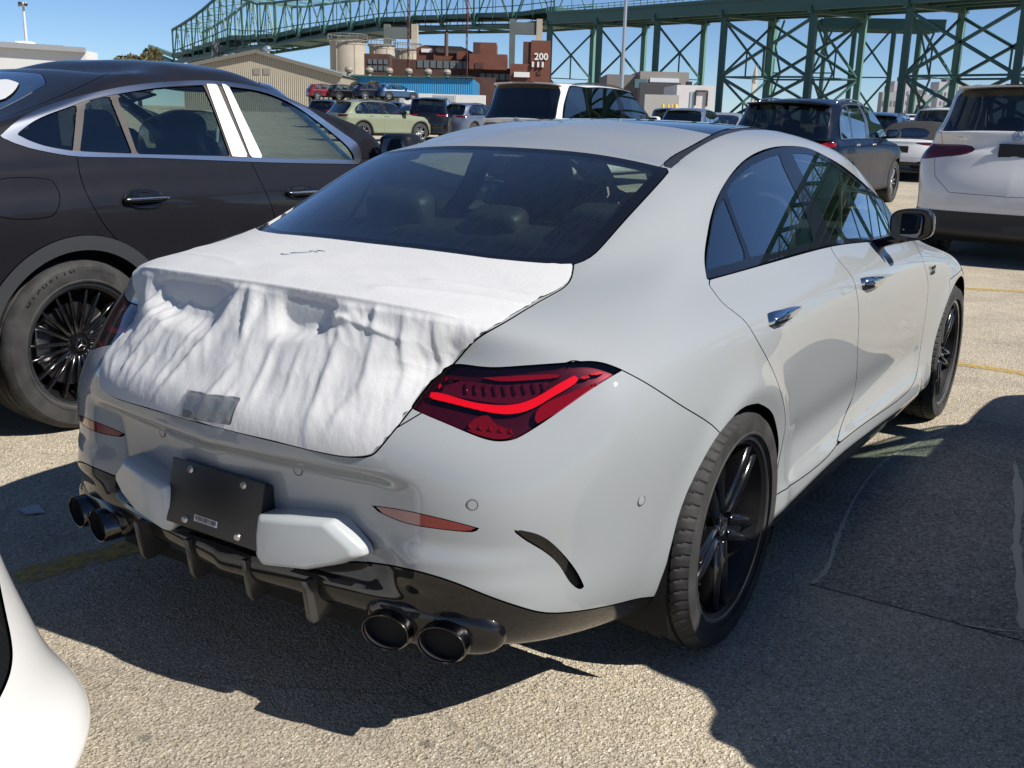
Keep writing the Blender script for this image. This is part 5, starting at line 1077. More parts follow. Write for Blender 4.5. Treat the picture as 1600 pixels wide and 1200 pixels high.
    if mirror:
        for s_ in (-1, 1):
            b = sh.at(5.25, 8.55)
            mb = MB(); mb.super((s_*(b[0]+.16), b[1]-.05, b[2]+.06), (.22, .17, .15), .5, .55, 10); mi = mb.build('side_mirror', colour if detail else M_BLACK_PLASTIC, root, smooth='all')
            mb = MB(); mb.super((s_*(b[0]+.165), b[1]-.135, b[2]+.06), (.18, .014, .115), .35, .5, 8); mb.build('mirror_glass', mat('mirror_glass', (.14, .15, .16), .03, 1), mi, smooth='all')
            mb = MB(); mb.bar((s_*(b[0]-.02), b[1], b[2]-.01), (s_*(b[0]+.12), b[1]-.03, b[2]+.02), .07, .04); mb.build('mirror_arm', M_BLACK_PLASTIC, mi)
    if plate:
        pz = plate if isinstance(plate, float) else zb-.20; k = int(np.argmin(np.abs(G0[:int(9*sv), -1, 2]-pz))); c = G0[k, -1]
        mb = MB(); mb.box((-.155, -.008, -.078), (.155, .008, .078)); pl = mb.build('blank_plate', M_PLATE, root, loc=tuple(c+np.array((0, -.012, 0))))
        if detail > 0:
            for x in (-.089, .089):
                for z in (-.06, .06): MB().lathe([(0, .013), (.008, .013), (.010, .008)], 8, 'y', (x, -.018, z)).build('plate_screw', M_SCREW, pl, fix=False)
            MB().box((-.03, -.0095, -.05), (.03, -.0085, -.042)).build('plate_label', M_LABEL, pl)
    for u in (8.55, 6.75):
        if detail and handles:
            c = sh.at(u, 7.05)
            for s_ in (-1, 1):
                mb = MB(); mb.super((s_*(c[0]+.012), c[1], c[2]), (.035, .22, .036), .5, .6, 8); mb.build('door_handle', M_CHROME if trim is M_CHROME or trim is M_LIP else colour, root, smooth='all')
    if emblem:
        c = sh.at(14, 8.72); m4 = basis(c+np.array((0, -.012, .0)), (1, 0, 0), (0, .25, 1))
        mb = MB(); a = np.linspace(0, 2*np.pi, 33); mb.tube(np.stack([np.cos(a)*.05, np.sin(a)*.05, 0*a], 1), .0055, 6, False)
        for k in range(3):
            t = math.pi/2+k*2*math.pi/3; mb.bar((0, 0, 0), (.048*math.cos(t), .048*math.sin(t), 0), .012, .008, (0, 0, 1))
        o = mb.build('tail_emblem', M_CHROME, root, smooth=True); o.matrix_local = m4
    if badge:
        c = sh.at(12.7, 8.35); text_obj('tail_badge', badge, .055, M_CHROME, root, basis(c+np.array((0, -.012, 0)), (1, .06, 0), (0, .25, 1)), bold=.001)
    return root, sh

# net of the dark coupe on the left
COUPE_NET = car_net(W=.945, fo=.87, ro=1.02, wb=2.888, H=1.60, zb=1.10, zh=1.0, zs=.28, rk=1.00, gb=.42, gz=1.17, roof_b=.085, top=.70, cowl=-.52, wsl=.82, q=(-.05, .40, .14, .07, .02))
COUPE_LOC = (-3.04, .17, 0)
COUPE_UV = {
 'dlo': [(9.943, 10.305),(9.977, 10.419),(10.043, 10.531),(10.147, 10.636),(10.295, 10.731),(10.46, 10.815),(10.619, 10.888),(10.757, 10.952),(10.868, 11.009),(10.925, 11.059),(10.952, 11.105),(10.943, 11.148),(10.901, 11.187),(10.837, 11.225),(10.75, 11.262),(10.64, 11.298),(10.523, 11.334),(10.402, 11.37),(10.27, 11.407),(10.141, 11.446),(10.034, 11.484),(9.949, 11.523),(9.876, 11.563),(9.81, 11.603),(9.742, 11.643),(9.67, 11.684),(9.597, 11.723),(9.518, 11.762),(9.429, 11.802),(9.335, 11.838),(9.231, 11.87),(9.103, 11.9),(8.935, 11.92),(8.693, 11.923),(8.405, 11.91),(8.12, 11.897),(7.855, 11.894),(7.599, 11.9),(7.335, 11.912),(7.045, 11.929),(6.694, 11.955),(6.331, 11.986),(6.055, 12.011),(5.886, 12.026),(5.752, 12.029),(5.629, 12.02),(5.508, 11.998),(5.391, 11.967),(5.27, 11.919),(5.139, 11.853),(3.1, 11.65),(2.833, 11.59),(5.25, 11.375),(5.168, 11.345),(5.345, 11.221),(5.477, 11.101),(5.588, 10.982),(5.678, 10.861),(5.75, 10.736),(5.802, 10.606),(5.834, 10.474),(5.846, 10.338),(5.839, 10.196),(5.81, 10.038),(5.756, 9.821),(5.681, 9.527),(5.637, 9.179),(5.674, 8.744),(5.758, 8.186),(5.863, 7.795),(5.942, 7.823),(6.02, 7.849),(6.098, 7.874),(6.176, 7.902),(6.253, 7.929),(6.329, 7.955),(6.404, 7.982),(6.478, 8.009),(6.552, 8.039),(6.624, 8.069),(6.695, 8.099),(6.766, 8.128),(6.835, 8.161),(6.903, 8.192),(6.971, 8.224),(7.038, 8.258),(7.105, 8.292),(7.172, 8.327),(7.238, 8.364),(7.303, 8.402),(7.368, 8.439),(7.432, 8.478),(7.497, 8.518),(7.56, 8.557),(7.624, 8.597),(7.687, 8.636),(7.751, 8.675),(7.814, 8.714),(7.877, 8.752),(7.941, 8.787),(8.005, 8.821),(8.071, 8.854),(8.139, 8.884),(8.207, 8.91),(8.274, 8.935),(8.342, 8.959),(8.408, 8.979),(8.475, 8.999),(8.54, 9.016),(8.606, 9.029),(8.67, 9.043),(8.734, 9.055),(8.797, 9.067),(8.859, 9.081),(8.92, 9.095),(8.98, 9.113),(9.039, 9.135),(9.097, 9.16),(9.153, 9.197),(9.209, 9.243),(9.262, 9.3),(9.314, 9.371),(9.364, 9.45),(9.413, 9.534),(9.461, 9.623),(9.509, 9.714),(9.556, 9.809),(9.605, 9.904),(9.656, 9.998),(9.714, 10.077),(9.778, 10.157),(9.85, 10.232)],
 'quarter': [(9.782, 10.352),(9.793, 10.454),(9.814, 10.554),(9.841, 10.649),(9.87, 10.734),(9.893, 10.807),(9.899, 10.87),(9.897, 10.924),(9.884, 10.975),(9.865, 11.022),(9.847, 11.068),(9.834, 11.117),(9.827, 11.166),(9.528, 11.021),(9.328, 10.85),(9.223, 10.661),(9.171, 10.473),(9.149, 10.29),(9.144, 10.099),(9.152, 9.862),(9.175, 9.542),(9.229, 9.607),(9.283, 9.676),(9.336, 9.752),(9.388, 9.833),(9.441, 9.919),(9.495, 10.009),(9.554, 10.093),(9.619, 10.178),(9.692, 10.266)],
 'small': [(9.783, 11.229),(9.731, 11.267),(9.681, 11.306),(9.633, 11.346),(9.588, 11.388),(9.241, 11.259),(8.964, 11.122),(8.819, 10.983),(8.728, 10.822),(8.668, 10.648),(8.628, 10.473),(8.599, 10.297),(8.577, 10.113),(8.562, 9.892),(8.553, 9.608),(8.547, 9.292),(8.613, 9.313),(8.678, 9.334),(8.742, 9.355),(8.805, 9.378),(8.867, 9.401),(8.928, 9.425),(8.988, 9.45),(9.047, 9.477),(9.106, 9.505),(9.083, 9.81),(9.07, 10.051),(9.066, 10.239),(9.076, 10.414),(9.102, 10.591),(9.159, 10.772),(9.283, 10.945),(9.495, 11.097)],
 'rear': [(9.512, 11.431),(9.449, 11.464),(9.386, 11.498),(9.32, 11.535),(9.251, 11.57),(9.175, 11.603),(9.085, 11.634),(8.975, 11.661),(8.839, 11.683),(8.675, 11.697),(8.49, 11.704),(8.296, 11.708),(8.096, 11.711),(7.9, 11.718),(7.698, 11.728),(7.491, 11.743),(7.444, 11.59),(7.419, 11.448),(7.409, 11.31),(7.407, 11.17),(7.41, 11.023),(7.417, 10.857),(7.426, 10.671),(7.435, 10.471),(7.442, 10.259),(7.446, 10.023),(7.444, 9.719),(7.437, 9.363),(7.429, 8.959),(7.494, 8.982),(7.56, 9.005),(7.625, 9.026),(7.69, 9.048),(7.754, 9.069),(7.818, 9.09),(7.883, 9.111),(7.947, 9.13),(8.013, 9.148),(8.081, 9.164),(8.149, 9.18),(8.218, 9.194),(8.287, 9.208),(8.355, 9.222),(8.423, 9.235),(8.49, 9.248),(8.494, 9.579),(8.5, 9.879),(8.512, 10.11),(8.531, 10.302),(8.557, 10.484),(8.597, 10.666),(8.654, 10.846),(8.744, 11.008),(8.888, 11.149),(9.152, 11.292)],
 'front': [(6.334, 11.798),(6.094, 11.803),(5.926, 11.803),(5.801, 11.798),(5.693, 11.784),(5.599, 11.756),(5.528, 11.715),(5.478, 11.659),(5.451, 11.591),(5.446, 11.517),(5.465, 11.434),(5.511, 11.343),(5.577, 11.246),(5.657, 11.144),(5.74, 11.037),(5.818, 10.925),(5.887, 10.805),(5.94, 10.677),(5.978, 10.543),(6.001, 10.403),(6.008, 10.257),(6.0, 10.097),(5.973, 9.885),(5.921, 9.573),(5.858, 9.227),(5.826, 8.801),(5.855, 8.22),(5.941, 8.266),(6.025, 8.315),(6.108, 8.364),(6.19, 8.412),(6.269, 8.455),(6.348, 8.494),(6.424, 8.529),(6.5, 8.559),(6.574, 8.585),(6.646, 8.609),(6.717, 8.63),(6.787, 8.65),(6.857, 8.668),(6.925, 8.687),(6.993, 8.706),(7.061, 8.726),(7.078, 9.165),(7.095, 9.518),(7.106, 9.845),(7.106, 10.109),(7.095, 10.324),(7.075, 10.524),(7.046, 10.714),(7.009, 10.889),(6.963, 11.047),(6.904, 11.192),(6.825, 11.332),(6.715, 11.474),(6.55, 11.625)],
 'film': [(7.39, 11.771),(7.186, 11.781),(6.952, 11.796),(7.019, 11.634),(7.077, 11.488),(7.121, 11.349),(7.156, 11.212),(7.185, 11.07),(7.21, 10.916),(7.23, 10.746),(7.248, 10.558),(7.261, 10.36),(7.269, 10.148),(7.27, 9.896),(7.261, 9.577),(7.247, 9.229),(7.232, 8.811),(7.294, 8.852),(7.354, 8.891),(7.415, 8.929),(7.424, 9.34),(7.432, 9.698),(7.435, 10.009),(7.432, 10.248),(7.425, 10.461),(7.415, 10.662),(7.405, 10.851),(7.395, 11.019),(7.388, 11.169),(7.382, 11.312),(7.378, 11.456),(7.377, 11.606)],
 'film2': [(6.644, 11.837),(6.338, 11.829),(6.554, 11.65),(6.716, 11.495),(6.828, 11.351),(6.907, 11.21),(6.967, 11.064),(7.013, 10.906),(7.049, 10.731),(7.078, 10.539),(7.098, 10.337),(7.109, 10.121),(7.109, 9.857),(7.097, 9.527),(7.079, 9.17),(7.061, 8.726),(7.132, 8.767),(7.203, 8.807),(7.215, 9.228),(7.227, 9.578),(7.233, 9.899),(7.229, 10.152),(7.217, 10.366),(7.199, 10.565),(7.173, 10.755),(7.143, 10.926),(7.106, 11.082),(7.061, 11.225),(7.0, 11.365),(6.92, 11.508),(6.806, 11.662)],
 'doorR': [(9.152, 9.384),(9.16, 9.025),(9.16, 8.56),(9.161, 8.068),(9.173, 7.697),(9.189, 7.381),(9.2, 7.093),(9.202, 6.834),(9.195, 6.597),(9.182, 6.373),(9.165, 6.162),(9.144, 5.968),(9.122, 5.793),(9.098, 5.628),(9.069, 5.47),(9.035, 5.318),(8.999, 5.171),(8.959, 5.024),(8.917, 4.879),(8.873, 4.733),(8.826, 4.587),(8.778, 4.443),(8.727, 4.302),(8.674, 4.168),(8.617, 4.042),(8.559, 3.927),(8.498, 3.821),(8.434, 3.725),(8.368, 3.636),(8.301, 3.556),(8.232, 3.483),(8.162, 3.418),(8.091, 3.359),(8.021, 3.311),(7.953, 3.264),(7.886, 3.226),(7.819, 3.19),(7.753, 3.158),(7.686, 3.129),(7.619, 3.101),(7.552, 3.077),(7.485, 3.052),(7.417, 3.031),(7.348, 3.01),(7.279, 2.989),(7.209, 2.968),(7.139, 2.948),(7.123, 3.145),(7.11, 3.34),(7.099, 3.536),(7.09, 3.735),(7.085, 3.942),(7.083, 4.16),(7.084, 4.389),(7.088, 4.62),(7.094, 4.85),(7.102, 5.076),(7.113, 5.297),(7.127, 5.515),(7.144, 5.732),(7.164, 5.954),(7.185, 6.199),(7.203, 6.466),(7.216, 6.746),(7.221, 7.046),(7.217, 7.376),(7.21, 7.733),(7.208, 8.159),(7.218, 8.685),(7.239, 9.132),(7.304, 9.14),(7.369, 9.148),(7.434, 9.157),(7.499, 9.168),(7.563, 9.178),(7.626, 9.189),(7.69, 9.2),(7.753, 9.211),(7.816, 9.222),(7.879, 9.232),(7.943, 9.241),(8.007, 9.249),(8.073, 9.256),(8.141, 9.263),(8.209, 9.268),(8.276, 9.273),(8.344, 9.278),(8.41, 9.283),(8.477, 9.287),(8.542, 9.292),(8.607, 9.297),(8.671, 9.303),(8.734, 9.309),(8.797, 9.317),(8.858, 9.325),(8.919, 9.334),(8.978, 9.345),(9.037, 9.357),(9.095, 9.37)],
 'doorF': [(7.239, 9.132),(7.218, 8.685),(7.208, 8.159),(7.21, 7.733),(7.217, 7.376),(7.221, 7.046),(7.216, 6.746),(7.203, 6.466),(7.185, 6.199),(7.164, 5.954),(7.144, 5.732),(7.127, 5.515),(7.113, 5.297),(7.102, 5.076),(7.094, 4.85),(7.088, 4.62),(7.084, 4.389),(7.083, 4.16),(7.085, 3.942),(7.09, 3.735),(7.099, 3.536),(7.11, 3.34),(7.123, 3.145),(7.139, 2.948),(7.071, 2.977),(7.002, 3.007),(6.933, 3.036),(6.864, 3.065),(6.793, 3.096),(6.723, 3.126),(6.651, 3.155),(6.578, 3.186),(6.504, 3.215),(6.429, 3.245),(6.353, 3.275),(6.276, 3.303),(6.198, 3.332),(6.119, 3.36),(6.038, 3.387),(5.956, 3.414),(5.872, 3.439),(5.788, 3.464),(5.702, 3.489),(5.615, 3.513),(5.527, 3.538),(5.438, 3.565),(5.349, 3.592),(5.259, 3.623),(5.169, 3.657),(5.174, 3.906),(5.18, 4.168),(5.186, 4.443),(5.191, 4.718),(5.197, 4.989),(5.203, 5.254),(5.207, 5.516),(5.207, 5.783),(5.2, 6.076),(5.184, 6.421),(5.158, 6.801),(5.122, 7.223),(5.064, 7.733),(4.833, 8.5),(4.994, 8.343),(5.123, 8.272),(5.233, 8.242),(5.334, 8.235),(5.429, 8.248),(5.521, 8.274),(5.611, 8.312),(5.701, 8.361),(5.792, 8.419),(5.884, 8.485),(5.976, 8.556),(6.065, 8.628),(6.151, 8.696),(6.234, 8.758),(6.314, 8.809),(6.392, 8.854),(6.469, 8.891),(6.544, 8.92),(6.617, 8.946),(6.689, 8.969),(6.76, 8.99),(6.83, 9.009),(6.899, 9.027),(6.967, 9.045),(7.035, 9.064),(7.103, 9.086),(7.171, 9.108)],
 'fuel': [(9.879, 7.609),(9.833, 7.67),(9.787, 7.711),(9.743, 7.73),(9.699, 7.737),(9.654, 7.733),(9.61, 7.718),(9.567, 7.692),(9.524, 7.653),(9.481, 7.603),(9.44, 7.546),(9.434, 7.303),(9.433, 7.056),(9.438, 6.806),(9.452, 6.562),(9.47, 6.334),(9.497, 6.136),(9.528, 5.972),(9.578, 5.943),(9.627, 5.921),(9.676, 5.91),(9.725, 5.911),(9.773, 5.92),(9.82, 5.937),(9.868, 5.962),(9.914, 5.997),(9.961, 6.055),(10.005, 6.135),(9.996, 6.349),(9.983, 6.575),(9.964, 6.808),(9.938, 7.054),(9.907, 7.319)],
 'whitefilm': [(13.753, 11.51),(13.59, 11.497),(13.423, 11.483),(13.236, 11.458),(13.032, 11.426),(12.871, 11.342),(12.752, 11.272),(12.674, 11.213),(12.632, 11.163),(12.637, 11.124),(12.671, 11.096),(12.938, 11.182),(13.197, 11.276),(13.462, 11.382)],
 'archo': [(10.007, 4.27),(9.974, 4.394),(9.941, 4.518),(9.906, 4.637),(9.872, 4.75),(9.835, 4.852),(9.796, 4.943),(9.755, 5.023),(9.713, 5.092),(9.669, 5.151),(9.624, 5.199),(9.578, 5.238),(9.53, 5.267),(9.482, 5.289),(9.433, 5.304),(9.383, 5.313),(9.333, 5.316),(9.281, 5.314),(9.229, 5.306),(9.177, 5.292),(9.123, 5.269),(9.068, 5.236),(9.012, 5.191),(8.955, 5.13),(8.899, 5.054),(8.842, 4.96),(8.787, 4.848),(8.735, 4.72),(8.685, 4.577),(8.637, 4.425),(8.589, 4.268),(8.542, 4.111)],
 'h1': [(8.875, 6.456),(8.83, 6.686),(8.764, 6.816),(8.693, 6.867),(8.625, 6.869),(8.558, 6.832),(8.495, 6.765),(8.436, 6.653),(8.392, 6.471),(8.359, 6.249),(8.416, 6.095),(8.48, 6.003),(8.547, 5.972),(8.614, 5.971),(8.68, 5.988),(8.744, 6.028),(8.803, 6.105),(8.848, 6.25)],
 'h2': [(6.967, 6.316),(6.917, 6.536),(6.848, 6.588),(6.778, 6.611),(6.709, 6.596),(6.645, 6.522),(6.592, 6.361),(6.55, 6.149),(6.608, 5.985),(6.674, 5.899),(6.745, 5.886),(6.815, 5.91),(6.883, 5.96),(6.94, 6.08)],
 'roofline': [(13.005, 11.415),(12.959, 11.45),(12.911, 11.485),(12.862, 11.523),(12.813, 11.563),(12.76, 11.603),(12.707, 11.646),(12.652, 11.693),(12.592, 11.739),(12.535, 11.797),(12.471, 11.855),(12.411, 11.935),(12.356, 12.054),(12.571, 13.348),(12.376, 13.376),(12.168, 13.389),(11.909, 13.394),(11.525, 13.385),(11.13, 13.364),(10.771, 13.337),(10.44, 13.323),(10.147, 13.409)],
 'inner': [(9.782, 10.352),(9.792, 10.453),(9.812, 10.552),(9.84, 10.647),(9.87, 10.732),(9.892, 10.805),(9.897, 10.867),(9.892, 10.92),(9.879, 10.97),(9.863, 11.019),(9.853, 11.067),(9.848, 11.118),(9.845, 11.168),(9.834, 11.216),(9.807, 11.259),(9.763, 11.297),(9.705, 11.33),(9.642, 11.362),(9.578, 11.394),(9.514, 11.427),(9.451, 11.46),(9.389, 11.493),(9.323, 11.529),(9.253, 11.563),(9.178, 11.596),(9.094, 11.627),(8.989, 11.656),(8.867, 11.681),(8.716, 11.7),(8.535, 11.71),(8.339, 11.716),(8.145, 11.721),(7.944, 11.726),(7.742, 11.732),(7.537, 11.741),(7.322, 11.751),(7.092, 11.762),(6.825, 11.775),(6.533, 11.789),(6.251, 11.801),(6.037, 11.804),(5.886, 11.804),(5.768, 11.796),(5.666, 11.779),(5.578, 11.748),(5.515, 11.703),(5.469, 11.644),(5.448, 11.576),(5.447, 11.501),(5.473, 11.417),(5.522, 11.326),(5.59, 11.229),(5.671, 11.128),(5.752, 11.022),(5.828, 10.911),(5.893, 10.791),(5.945, 10.663),(5.981, 10.53),(6.002, 10.392),(6.008, 10.247),(5.999, 10.086),(5.971, 9.873),(5.919, 9.561),(5.856, 9.218),(5.826, 8.795),(5.855, 8.22),(5.941, 8.263),(6.026, 8.31),(6.109, 8.355),(6.191, 8.399),(6.271, 8.44),(6.349, 8.477),(6.426, 8.51),(6.502, 8.539),(6.576, 8.566),(6.648, 8.59),(6.72, 8.612),(6.79, 8.635),(6.86, 8.656),(6.928, 8.678),(6.997, 8.703),(7.064, 8.727),(7.132, 8.756),(7.199, 8.783),(7.266, 8.814),(7.332, 8.846),(7.398, 8.879),(7.464, 8.91),(7.529, 8.942),(7.593, 8.975),(7.658, 9.006),(7.722, 9.035),(7.786, 9.062),(7.849, 9.088),(7.913, 9.112),(7.978, 9.133),(8.045, 9.151),(8.112, 9.168),(8.181, 9.183),(8.25, 9.198),(8.318, 9.212),(8.386, 9.225),(8.453, 9.24),(8.519, 9.255),(8.585, 9.271),(8.65, 9.289),(8.714, 9.307),(8.776, 9.329),(8.839, 9.353),(8.899, 9.381),(8.959, 9.411),(9.018, 9.444),(9.075, 9.483),(9.131, 9.526),(9.186, 9.574),(9.24, 9.629),(9.293, 9.694),(9.344, 9.766),(9.395, 9.847),(9.447, 9.93),(9.5, 10.016),(9.558, 10.098),(9.622, 10.182),(9.694, 10.268)],
}

# ================================================================ the place
def ray(px, py): return _r*(px-800)/FPX-_u*(py-600)/FPX+_f
def at(px, py, d): return np.array(CAM)+ray(px, py)*d
def ground_at(px, py):
    v = ray(px, py); t = -CAM[2]/v[2]; return np.array(CAM)+v*t
HEAD = np.array([_f[0], _f[1], 0])/math.hypot(_f[0], _f[1]); SIDE = np.array([HEAD[1], -HEAD[0], 0])

def gz(x, y):
    """the lot rises very gently away from the camera"""
    t = (np.array((x, y))-np.array(CAM[:2]))@HEAD[:2]
    return float(np.interp(t, [12, 40, 100, 220], [0, .22, .65, 1.2]))

def asphalt(name='worn_asphalt', dim=1.0):
    m = mat(name, (.3, .25, .2), .92, spec=.25); b = m.node_tree.nodes['Principled BSDF']; tc = nd(m, 'ShaderNodeTexCoord'); P = tc.outputs['Object']
    v = nd(m, 'ShaderNodeTexVoronoi', Scale=210.0*(1 if dim == 1 else .62)); lk(m, P, v.inputs['Vector'])
    st = ramp(m, v.outputs['Color'], [(.0, (.15, .125, .095)), (.16, (.27, .225, .165)), (.42, (.42, .365, .275)), (.75, (.53, .47, .365)), (.93, (.74, .69, .59)), (1, (.88, .85, .78))])
    v2 = nd(m, 'ShaderNodeTexVoronoi', Scale=95.0); lk(m, P, v2.inputs['Vector'])
    big = ramp(m, v2.outputs['Color'], [(.0, (.55, .54, .52)), (.12, (.85, .84, .83)), (.5, (1, 1, 1)), (.9, (1.1, 1.08, 1.05)), (.97, (1.45, 1.4, 1.33))])
    m0 = nd(m, 'ShaderNodeMixRGB', _blend_type='MULTIPLY'); m0.inputs[0].default_value = .8; lk(m, st, m0.inputs[1]); lk(m, big, m0.inputs[2])
    n = nd(m, 'ShaderNodeTexNoise', Scale=1.3, Detail=9.0, Roughness=.68); lk(m, P, n.inputs['Vector'])
    sh_ = ramp(m, n.outputs[0], [(.3, (.72, .72, .74)), (.52, (1, 1, 1)), (.72, (1.16, 1.14, 1.10))])
    m1 = nd(m, 'ShaderNodeMixRGB', _blend_type='MULTIPLY'); m1.inputs[0].default_value = 1; lk(m, m0.outputs[0], m1.inputs[1]); lk(m, sh_, m1.inputs[2])
    # darker bitumen showing in patches, oil drips
    n2 = nd(m, 'ShaderNodeTexNoise', Scale=.35, Detail=5.0, Roughness=.6); lk(m, P, n2.inputs['Vector'])
    f2 = ramp(m, n2.outputs[0], [(.50, (0, 0, 0)), (.68, (.42,)*3)])
    m2 = nd(m, 'ShaderNodeMixRGB'); lk(m, f2, m2.inputs[0]); lk(m, m1.outputs[0], m2.inputs[1]); m2.inputs[2].default_value = (.17, .15, .13, 1)
    wv = nd(m, 'ShaderNodeTexNoise', Scale=2.5, Detail=6.0, Roughness=.7); lk(m, P, wv.inputs['Vector'])
    wm = nd(m, 'ShaderNodeMixRGB'); wm.inputs[0].default_value = .12; lk(m, P, wm.inputs[1]); lk(m, wv.outputs['Color'], wm.inputs[2])
    cr = nd(m, 'ShaderNodeTexVoronoi', Scale=.55, _feature='DISTANCE_TO_EDGE'); lk(m, wm.outputs[0], cr.inputs['Vector'])
    cf = ramp(m, cr.outputs['Distance'], [(.0, (.45,)*3), (.0018, (.3,)*3), (.0038, (0, 0, 0))])
    cm = nd(m, 'ShaderNodeMixRGB', _blend_type='MULTIPLY'); cm.inputs[0].default_value = 1; lk(m, cf, cm.inputs[1]); lk(m, ramp(m, n2.outputs[0], [(.42, (0, 0, 0)), (.62, (1, 1, 1))]), cm.inputs[2])
    mk = nd(m, 'ShaderNodeMixRGB'); lk(m, cm.outputs[0], mk.inputs[0]); lk(m, m2.outputs[0], mk.inputs[1]); mk.inputs[2].default_value = (.10, .09, .08, 1); m2 = mk
    n3 = nd(m, 'ShaderNodeTexVoronoi', Scale=.9); n3.inputs['Randomness'].default_value = 1; lk(m, P, n3.inputs['Vector'])
    f3 = ramp(m, n3.outputs['Distance'], [(.03, (.5,)*3), (.09, (0, 0, 0))])
    m3 = nd(m, 'ShaderNodeMixRGB'); lk(m, f3, m3.inputs[0]); lk(m, m2.outputs[0], m3.inputs[1]); m3.inputs[2].default_value = (.12, .11, .10, 1)
    if dim != 1:
        m4 = nd(m, 'ShaderNodeMixRGB', _blend_type='MULTIPLY'); m4.inputs[0].default_value = 1; lk(m, m3.outputs[0], m4.inputs[1]); m4.inputs[2].default_value = (dim, dim*1.03, dim*1.10, 1); m3 = m4
    # small dark drips
    n5 = nd(m, 'ShaderNodeTexVoronoi', Scale=5.5); lk(m, P, n5.inputs['Vector']); sep = nd(m, 'ShaderNodeSeparateColor'); lk(m, n5.outputs['Color'], sep.inputs[0])
    th = nd(m, 'ShaderNodeMath', _operation='MULTIPLY'); dd = ramp(m, n5.outputs['Distance'], [(.05, (1,)*3), (.12, (0, 0, 0))]); rr = ramp(m, sep.outputs[0], [(.86, (0, 0, 0)), (.9, (.6,)*3)]); lk(m, dd, th.inputs[0]); lk(m, rr, th.inputs[1])
    m6 = nd(m, 'ShaderNodeMixRGB'); lk(m, th.outputs[0], m6.inputs[0]); lk(m, m3.outputs[0], m6.inputs[1]); m6.inputs[2].default_value = (.07, .065, .06, 1); m3 = m6
    lk(m, m3.outputs[0], b.inputs['Base Color'])
    bp = nd(m, 'ShaderNodeBump', Strength=.8, Distance=.004); lk(m, v.outputs['Distance'], bp.inputs['Height'])
    b2 = nd(m, 'ShaderNodeBump', Strength=.5, Distance=.006); lk(m, v2.outputs['Distance'], b2.inputs['Height']); lk(m, bp.outputs[0], b2.inputs['Normal']); lk(m, b2.outputs[0], b.inputs['Normal'])
    return m

def sheet(name, pts, z, m, kind=True):
    o = mesh_obj(name, [(p[0], p[1], z) for p in pts], [tuple(range(len(pts)))], m, smooth=False)
    if o.data.polygons[0].normal.z < 0: o.data.flip_normals()
    return setting(o) if kind else o

def line_paint():
    m = mat('worn_yellow_paint', (.52, .35, .08), .85); b = m.node_tree.nodes['Principled BSDF']; tc = nd(m, 'ShaderNodeTexCoord')
    n = nd(m, 'ShaderNodeTexNoise', Scale=22.0, Detail=9.0, Roughness=.78); lk(m, tc.outputs['Object'], n.inputs['Vector'])
    a = ramp(m, n.outputs[0], [(.40, (.0,)*3), (.56, (.9,)*3)]); lk(m, a, b.inputs['Alpha']); return m

def worn_line(p0, p1, w, m):
    a = np.array(p0[:2]); b_ = np.array(p1[:2]); d = unit(b_-a); n = np.array((-d[1], d[0]))*w/2
    return sheet('parking_line', [a-n, b_-n, b_+n, a+n], .004, m)

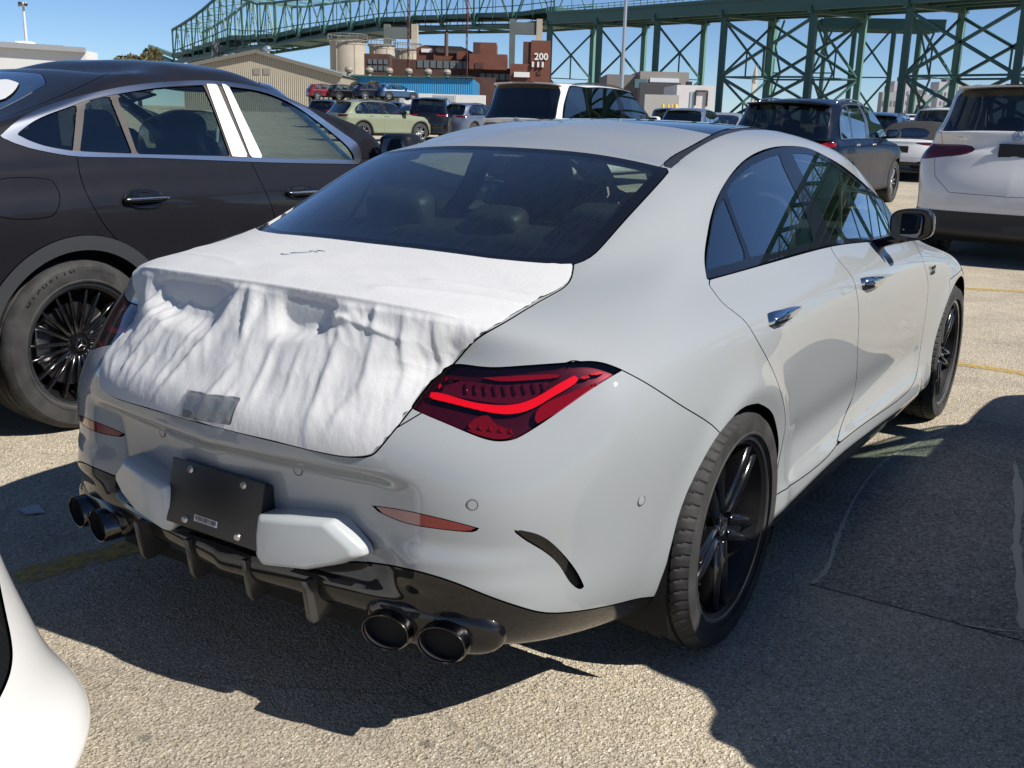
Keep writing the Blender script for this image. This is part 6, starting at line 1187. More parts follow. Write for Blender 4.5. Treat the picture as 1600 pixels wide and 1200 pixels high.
def build_ground():
    m = asphalt()
    V = []
    for t in (-3000, 12, 40, 100, 220, 3000):
        for sx in (-3000, 3000): q = np.array(CAM)*(1, 1, 0)+HEAD*t+SIDE*sx; V.append((q[0], q[1], gz(q[0], q[1])))
    g = mesh_obj('ground', V, [(2*k, 2*k+1, 2*k+3, 2*k+2) for k in range(5)], m, smooth=False); setting(g)
    y = line_paint()
    L = [((-2.9, -.62), (-.55, -.50)), ((-3.4, -.42), (-2.0, -.12))]
    for px in (((1495, 568), (1640, 590)),): worn_line(ground_at(*px[0]), ground_at(*px[1]), .11, y)
    a, b_ = ground_at(1508, 451), ground_at(1640, 458); worn_line(a, b_, .13, y)
    a, b_ = ground_at(20, 905), ground_at(240, 846); worn_line(a, b_, .115, y)
    # patched area with a sandy seam
    seam = [ground_at(*q) for q in ((1520, 655), (1440, 690), (1405, 707), (1373, 730), (1350, 758), (1330, 790), (1316, 822), (1305, 850), (1290, 893), (1268, 914))]
    pm = asphalt('patch_asphalt', .74)
    pp = curve(np.array(seam)[:, :2], 4); k = len(pp); far_ = [(4.6, pp[-1][1]-.02), (4.6, pp[0][1]+.05)]
    sheet('asphalt_patch', [tuple(q) for q in pp]+far_, .0035, pm)
    c = curve(np.array(seam)[:, :2], 6); t = unit(np.gradient(c, axis=0)); n = np.stack([-t[:, 1], t[:, 0]], 1)
    rnd = np.random.RandomState(2); w = .003+.009*rnd.rand(len(c))**1.5; w[0] = w[-1] = .003
    l, r_ = c+n*w[:, None], c-n*w[:, None]; V = [(p[0], p[1], .005) for p in np.vstack([l, r_])]; k = len(c)
    sm = mat('sandy_seam_and_sun_strip', (.58, .50, .38), .95)
    setting(mesh_obj('seam', V, [(i, i+1, k+i+1, k+i) for i in range(k-1)], sm, smooth=False))
    for q, wid in (([(1585, 722), (1592, 790), (1588, 850), (1594, 905), (1597, 985)], .02), ([(1500, 977), (1550, 985), (1597, 989)], .006), ([(1505, 700), (1560, 722), (1590, 726)], .006)):  # right-edge strips: slivers of sunlight put in as pale sandy sheets
        c = curve(np.array([ground_at(*p)[:2] for p in q]), 6); t = unit(np.gradient(c, axis=0)); n = np.stack([-t[:, 1], t[:, 0]], 1); w = wid*(.35+.65*rnd.rand(len(c))); w[0] = w[-1] = .003
        V = [(p[0], p[1], .005) for p in np.vstack([c+n*w[:, None], c-n*w[:, None]])]; k = len(c)
        setting(mesh_obj('seam', V, [(i, i+1, k+i+1, k+i) for i in range(k-1)], sm, smooth=False))
    # scrap of litter on the ground
    p = ground_at(48, 800); MB().add([(p[0]-.05, p[1]-.02, .006), (p[0]+.03, p[1]-.035, .010), (p[0]+.055, p[1]+.02, .006), (p[0]-.02, p[1]+.04, .012)], [(0, 1, 2, 3)]).build('paper_scrap', mat('scrap_grey', (.5, .5, .5), .8), bevel=0)
    tag(bpy.data.objects['paper_scrap'], 'crumpled grey scrap lying on the shaded asphalt behind the dark coupe', 'litter')

class Far:
    """local frame of something far off: across = to the right in view, away = deeper, metres per pixel at that distance"""
    def __init__(s, px, d, turn=0.0):
        p = at(px, 200, d); s.o = np.array([p[0], p[1], 0.]); s.g = gz(p[0], p[1]); v = ray(px, 200); s.d = d; s.s = d/FPX
        a = math.atan2(SIDE[1], SIDE[0])+R(turn); s.x = np.array([math.cos(a), math.sin(a), 0]); s.y = np.array([-s.x[1], s.x[0], 0]); s.px = px
        s.M = Matrix(((s.x[0], s.y[0], 0, s.o[0]), (s.x[1], s.y[1], 0, s.o[1]), (0, 0, 1, 0), (0, 0, 0, 1))); s.rz = a
    def X(s, px): return (px-s.px)*s.s
    def Z(s, py, px=None):
        px = s.px if px is None else px
        return CAM[2]+(180+(px-811)*.0268-py)*s.s

def plain(name, col, rough=.8, var=.15, scale=1.5, bump=0, stripes=None):
    if name in MATS: return MATS[name]
    m = mat(name, col, rough); b = m.node_tree.nodes['Principled BSDF']; tc = nd(m, 'ShaderNodeTexCoord')
    n = nd(m, 'ShaderNodeTexNoise', Scale=scale, Detail=6.0, Roughness=.65); lk(m, tc.outputs['Object'], n.inputs['Vector'])
    c = np.array(col); o = ramp(m, n.outputs[0], [(.25, tuple(c*(1-var))), (.75, tuple(np.minimum(c*(1+var), 1)))])
    if stripes:
        w = nd(m, 'ShaderNodeTexWave', Scale=stripes, _bands_direction='X'); lk(m, tc.outputs['Object'], w.inputs['Vector'])
        mx = nd(m, 'ShaderNodeMixRGB', _blend_type='MULTIPLY'); mx.inputs[0].default_value = .35; lk(m, o, mx.inputs[1]); lk(m, w.outputs[0], mx.inputs[2]); o = mx.outputs[0]
        bp = nd(m, 'ShaderNodeBump', Strength=.6, Distance=.08); lk(m, w.outputs[0], bp.inputs['Height']); lk(m, bp.outputs[0], b.inputs['Normal'])
    lk(m, o, b.inputs['Base Color']); return m

def building(name, label, cat, F, group=None):
    return thing(name, label, cat, tuple(F.o), F.rz, group)

def windows(root, xs, zs, w, h, y, m, frame=None, depth=.15):
    """a grid of windows sharing mesh data, each its own part: pane set back in a frame"""
    mb = MB(); mb.box((-w/2, -depth, -h/2), (w/2, 0, h/2)); first = None
    for z in zs:
        for x in xs:
            if first is None:
                first = mb.build('window', m, root, loc=(x, y, z))
            else:
                c = first.copy(); COL.objects.link(c); c.parent = root; c.location = (x, y, z)

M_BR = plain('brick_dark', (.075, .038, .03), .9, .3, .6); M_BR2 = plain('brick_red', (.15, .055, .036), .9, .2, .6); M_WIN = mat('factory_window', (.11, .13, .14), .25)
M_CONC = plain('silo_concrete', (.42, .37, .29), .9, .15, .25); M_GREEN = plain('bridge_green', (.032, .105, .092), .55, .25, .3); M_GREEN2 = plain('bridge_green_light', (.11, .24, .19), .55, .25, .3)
M_STEEL = mat('galvanised', (.42, .44, .46), .4, .7)

def build_background():
    # ---- tan metal hall with gabled end
    F = Far(415, 150, 0)
    r_ = building('metal_hall', 'tan metal-clad hall with a low gabled front, left of the blue shed', 'building', F)
    zb_ = 0; X = F.X; Z = F.Z
    prof = [(X(290), 0), (X(535), 0), (X(535), Z(122, 535)), (X(405), Z(86, 405)), (X(290), Z(108, 290))]
    MB().prism(prof, 'y', 0, 60).build('wall', plain('tan_cladding', (.44, .39, .29), .7, .06, .3, stripes=1.1), r_)
    mb = MB(); mb.bar((X(405), -.4, Z(85, 405)), (X(537), -.4, Z(121, 537)), .5, .3, (0, 1, 0)); mb.bar((X(405), -.4, Z(85, 405)), (X(288), -.4, Z(107.5, 288)), .5, .3, (0, 1, 0)); mb.build('roof_edge', mat('roof_edge_grey', (.16, .15, .13), .7), r_)
    mb = MB(); mb.add([(X(405), -.3, Z(84.4, 405)), (X(538), -.3, Z(121, 538)), (X(538), 60, Z(121, 538)), (X(405), 60, Z(84.4, 405))], [(0, 1, 2, 3)]); mb.add([(X(405), -.3, Z(84.4, 405)), (X(287), -.3, Z(107, 287)), (X(287), 60, Z(107, 287)), (X(405), 60, Z(84.4, 405))], [(0, 3, 2, 1)]); mb.build('roof', mat('hall_roof', (.20, .22, .20), .6), r_, fix=False)
    for px in (404, 419): MB().box((X(px)-.45, -.08, Z(119, px)), (X(px)+.45, 0, Z(110, px))).build('wall_vent', mat('vent_grey', (.22, .21, .18), .6), r_)
    for px, py in ((326, 96), (340, 92), (352, 90), (372, 88), (404, 81), (407, 79)):
        mb = MB(); mb.lathe([(.3, 0), (.3, .5), (.55, .55), (.5, .95), (0, 1.1)], 12, 'z'); mb.build('roof_ventilator', M_STEEL, r_, smooth=True, fix=False, loc=(X(px), 6, Z(py+5, px)))
    # ---- long blue shed, green roof
    F = Far(640, 165, 0); X = F.X; Z = F.Z
    r_ = building('blue_shed', 'long bright blue shed with green roof below the brick factory', 'building', F)
    MB().box((X(533), 0, 0), (X(739), 26, Z(123.5, 640))).build('wall', plain('blue_cladding', (.022, .25, .52), .55, .07, .25, stripes=.9), r_)
    mb = MB(); mb.add([(X(500), -.5, Z(121, 533)), (X(742), -.5, Z(123, 742)), (X(726), 26, Z(116.5, 726)), (X(495), 26, Z(109, 495))], [(0, 1, 2, 3)]); mb.add([(X(500), -.5, Z(122, 533)), (X(742), -.5, Z(124.5, 742)), (X(742), -.5, Z(123, 742)), (X(500), -.5, Z(121, 533))], [(0, 1, 2, 3)]); mb.build('roof', plain('green_roof', (.03, .11, .075), .6, .15, .2), r_, fix=False)
    for px in (540, 572, 603, 634, 664.5, 694.5):
        z0 = Z(123.5, 640)+.1
        mb = MB(); mb.lathe([(.35, 0), (.35, .6), (.62, .65), (.72, 1.0), (.55, 1.35), (0, 1.5)], 14, 'z'); v_ = mb.build('roof_ventilator', plain('ventilator_rust', (.30, .24, .20), .6, .3, 1.0), r_, smooth=True, fix=False, loc=(X(px), 4.0, z0))
    # ---- brick factory
    F = Far(720, 210, 0); X = F.X; Z = F.Z
    r_ = building('brick_factory', 'sprawling dark red brick factory with rows of windows under the bridge', 'building', F)
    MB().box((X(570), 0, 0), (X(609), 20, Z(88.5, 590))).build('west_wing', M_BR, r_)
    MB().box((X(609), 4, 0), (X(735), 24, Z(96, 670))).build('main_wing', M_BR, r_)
    MB().box((X(735), 2, 0), (X(858), 22, Z(110, 800))).build('east_wing', M_BR, r_)
    MB().prism([(X(645), Z(95, 650)), (X(734), Z(95, 720)), (X(734), Z(84, 730)), (X(716), Z(75.5, 716)), (X(655), Z(73, 655)), (X(645), Z(77, 650))], 'y', 7, 20).build('upper_hall', M_BR2, r_)
    MB().add([(X(655), 6.5, Z(72.5, 655)), (X(717), 6.5, Z(75, 716)), (X(735), 6.5, Z(84, 735)), (X(735), 6.7, Z(86, 735)), (X(680), 6.7, Z(84, 680)), (X(668), 6.7, Z(76.5, 668))], [(0, 1, 2, 3, 4, 5)]).build('upper_roof', mat('slate_roof', (.055, .05, .045), .8), r_)
    MB().box((X(710), 5, Z(95, 710)), (X(734), 7, Z(83, 720))).build('annex', M_BR2, r_)
    sg = MB().box((X(653), 6.7, Z(83.5, 660)), (X(670.5), 6.98, Z(78, 660))).build('sign_board', mat('sign_white', (.72, .70, .68), .6), r_)
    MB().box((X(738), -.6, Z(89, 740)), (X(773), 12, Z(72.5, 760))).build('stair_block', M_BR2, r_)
    MB().box((X(737.5), -1.0, Z(89, 740)), (X(748), 10, Z(73, 745))).build('shaded_return', M_BR, r_)  # side wall in darker brick: its shade is put into the colour
    MB().box((X(732), -1.2, Z(112, 760)), (X(790), 10, Z(89.5, 760))).build('front_block', M_BR2, r_)
    MB().box((X(741), -1.35, Z(111, 745)), (X(753), -1.2, Z(102, 745))).build('loading_door', M_BR, r_)
    MB().box((X(826), -1.2, 0), (X(856), 10, Z(70, 840))).build('tower', M_BR2, r_)
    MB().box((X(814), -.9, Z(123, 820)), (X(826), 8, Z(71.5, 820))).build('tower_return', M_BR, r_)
    MB().box((X(795), -1.1, 0), (X(826), 6, Z(104, 810))).build('low_block', M_BR2, r_)
    MB().box((X(801), -1.5, Z(123.5, 810)), (X(825), -1.1, Z(116, 810))).build('white_box', mat('white_panel', (.7, .7, .7), .6), r_)
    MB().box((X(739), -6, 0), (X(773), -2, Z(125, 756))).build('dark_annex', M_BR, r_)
    for px, w_ in ((828, 3), (836, 3), (843, 3)): MB().box((X(px), -1.6, Z(109, 835)), (X(px+w_), -1.2, Z(101, 835))).build('tower_window', mat('white_panel', (.7, .7, .7), .6), r_)
    MB().box((X(836), -1.5, Z(109, 835)), (X(846), -1.2, Z(100, 835))).build('tower_recess', M_BR, r_)
    text_obj('number', '200', 10*F.s*1.42, mat('sign_white', (.72, .70, .68), .6), r_, Matrix.Translation((X(842), -1.35, Z(94, 842)))@Matrix.Rotation(R(90), 4, 'X'), extrude=.05, bold=.05)
    windows(r_, [X(p) for p in np.arange(578.5, 609, 8.2)], [Z(100, 590), Z(109.5, 590)], 6.0*F.s, 7*F.s, 0, M_WIN)
    windows(r_, [X(p) for p in np.arange(653, 735, 10.3)], [Z(103, 690)], 8.2*F.s, 11*F.s, 4, M_WIN)
    windows(r_, [X(p) for p in np.arange(702, 735, 10.3)], [Z(122, 715)], 8.2*F.s, 6*F.s, 4, M_WIN)
    windows(r_, [X(p) for p in np.arange(752, 800, 10.3)], [Z(122, 770)], 8.2*F.s, 9*F.s, 1.8, M_WIN)
    windows(r_, [X(p) for p in (839,)], [Z(118, 840)], 6*F.s, 5*F.s, -1.2, M_BR)
    mb = MB(); mb.lathe([(3.2*F.s, 0), (2.9*F.s, Z(55, 694)-Z(90, 694))], 16, 'z'); mb.build('chimney', plain('chimney_brown', (.12, .065, .05), .8, .2, .5), r_, smooth=True, fix=False, loc=(X(693.5), 5, Z(90, 694)))
    # ---- silos
    F = Far(560, 235, 0); X = F.X; Z = F.Z
    for k, (px, w_, top, lab) in enumerate(((545, 27, 71, 'tallest pale concrete silo with a steel gallery, left of the brick factory'), (592, 19.5, 75, 'pale concrete silo between the tallest silo and the brick hall'), (628, 20, 79, 'squat pale concrete silo partly hidden behind the brick hall'))):
        q = thing('silo', lab, 'silo', tuple(F.o+F.x*X(px)+F.y*(k*6)), F.rz, 'concrete silos beside the factory')
        h = Z(top, px); rr = w_*F.s
        mb = MB(); mb.lathe([(rr, 0), (rr, h-.6), (rr*1.03, h-.6), (rr*1.03, h), (0, h+.6)], 40, 'z'); mb.build('drum', M_CONC, q, smooth=True, fix=False)
        mb = MB(); a = np.linspace(0, 2*np.pi, 29); mb.tube(np.stack([np.cos(a)*rr*1.12, np.sin(a)*rr*1.12, np.full(29, h+1.5)], 1), .09, 4, False); mb.tube(np.stack([np.cos(a)*rr*1.12, np.sin(a)*rr*1.12, np.full(29, h+.2)], 1), .14, 4, False)
        for t in a[:-1:2]: mb.bar((math.cos(t)*rr*1.12, math.sin(t)*rr*1.12, h-.1), (math.cos(t)*rr*1.12, math.sin(t)*rr*1.12, h+1.5), .12)
        mb.build('gallery', mat('gallery_steel', (.20, .19, .17), .6), q, fix=False)
        for t in (-.5, .55):
            mb = MB(); mb.bar((math.sin(t)*rr*1.0, -math.cos(t)*rr*1.0, 0), (math.sin(t)*rr*1.0, -math.cos(t)*rr*1.0, h), .25); mb.build('downpipe', M_CONC, q)
    # ---- white store on the left and its neighbour
    F = Far(60, 120, 6); X = F.X; Z = F.Z
    r_ = building('white_store', 'flat white warehouse with a grey roof edge at the far left', 'building', F)
    MB().prism([(X(-40), 0), (X(139), 0), (X(139), Z(83, 139)), (X(0), Z(75, 0)), (X(-40), Z(73, -40))], 'y', 0, 5).build('wall', plain('white_cladding', (.62, .62, .60), .7, .05, .3), r_)
    mb = MB(); mb.bar((X(-40), -.3, Z(72, -40)), (X(140.5), -.3, Z(82.5, 140)), .7, .55); mb.build('roof_edge', mat('roof_edge_grey2', (.30, .31, .33), .6), r_)
    mb = MB(); mb.bar((X(-40), 2, Z(67, -40)), (X(100), 2, Z(75, 100)), .08)
    for px in np.arange(-20, 100, 10): mb.bar((X(px), 2, Z(74+px*.06, px)), (X(px), 2, Z(68+px*.057, px)), .06)
    mb.build('roof_railing', M_STEEL, r_, fix=False)
    MB().super((X(37), 3, Z(72, 37)), (2.2, 2, .7), .5, .5, 8).build('roof_light', mat('sign_white', (.72, .70, .68), .6), r_, smooth='all')
    # ---- white trailers / containers in front of the shed
    F = Far(690, 120, 0); X = F.X; Z = F.Z
    wm = plain('white_box_skin', (.60, .60, .58), .6, .05, .4)
    for a, b_, t, lab in ((617, 632, 146, 'narrow grey container at the left end of the white container row'), (632, 676, 146.5, 'plain white container left of the ribbed one'), (676.5, 711, 148, 'ribbed pale container in the middle of the white row'), (711.5, 757, 149, 'white container at the right end of the row behind the dark SUV')):
        q = thing('shipping_container', lab, 'container', tuple(F.o+F.x*X((a+b_)/2)), F.rz, 'containers in front of the blue shed'); w_ = (b_-a)*F.s/2
        MB().box((-w_, 0, 0), (w_, 2.5, Z(t, a))).build('box', wm if b_ != 632 else plain('grey_box_skin', (.33, .37, .42), .6, .1, .4), q)
        if a in (617, 676.5):
            mb = MB()
            for x in np.linspace(-w_+.1, w_-.1, 12): mb.box((x-.05, -.07, .1), (x+.05, 0, Z(t, a)-.1))
            mb.build('ribs', plain('rib_grey', (.42, .44, .46), .6, .1, .4), q)
    # ---- modern offices on the right
    F = Far(1010, 180, 0); X = F.X; Z = F.Z
    r_ = building('office_block', 'grey modern office block behind the bridge legs', 'building', F)
    MB().box((X(945), 0, 0), (X(995), 18, Z(119.5, 970))).build('left_wing', plain('office_grey', (.17, .16, .15), .7, .06, .3), r_)
    MB().box((X(993), -3, 0), (X(1067), 18, Z(116.5, 1030))).build('right_wing', plain('office_taupe', (.26, .24, .22), .7, .06, .3), r_)
    MB().box((X(1008), -3.2, Z(132, 1030)), (X(1052), -3, Z(126, 1030))).build('window_band', mat('bright_band', (.62, .66, .70), .4), r_)
    MB().box((X(993), -3.6, 0), (X(1055), -3, Z(133, 1030))).build('dark_base', mat('dark_metal_cladding', (.055, .055, .06), .6), r_)
    MB().box((X(985), -3.5, Z(140, 990)), (X(1003), -2, Z(127, 990))).build('glass_corner', mat('office_glass', (.08, .14, .16), .12), r_)
    F = Far(1060, 150, 0); X = F.X; Z = F.Z
    r_ = building('white_office', 'white low building with a tall dark framed entrance', 'building', F)
    MB().box((X(1054), 0, 0), (X(1112), 14, Z(135.5, 1080))).build('wall', plain('white_render', (.60, .58, .58), .7, .04, .3), r_)
    mb = MB()
    for a, b_ in (((1083, 166), (1083, 144)), ((1083, 144), (1101, 144)), ((1101, 144), (1101, 167))): mb.bar((X(a[0]), -.2, Z(a[1], 1090)), (X(b_[0]), -.2, Z(b_[1], 1090)), .2)
    mb.build('entrance_frame', M_BLACK_PLASTIC, r_)
    MB().box((X(1075), -.1, 0), (X(1082), 0, Z(145, 1078))).build('glazing', mat('pale_glazing', (.35, .42, .46), .2), r_)
    MB().box((X(1075), 3, Z(136, 1080)), (X(1082), 5, Z(129, 1080))).build('roof_plant', M_BLACK_PLASTIC, r_)
    F = Far(1030, 110, 0); X = F.X; Z = F.Z
    q = thing('site_wall', 'plain grey boundary wall below the grey office block', 'wall', tuple(F.o), F.rz); MB().box((X(1005), 0, 0), (X(1058), .4, Z(149.5, 1030))).build('panel', plain('wall_grey', (.36, .35, .33), .8, .06, .5), q)
    F = Far(1045, 60, 0); X = F.X; Z = F.Z
    for px, w_, lab in ((1034, 4, 'yellow post farthest left in the row of yellow posts'), (1042, 3, 'second yellow post from the left in the row'), (1047.5, 2.5, 'thin yellow post third from the left'), (1054, 6, 'widest yellow post at the right end of the row')):
        q = thing('yellow_post', lab, 'bollard', tuple(F.o+F.x*X(px)), F.rz, 'yellow posts beside the white building'); h = Z(164, 1045); w2 = w_*F.s/2
        mb = MB(); mb.lathe([(w2, 0), (w2, h-.05), (w2*.7, h), (0, h+.02)], 14, 'z'); mb.build('post', mat('yellow_paint', (.72, .45, .02), .5), q, smooth=True, fix=False)
        mb = MB(); mb.lathe([(w2*1.03, h*.55), (w2*1.03, h*.66)], 14, 'z'); mb.build('band', mat('sign_white', (.72, .70, .68), .6), q, fix=False)
    for px, w_, top, d, col, lab in ((1174, 7, 132, 420, (.62, .58, .54), 'slim far white tower with a small spire between bridge legs'), (1409, 38, 130, 520, (.40, .40, .44), 'far grey apartment tower at the left of a pair behind the bridge'), (1482, 46, 131, 520, (.42, .42, .45), 'far grey apartment tower nearest the white SUV'), (1435, 30, 150, 480, (.35, .36, .36), 'low far grey block between the two apartment towers'), (1385, 24, 146, 380, (.30, .31, .31), 'low far block left of the apartment towers')):
        F = Far(px, d, 0); q = thing('far_building', lab, 'building', tuple(F.o), F.rz); h = F.Z(top, px); w2 = w_*F.s/2
        MB().box((-w2, 0, 0), (w2, w2*1.5, h)).build('wall', plain('far_wall%d' % px, col, .8, .06, .05), q)
        MB().box((-w2*.5, 1, h), (w2*.5, w2, h+2.2)).build('roof_house', plain('far_roof', (.16, .16, .17), .8, .1, .1), q)
        nx = max(2, int(w_/6)); windows(q, np.linspace(-w2*.75, w2*.75, nx), np.arange(h*.35, h-2, 4.5)[:8], w2*.9/nx, 1.8, 0, mat('far_window', (.16, .18, .2), .4))
        if px == 1174: MB().lathe([(1.2, h), (.9, h+3), (.15, h+7), (0, h+8)], 8, 'z', (0, w2, 0)).build('spire', M_CONC, q, fix=False)

# ---------------------------------------------------------------- steel bridge
UNIT = {}
def member(name, parent, a, b, w, m, h=None):
    """straight steel member, sharing one unit bar"""
    key = m.name
    if key not in UNIT:
        o = MB().box((-.5, -.5, 0), (.5, .5, 1)).build(name, m); UNIT[key] = o.data; bpy.data.objects.remove(o)
    a = Vector(a); b = Vector(b); d = b-a
    o = link(name, UNIT[key], parent); q = d.to_track_quat('Z', 'Y')
    o.matrix_local = Matrix.Translation(a)@q.to_matrix().to_4x4()@Matrix.Diagonal((w, h or w, d.length, 1)); return o

def build_bridge():
    # approach: two rows of legs
    DK = {854: 41, 930: 38, 1018: 33, 1120: 27, 1255: 21, 1401: 12, 1576: 0}
    pa = at(854, 200, 300); pb = at(1576, 210, 178); pa[2] = pb[2] = 0
    ax = unit(pb-pa); per = np.array([-ax[1], ax[0], 0]); 
    if per@HEAD < 0: per = -per
    def on_axis(px):
        v = ray(px, 200)[:2]; o = np.array(CAM[:2]); A = np.array([v, -ax[:2]]).T; t = np.linalg.solve(A, pa[:2]-o); return pa+ax*t[1]
    Wd = 15.0
    pts = []
    for px, py in DK.items():
        p = on_axis(px); d = (p[:2]-np.array(CAM[:2]))@np.array([_f[0], _f[1]])/(math.hypot(_f[0], _f[1])**1)
        # height of the deck soffit seen at that pixel
        v = ray(px, py); t = (p[:2]-np.array(CAM[:2]))@v[:2]/(v[:2]@v[:2]); pts.append((p, CAM[2]+v[2]*t))
    # carry the line on past the right edge of the photo, coming nearer
    zlast = pts[-1][1]; 
    for k in range(1, 8): az, ds = [(1, 175), (7, 158), (13, 147), (20, 139), (28, 132), (37, 128), (47, 127)][k-1]; pts.append((np.array((CAM[0]+ds*math.sin(R(az)), CAM[1]+ds*math.cos(R(az)), 0)), zlast+(2.5, 5, 7, 8.5, 9.5, 10, 10)[k-1]))
    print('deck heights', [round(z, 1) for _, z in pts])
    dk = thing('bridge_deck', 'dark green girder deck of the bridge approach crossing the sky at top right', 'bridge deck')
    names = {0: 'first', 1: 'second'}
    labs = ['bridge bent nearest the tower marked 200', 'slim bridge bent left of the silver lamp pole', 'bridge bent just right of the silver lamp pole', 'bridge bent rising behind the dark blue SUV rear window', 'bridge bent above the roof of the dark blue SUV', 'thick bridge bent above the dark convertible roof', 'bridge bent at the right edge above the white SUV']
    PER = []
    for i, (p, z) in enumerate(pts):
        lab = labs[i] if i < len(labs) else 'bridge bent out of sight beyond the right edge'
        j = min(i, len(pts)-2); tx = unit(pts[j+1][0]-pts[j][0]) if i > 5 else ax; per = np.array([-tx[1], tx[0], 0]); per = per if per@np.array([p[0]-CAM[0], p[1]-CAM[1], 0]) > 0 else -per; PER.append(per)
        near, far = p, p+per*Wd; w = 1.25
        q = thing('bridge_bent', lab if i < len(labs) else 'green steel bent of the approach beyond the right edge of the photo', 'bridge bent', tuple(p), 0, 'bents of the bridge approach'); o = Vector(p)
        L = lambda v_: Vector(v_)-o
        N0, F0 = Vector(near), Vector(far); up = Vector((0, 0, 1))
        member('leg', q, L(N0), L(N0+up*(z+3.4)), w, M_GREEN); member('leg', q, L(F0), L(F0+up*(z+3.4)), w, M_GREEN2)  # far leg in lighter green: sunlight put into its colour
        hs = [z*.02, z*.46, z*.97]
        for a, b_ in zip(hs[:-1], hs[1:]):
            for s_, m_ in ((0, M_GREEN), (1, M_GREEN)):
                A, B = (N0, F0) if s_ == 0 else (F0, N0); member('brace', q, L(A+up*a), L(B+up*b_), .42, m_)
            mid = (N0+F0)/2+up*((a+b_)/2); member('hanger', q, L(mid), L((N0+F0)/2+up*a), .3, M_GREEN)
            member('strut', q, L(N0+up*a), L(F0+up*a), .26, M_GREEN)
        member('cross_beam', q, L(N0-Vector(per)*1.5+up*(z+.7)), L(F0+Vector(per)*1.5+up*(z+.7)), 1.0, M_GREEN, 1.4)
        member('footing', q, L(N0-up*.5), L(N0+up*1.6), 3.0, M_CONC); member('footing', q, L(F0-up*.5), L(F0+up*1.6), 3.0, M_CONC)
        if i in (3, 4, 5, 6, 7) or i > 7:   # longitudinal bracing makes towers of neighbouring bents
            if i+1 < len(pts) and i in (3, 5, 7, 9, 11, 13):
                p2, z2 = pts[i+1]
                for kk in (0, 1):
                    A0, B0 = Vector(p)+Vector(per)*Wd*kk, Vector(p2)+Vector(per)*Wd*kk
                    for f0, f1 in ((.02, .46), (.46, .97)):
                        member('brace', q, L(A0+up*z*f0), L(B0+up*z2*f1), .55, M_GREEN); member('brace', q, L(B0+up*z2*f0), L(A0+up*z*f1), .55, M_GREEN)
                        mid = (A0+B0)/2+up*(z*(f0+f1)/2); member('hanger', q, L(mid), L((A0+B0)/2+up*z*f0), .4, M_GREEN)
                    member('strut', q, L(A0+up*z*.46), L(B0+up*z2*.46), .4, M_GREEN); member('strut', q, L(A0+up*z*.02), L(B0+up*z2*.02), .8, M_GREEN)
    for i, ((p, z), (p2, z2)) in enumerate(zip(pts[:-1], pts[1:])):
        per = PER[i]; up = Vector((0, 0, 1)); P0, P1 = Vector(p), Vector(p2); Q1 = Vector(PER[i+1])
        for k, off in enumerate((-.8, Wd*.33, Wd*.66, Wd+.8)):
            o_ = Vector(per)*off
            member('girder', dk, P0+o_+up*(z+1.9), P1+Q1*off+up*(z2+1.9), .6, M_GREEN, 2.6)
        c = Vector(per)*(Wd/2); mb = None
        a, b_ = P0+c+up*(z+3.5), P1+c+up*(z2+3.5)
        d = (b_-a); o = link('roadway', UNIT[M_GREEN.name], dk); xax = d.normalized(); yax = Vector(per); zax = xax.cross(yax)
        o.matrix_local = Matrix(((yax.x*(Wd+3), zax.x*.7, d.x, a.x), (yax.y*(Wd+3), zax.y*.7, d.y, a.y), (yax.z*(Wd+3), zax.z*.7, d.z, a.z), (0, 0, 0, 1)))
        for off in (-1.4, Wd+1.4):
            o_ = Vector(per)*off
            for h in (4.3, 5.0): member('rail', dk, P0+o_+up*(z+h), P1+Q1*off+up*(z2+h), .14, M_GREEN2)
            n = 9
            for t in range(n): 
                q0 = P0.lerp(P1, t/n)+o_+up*(z+(z2-z)*t/n); member('rail_post', dk, q0+up*3.6, q0+up*5.0, .16, M_GREEN2)
        if i >= 6:      # overhead lattice on the stretch beyond the photo, seen mirrored in the side windows
            for kk in (0, 1):
                A0, B0 = P0+Vector(per)*Wd*kk, P1+Q1*Wd*kk; n = 3
                for t in range(n):
                    a0, b0 = A0.lerp(B0, t/n), A0.lerp(B0, (t+1)/n); za, zb2 = z+(z2-z)*t/n, z+(z2-z)*(t+1)/n
                    member('top_chord', dk, a0+up*(za+7), b0+up*(zb2+7), .7, M_GREEN); member('vertical', dk, a0+up*(za+3), a0+up*(za+7), .5, M_GREEN)
                    member('diagonal', dk, a0+up*(za+3.4), b0+up*(zb2+7), .45, M_GREEN)
                    if kk == 0: member('portal', dk, a0+up*(za+7), A0.lerp(B0, t/n)+Vector(per)*Wd+up*(za+7), .5, M_GREEN)
    # lower ramp platform seen between the right-hand bents
    rp = thing('bridge_ramp', 'short green ramp platform on crossed steel legs behind the right-hand bents', 'bridge ramp')
    a, b_ = at(1287, 36, 250), at(1478, 40, 236); s2 = np.array([0, 0, 1.])
    for k in (0, 1, 2, 3):
        o_ = HEAD*3*k; member('girder', rp, a+o_, b_+o_, .7, M_GREEN, 2.6)
    s2 = np.array([0, 0, 1.])
    xs_ = [1197, 1221, 1274, 1310, 1339, 1401, 1440, 1464, 1503]
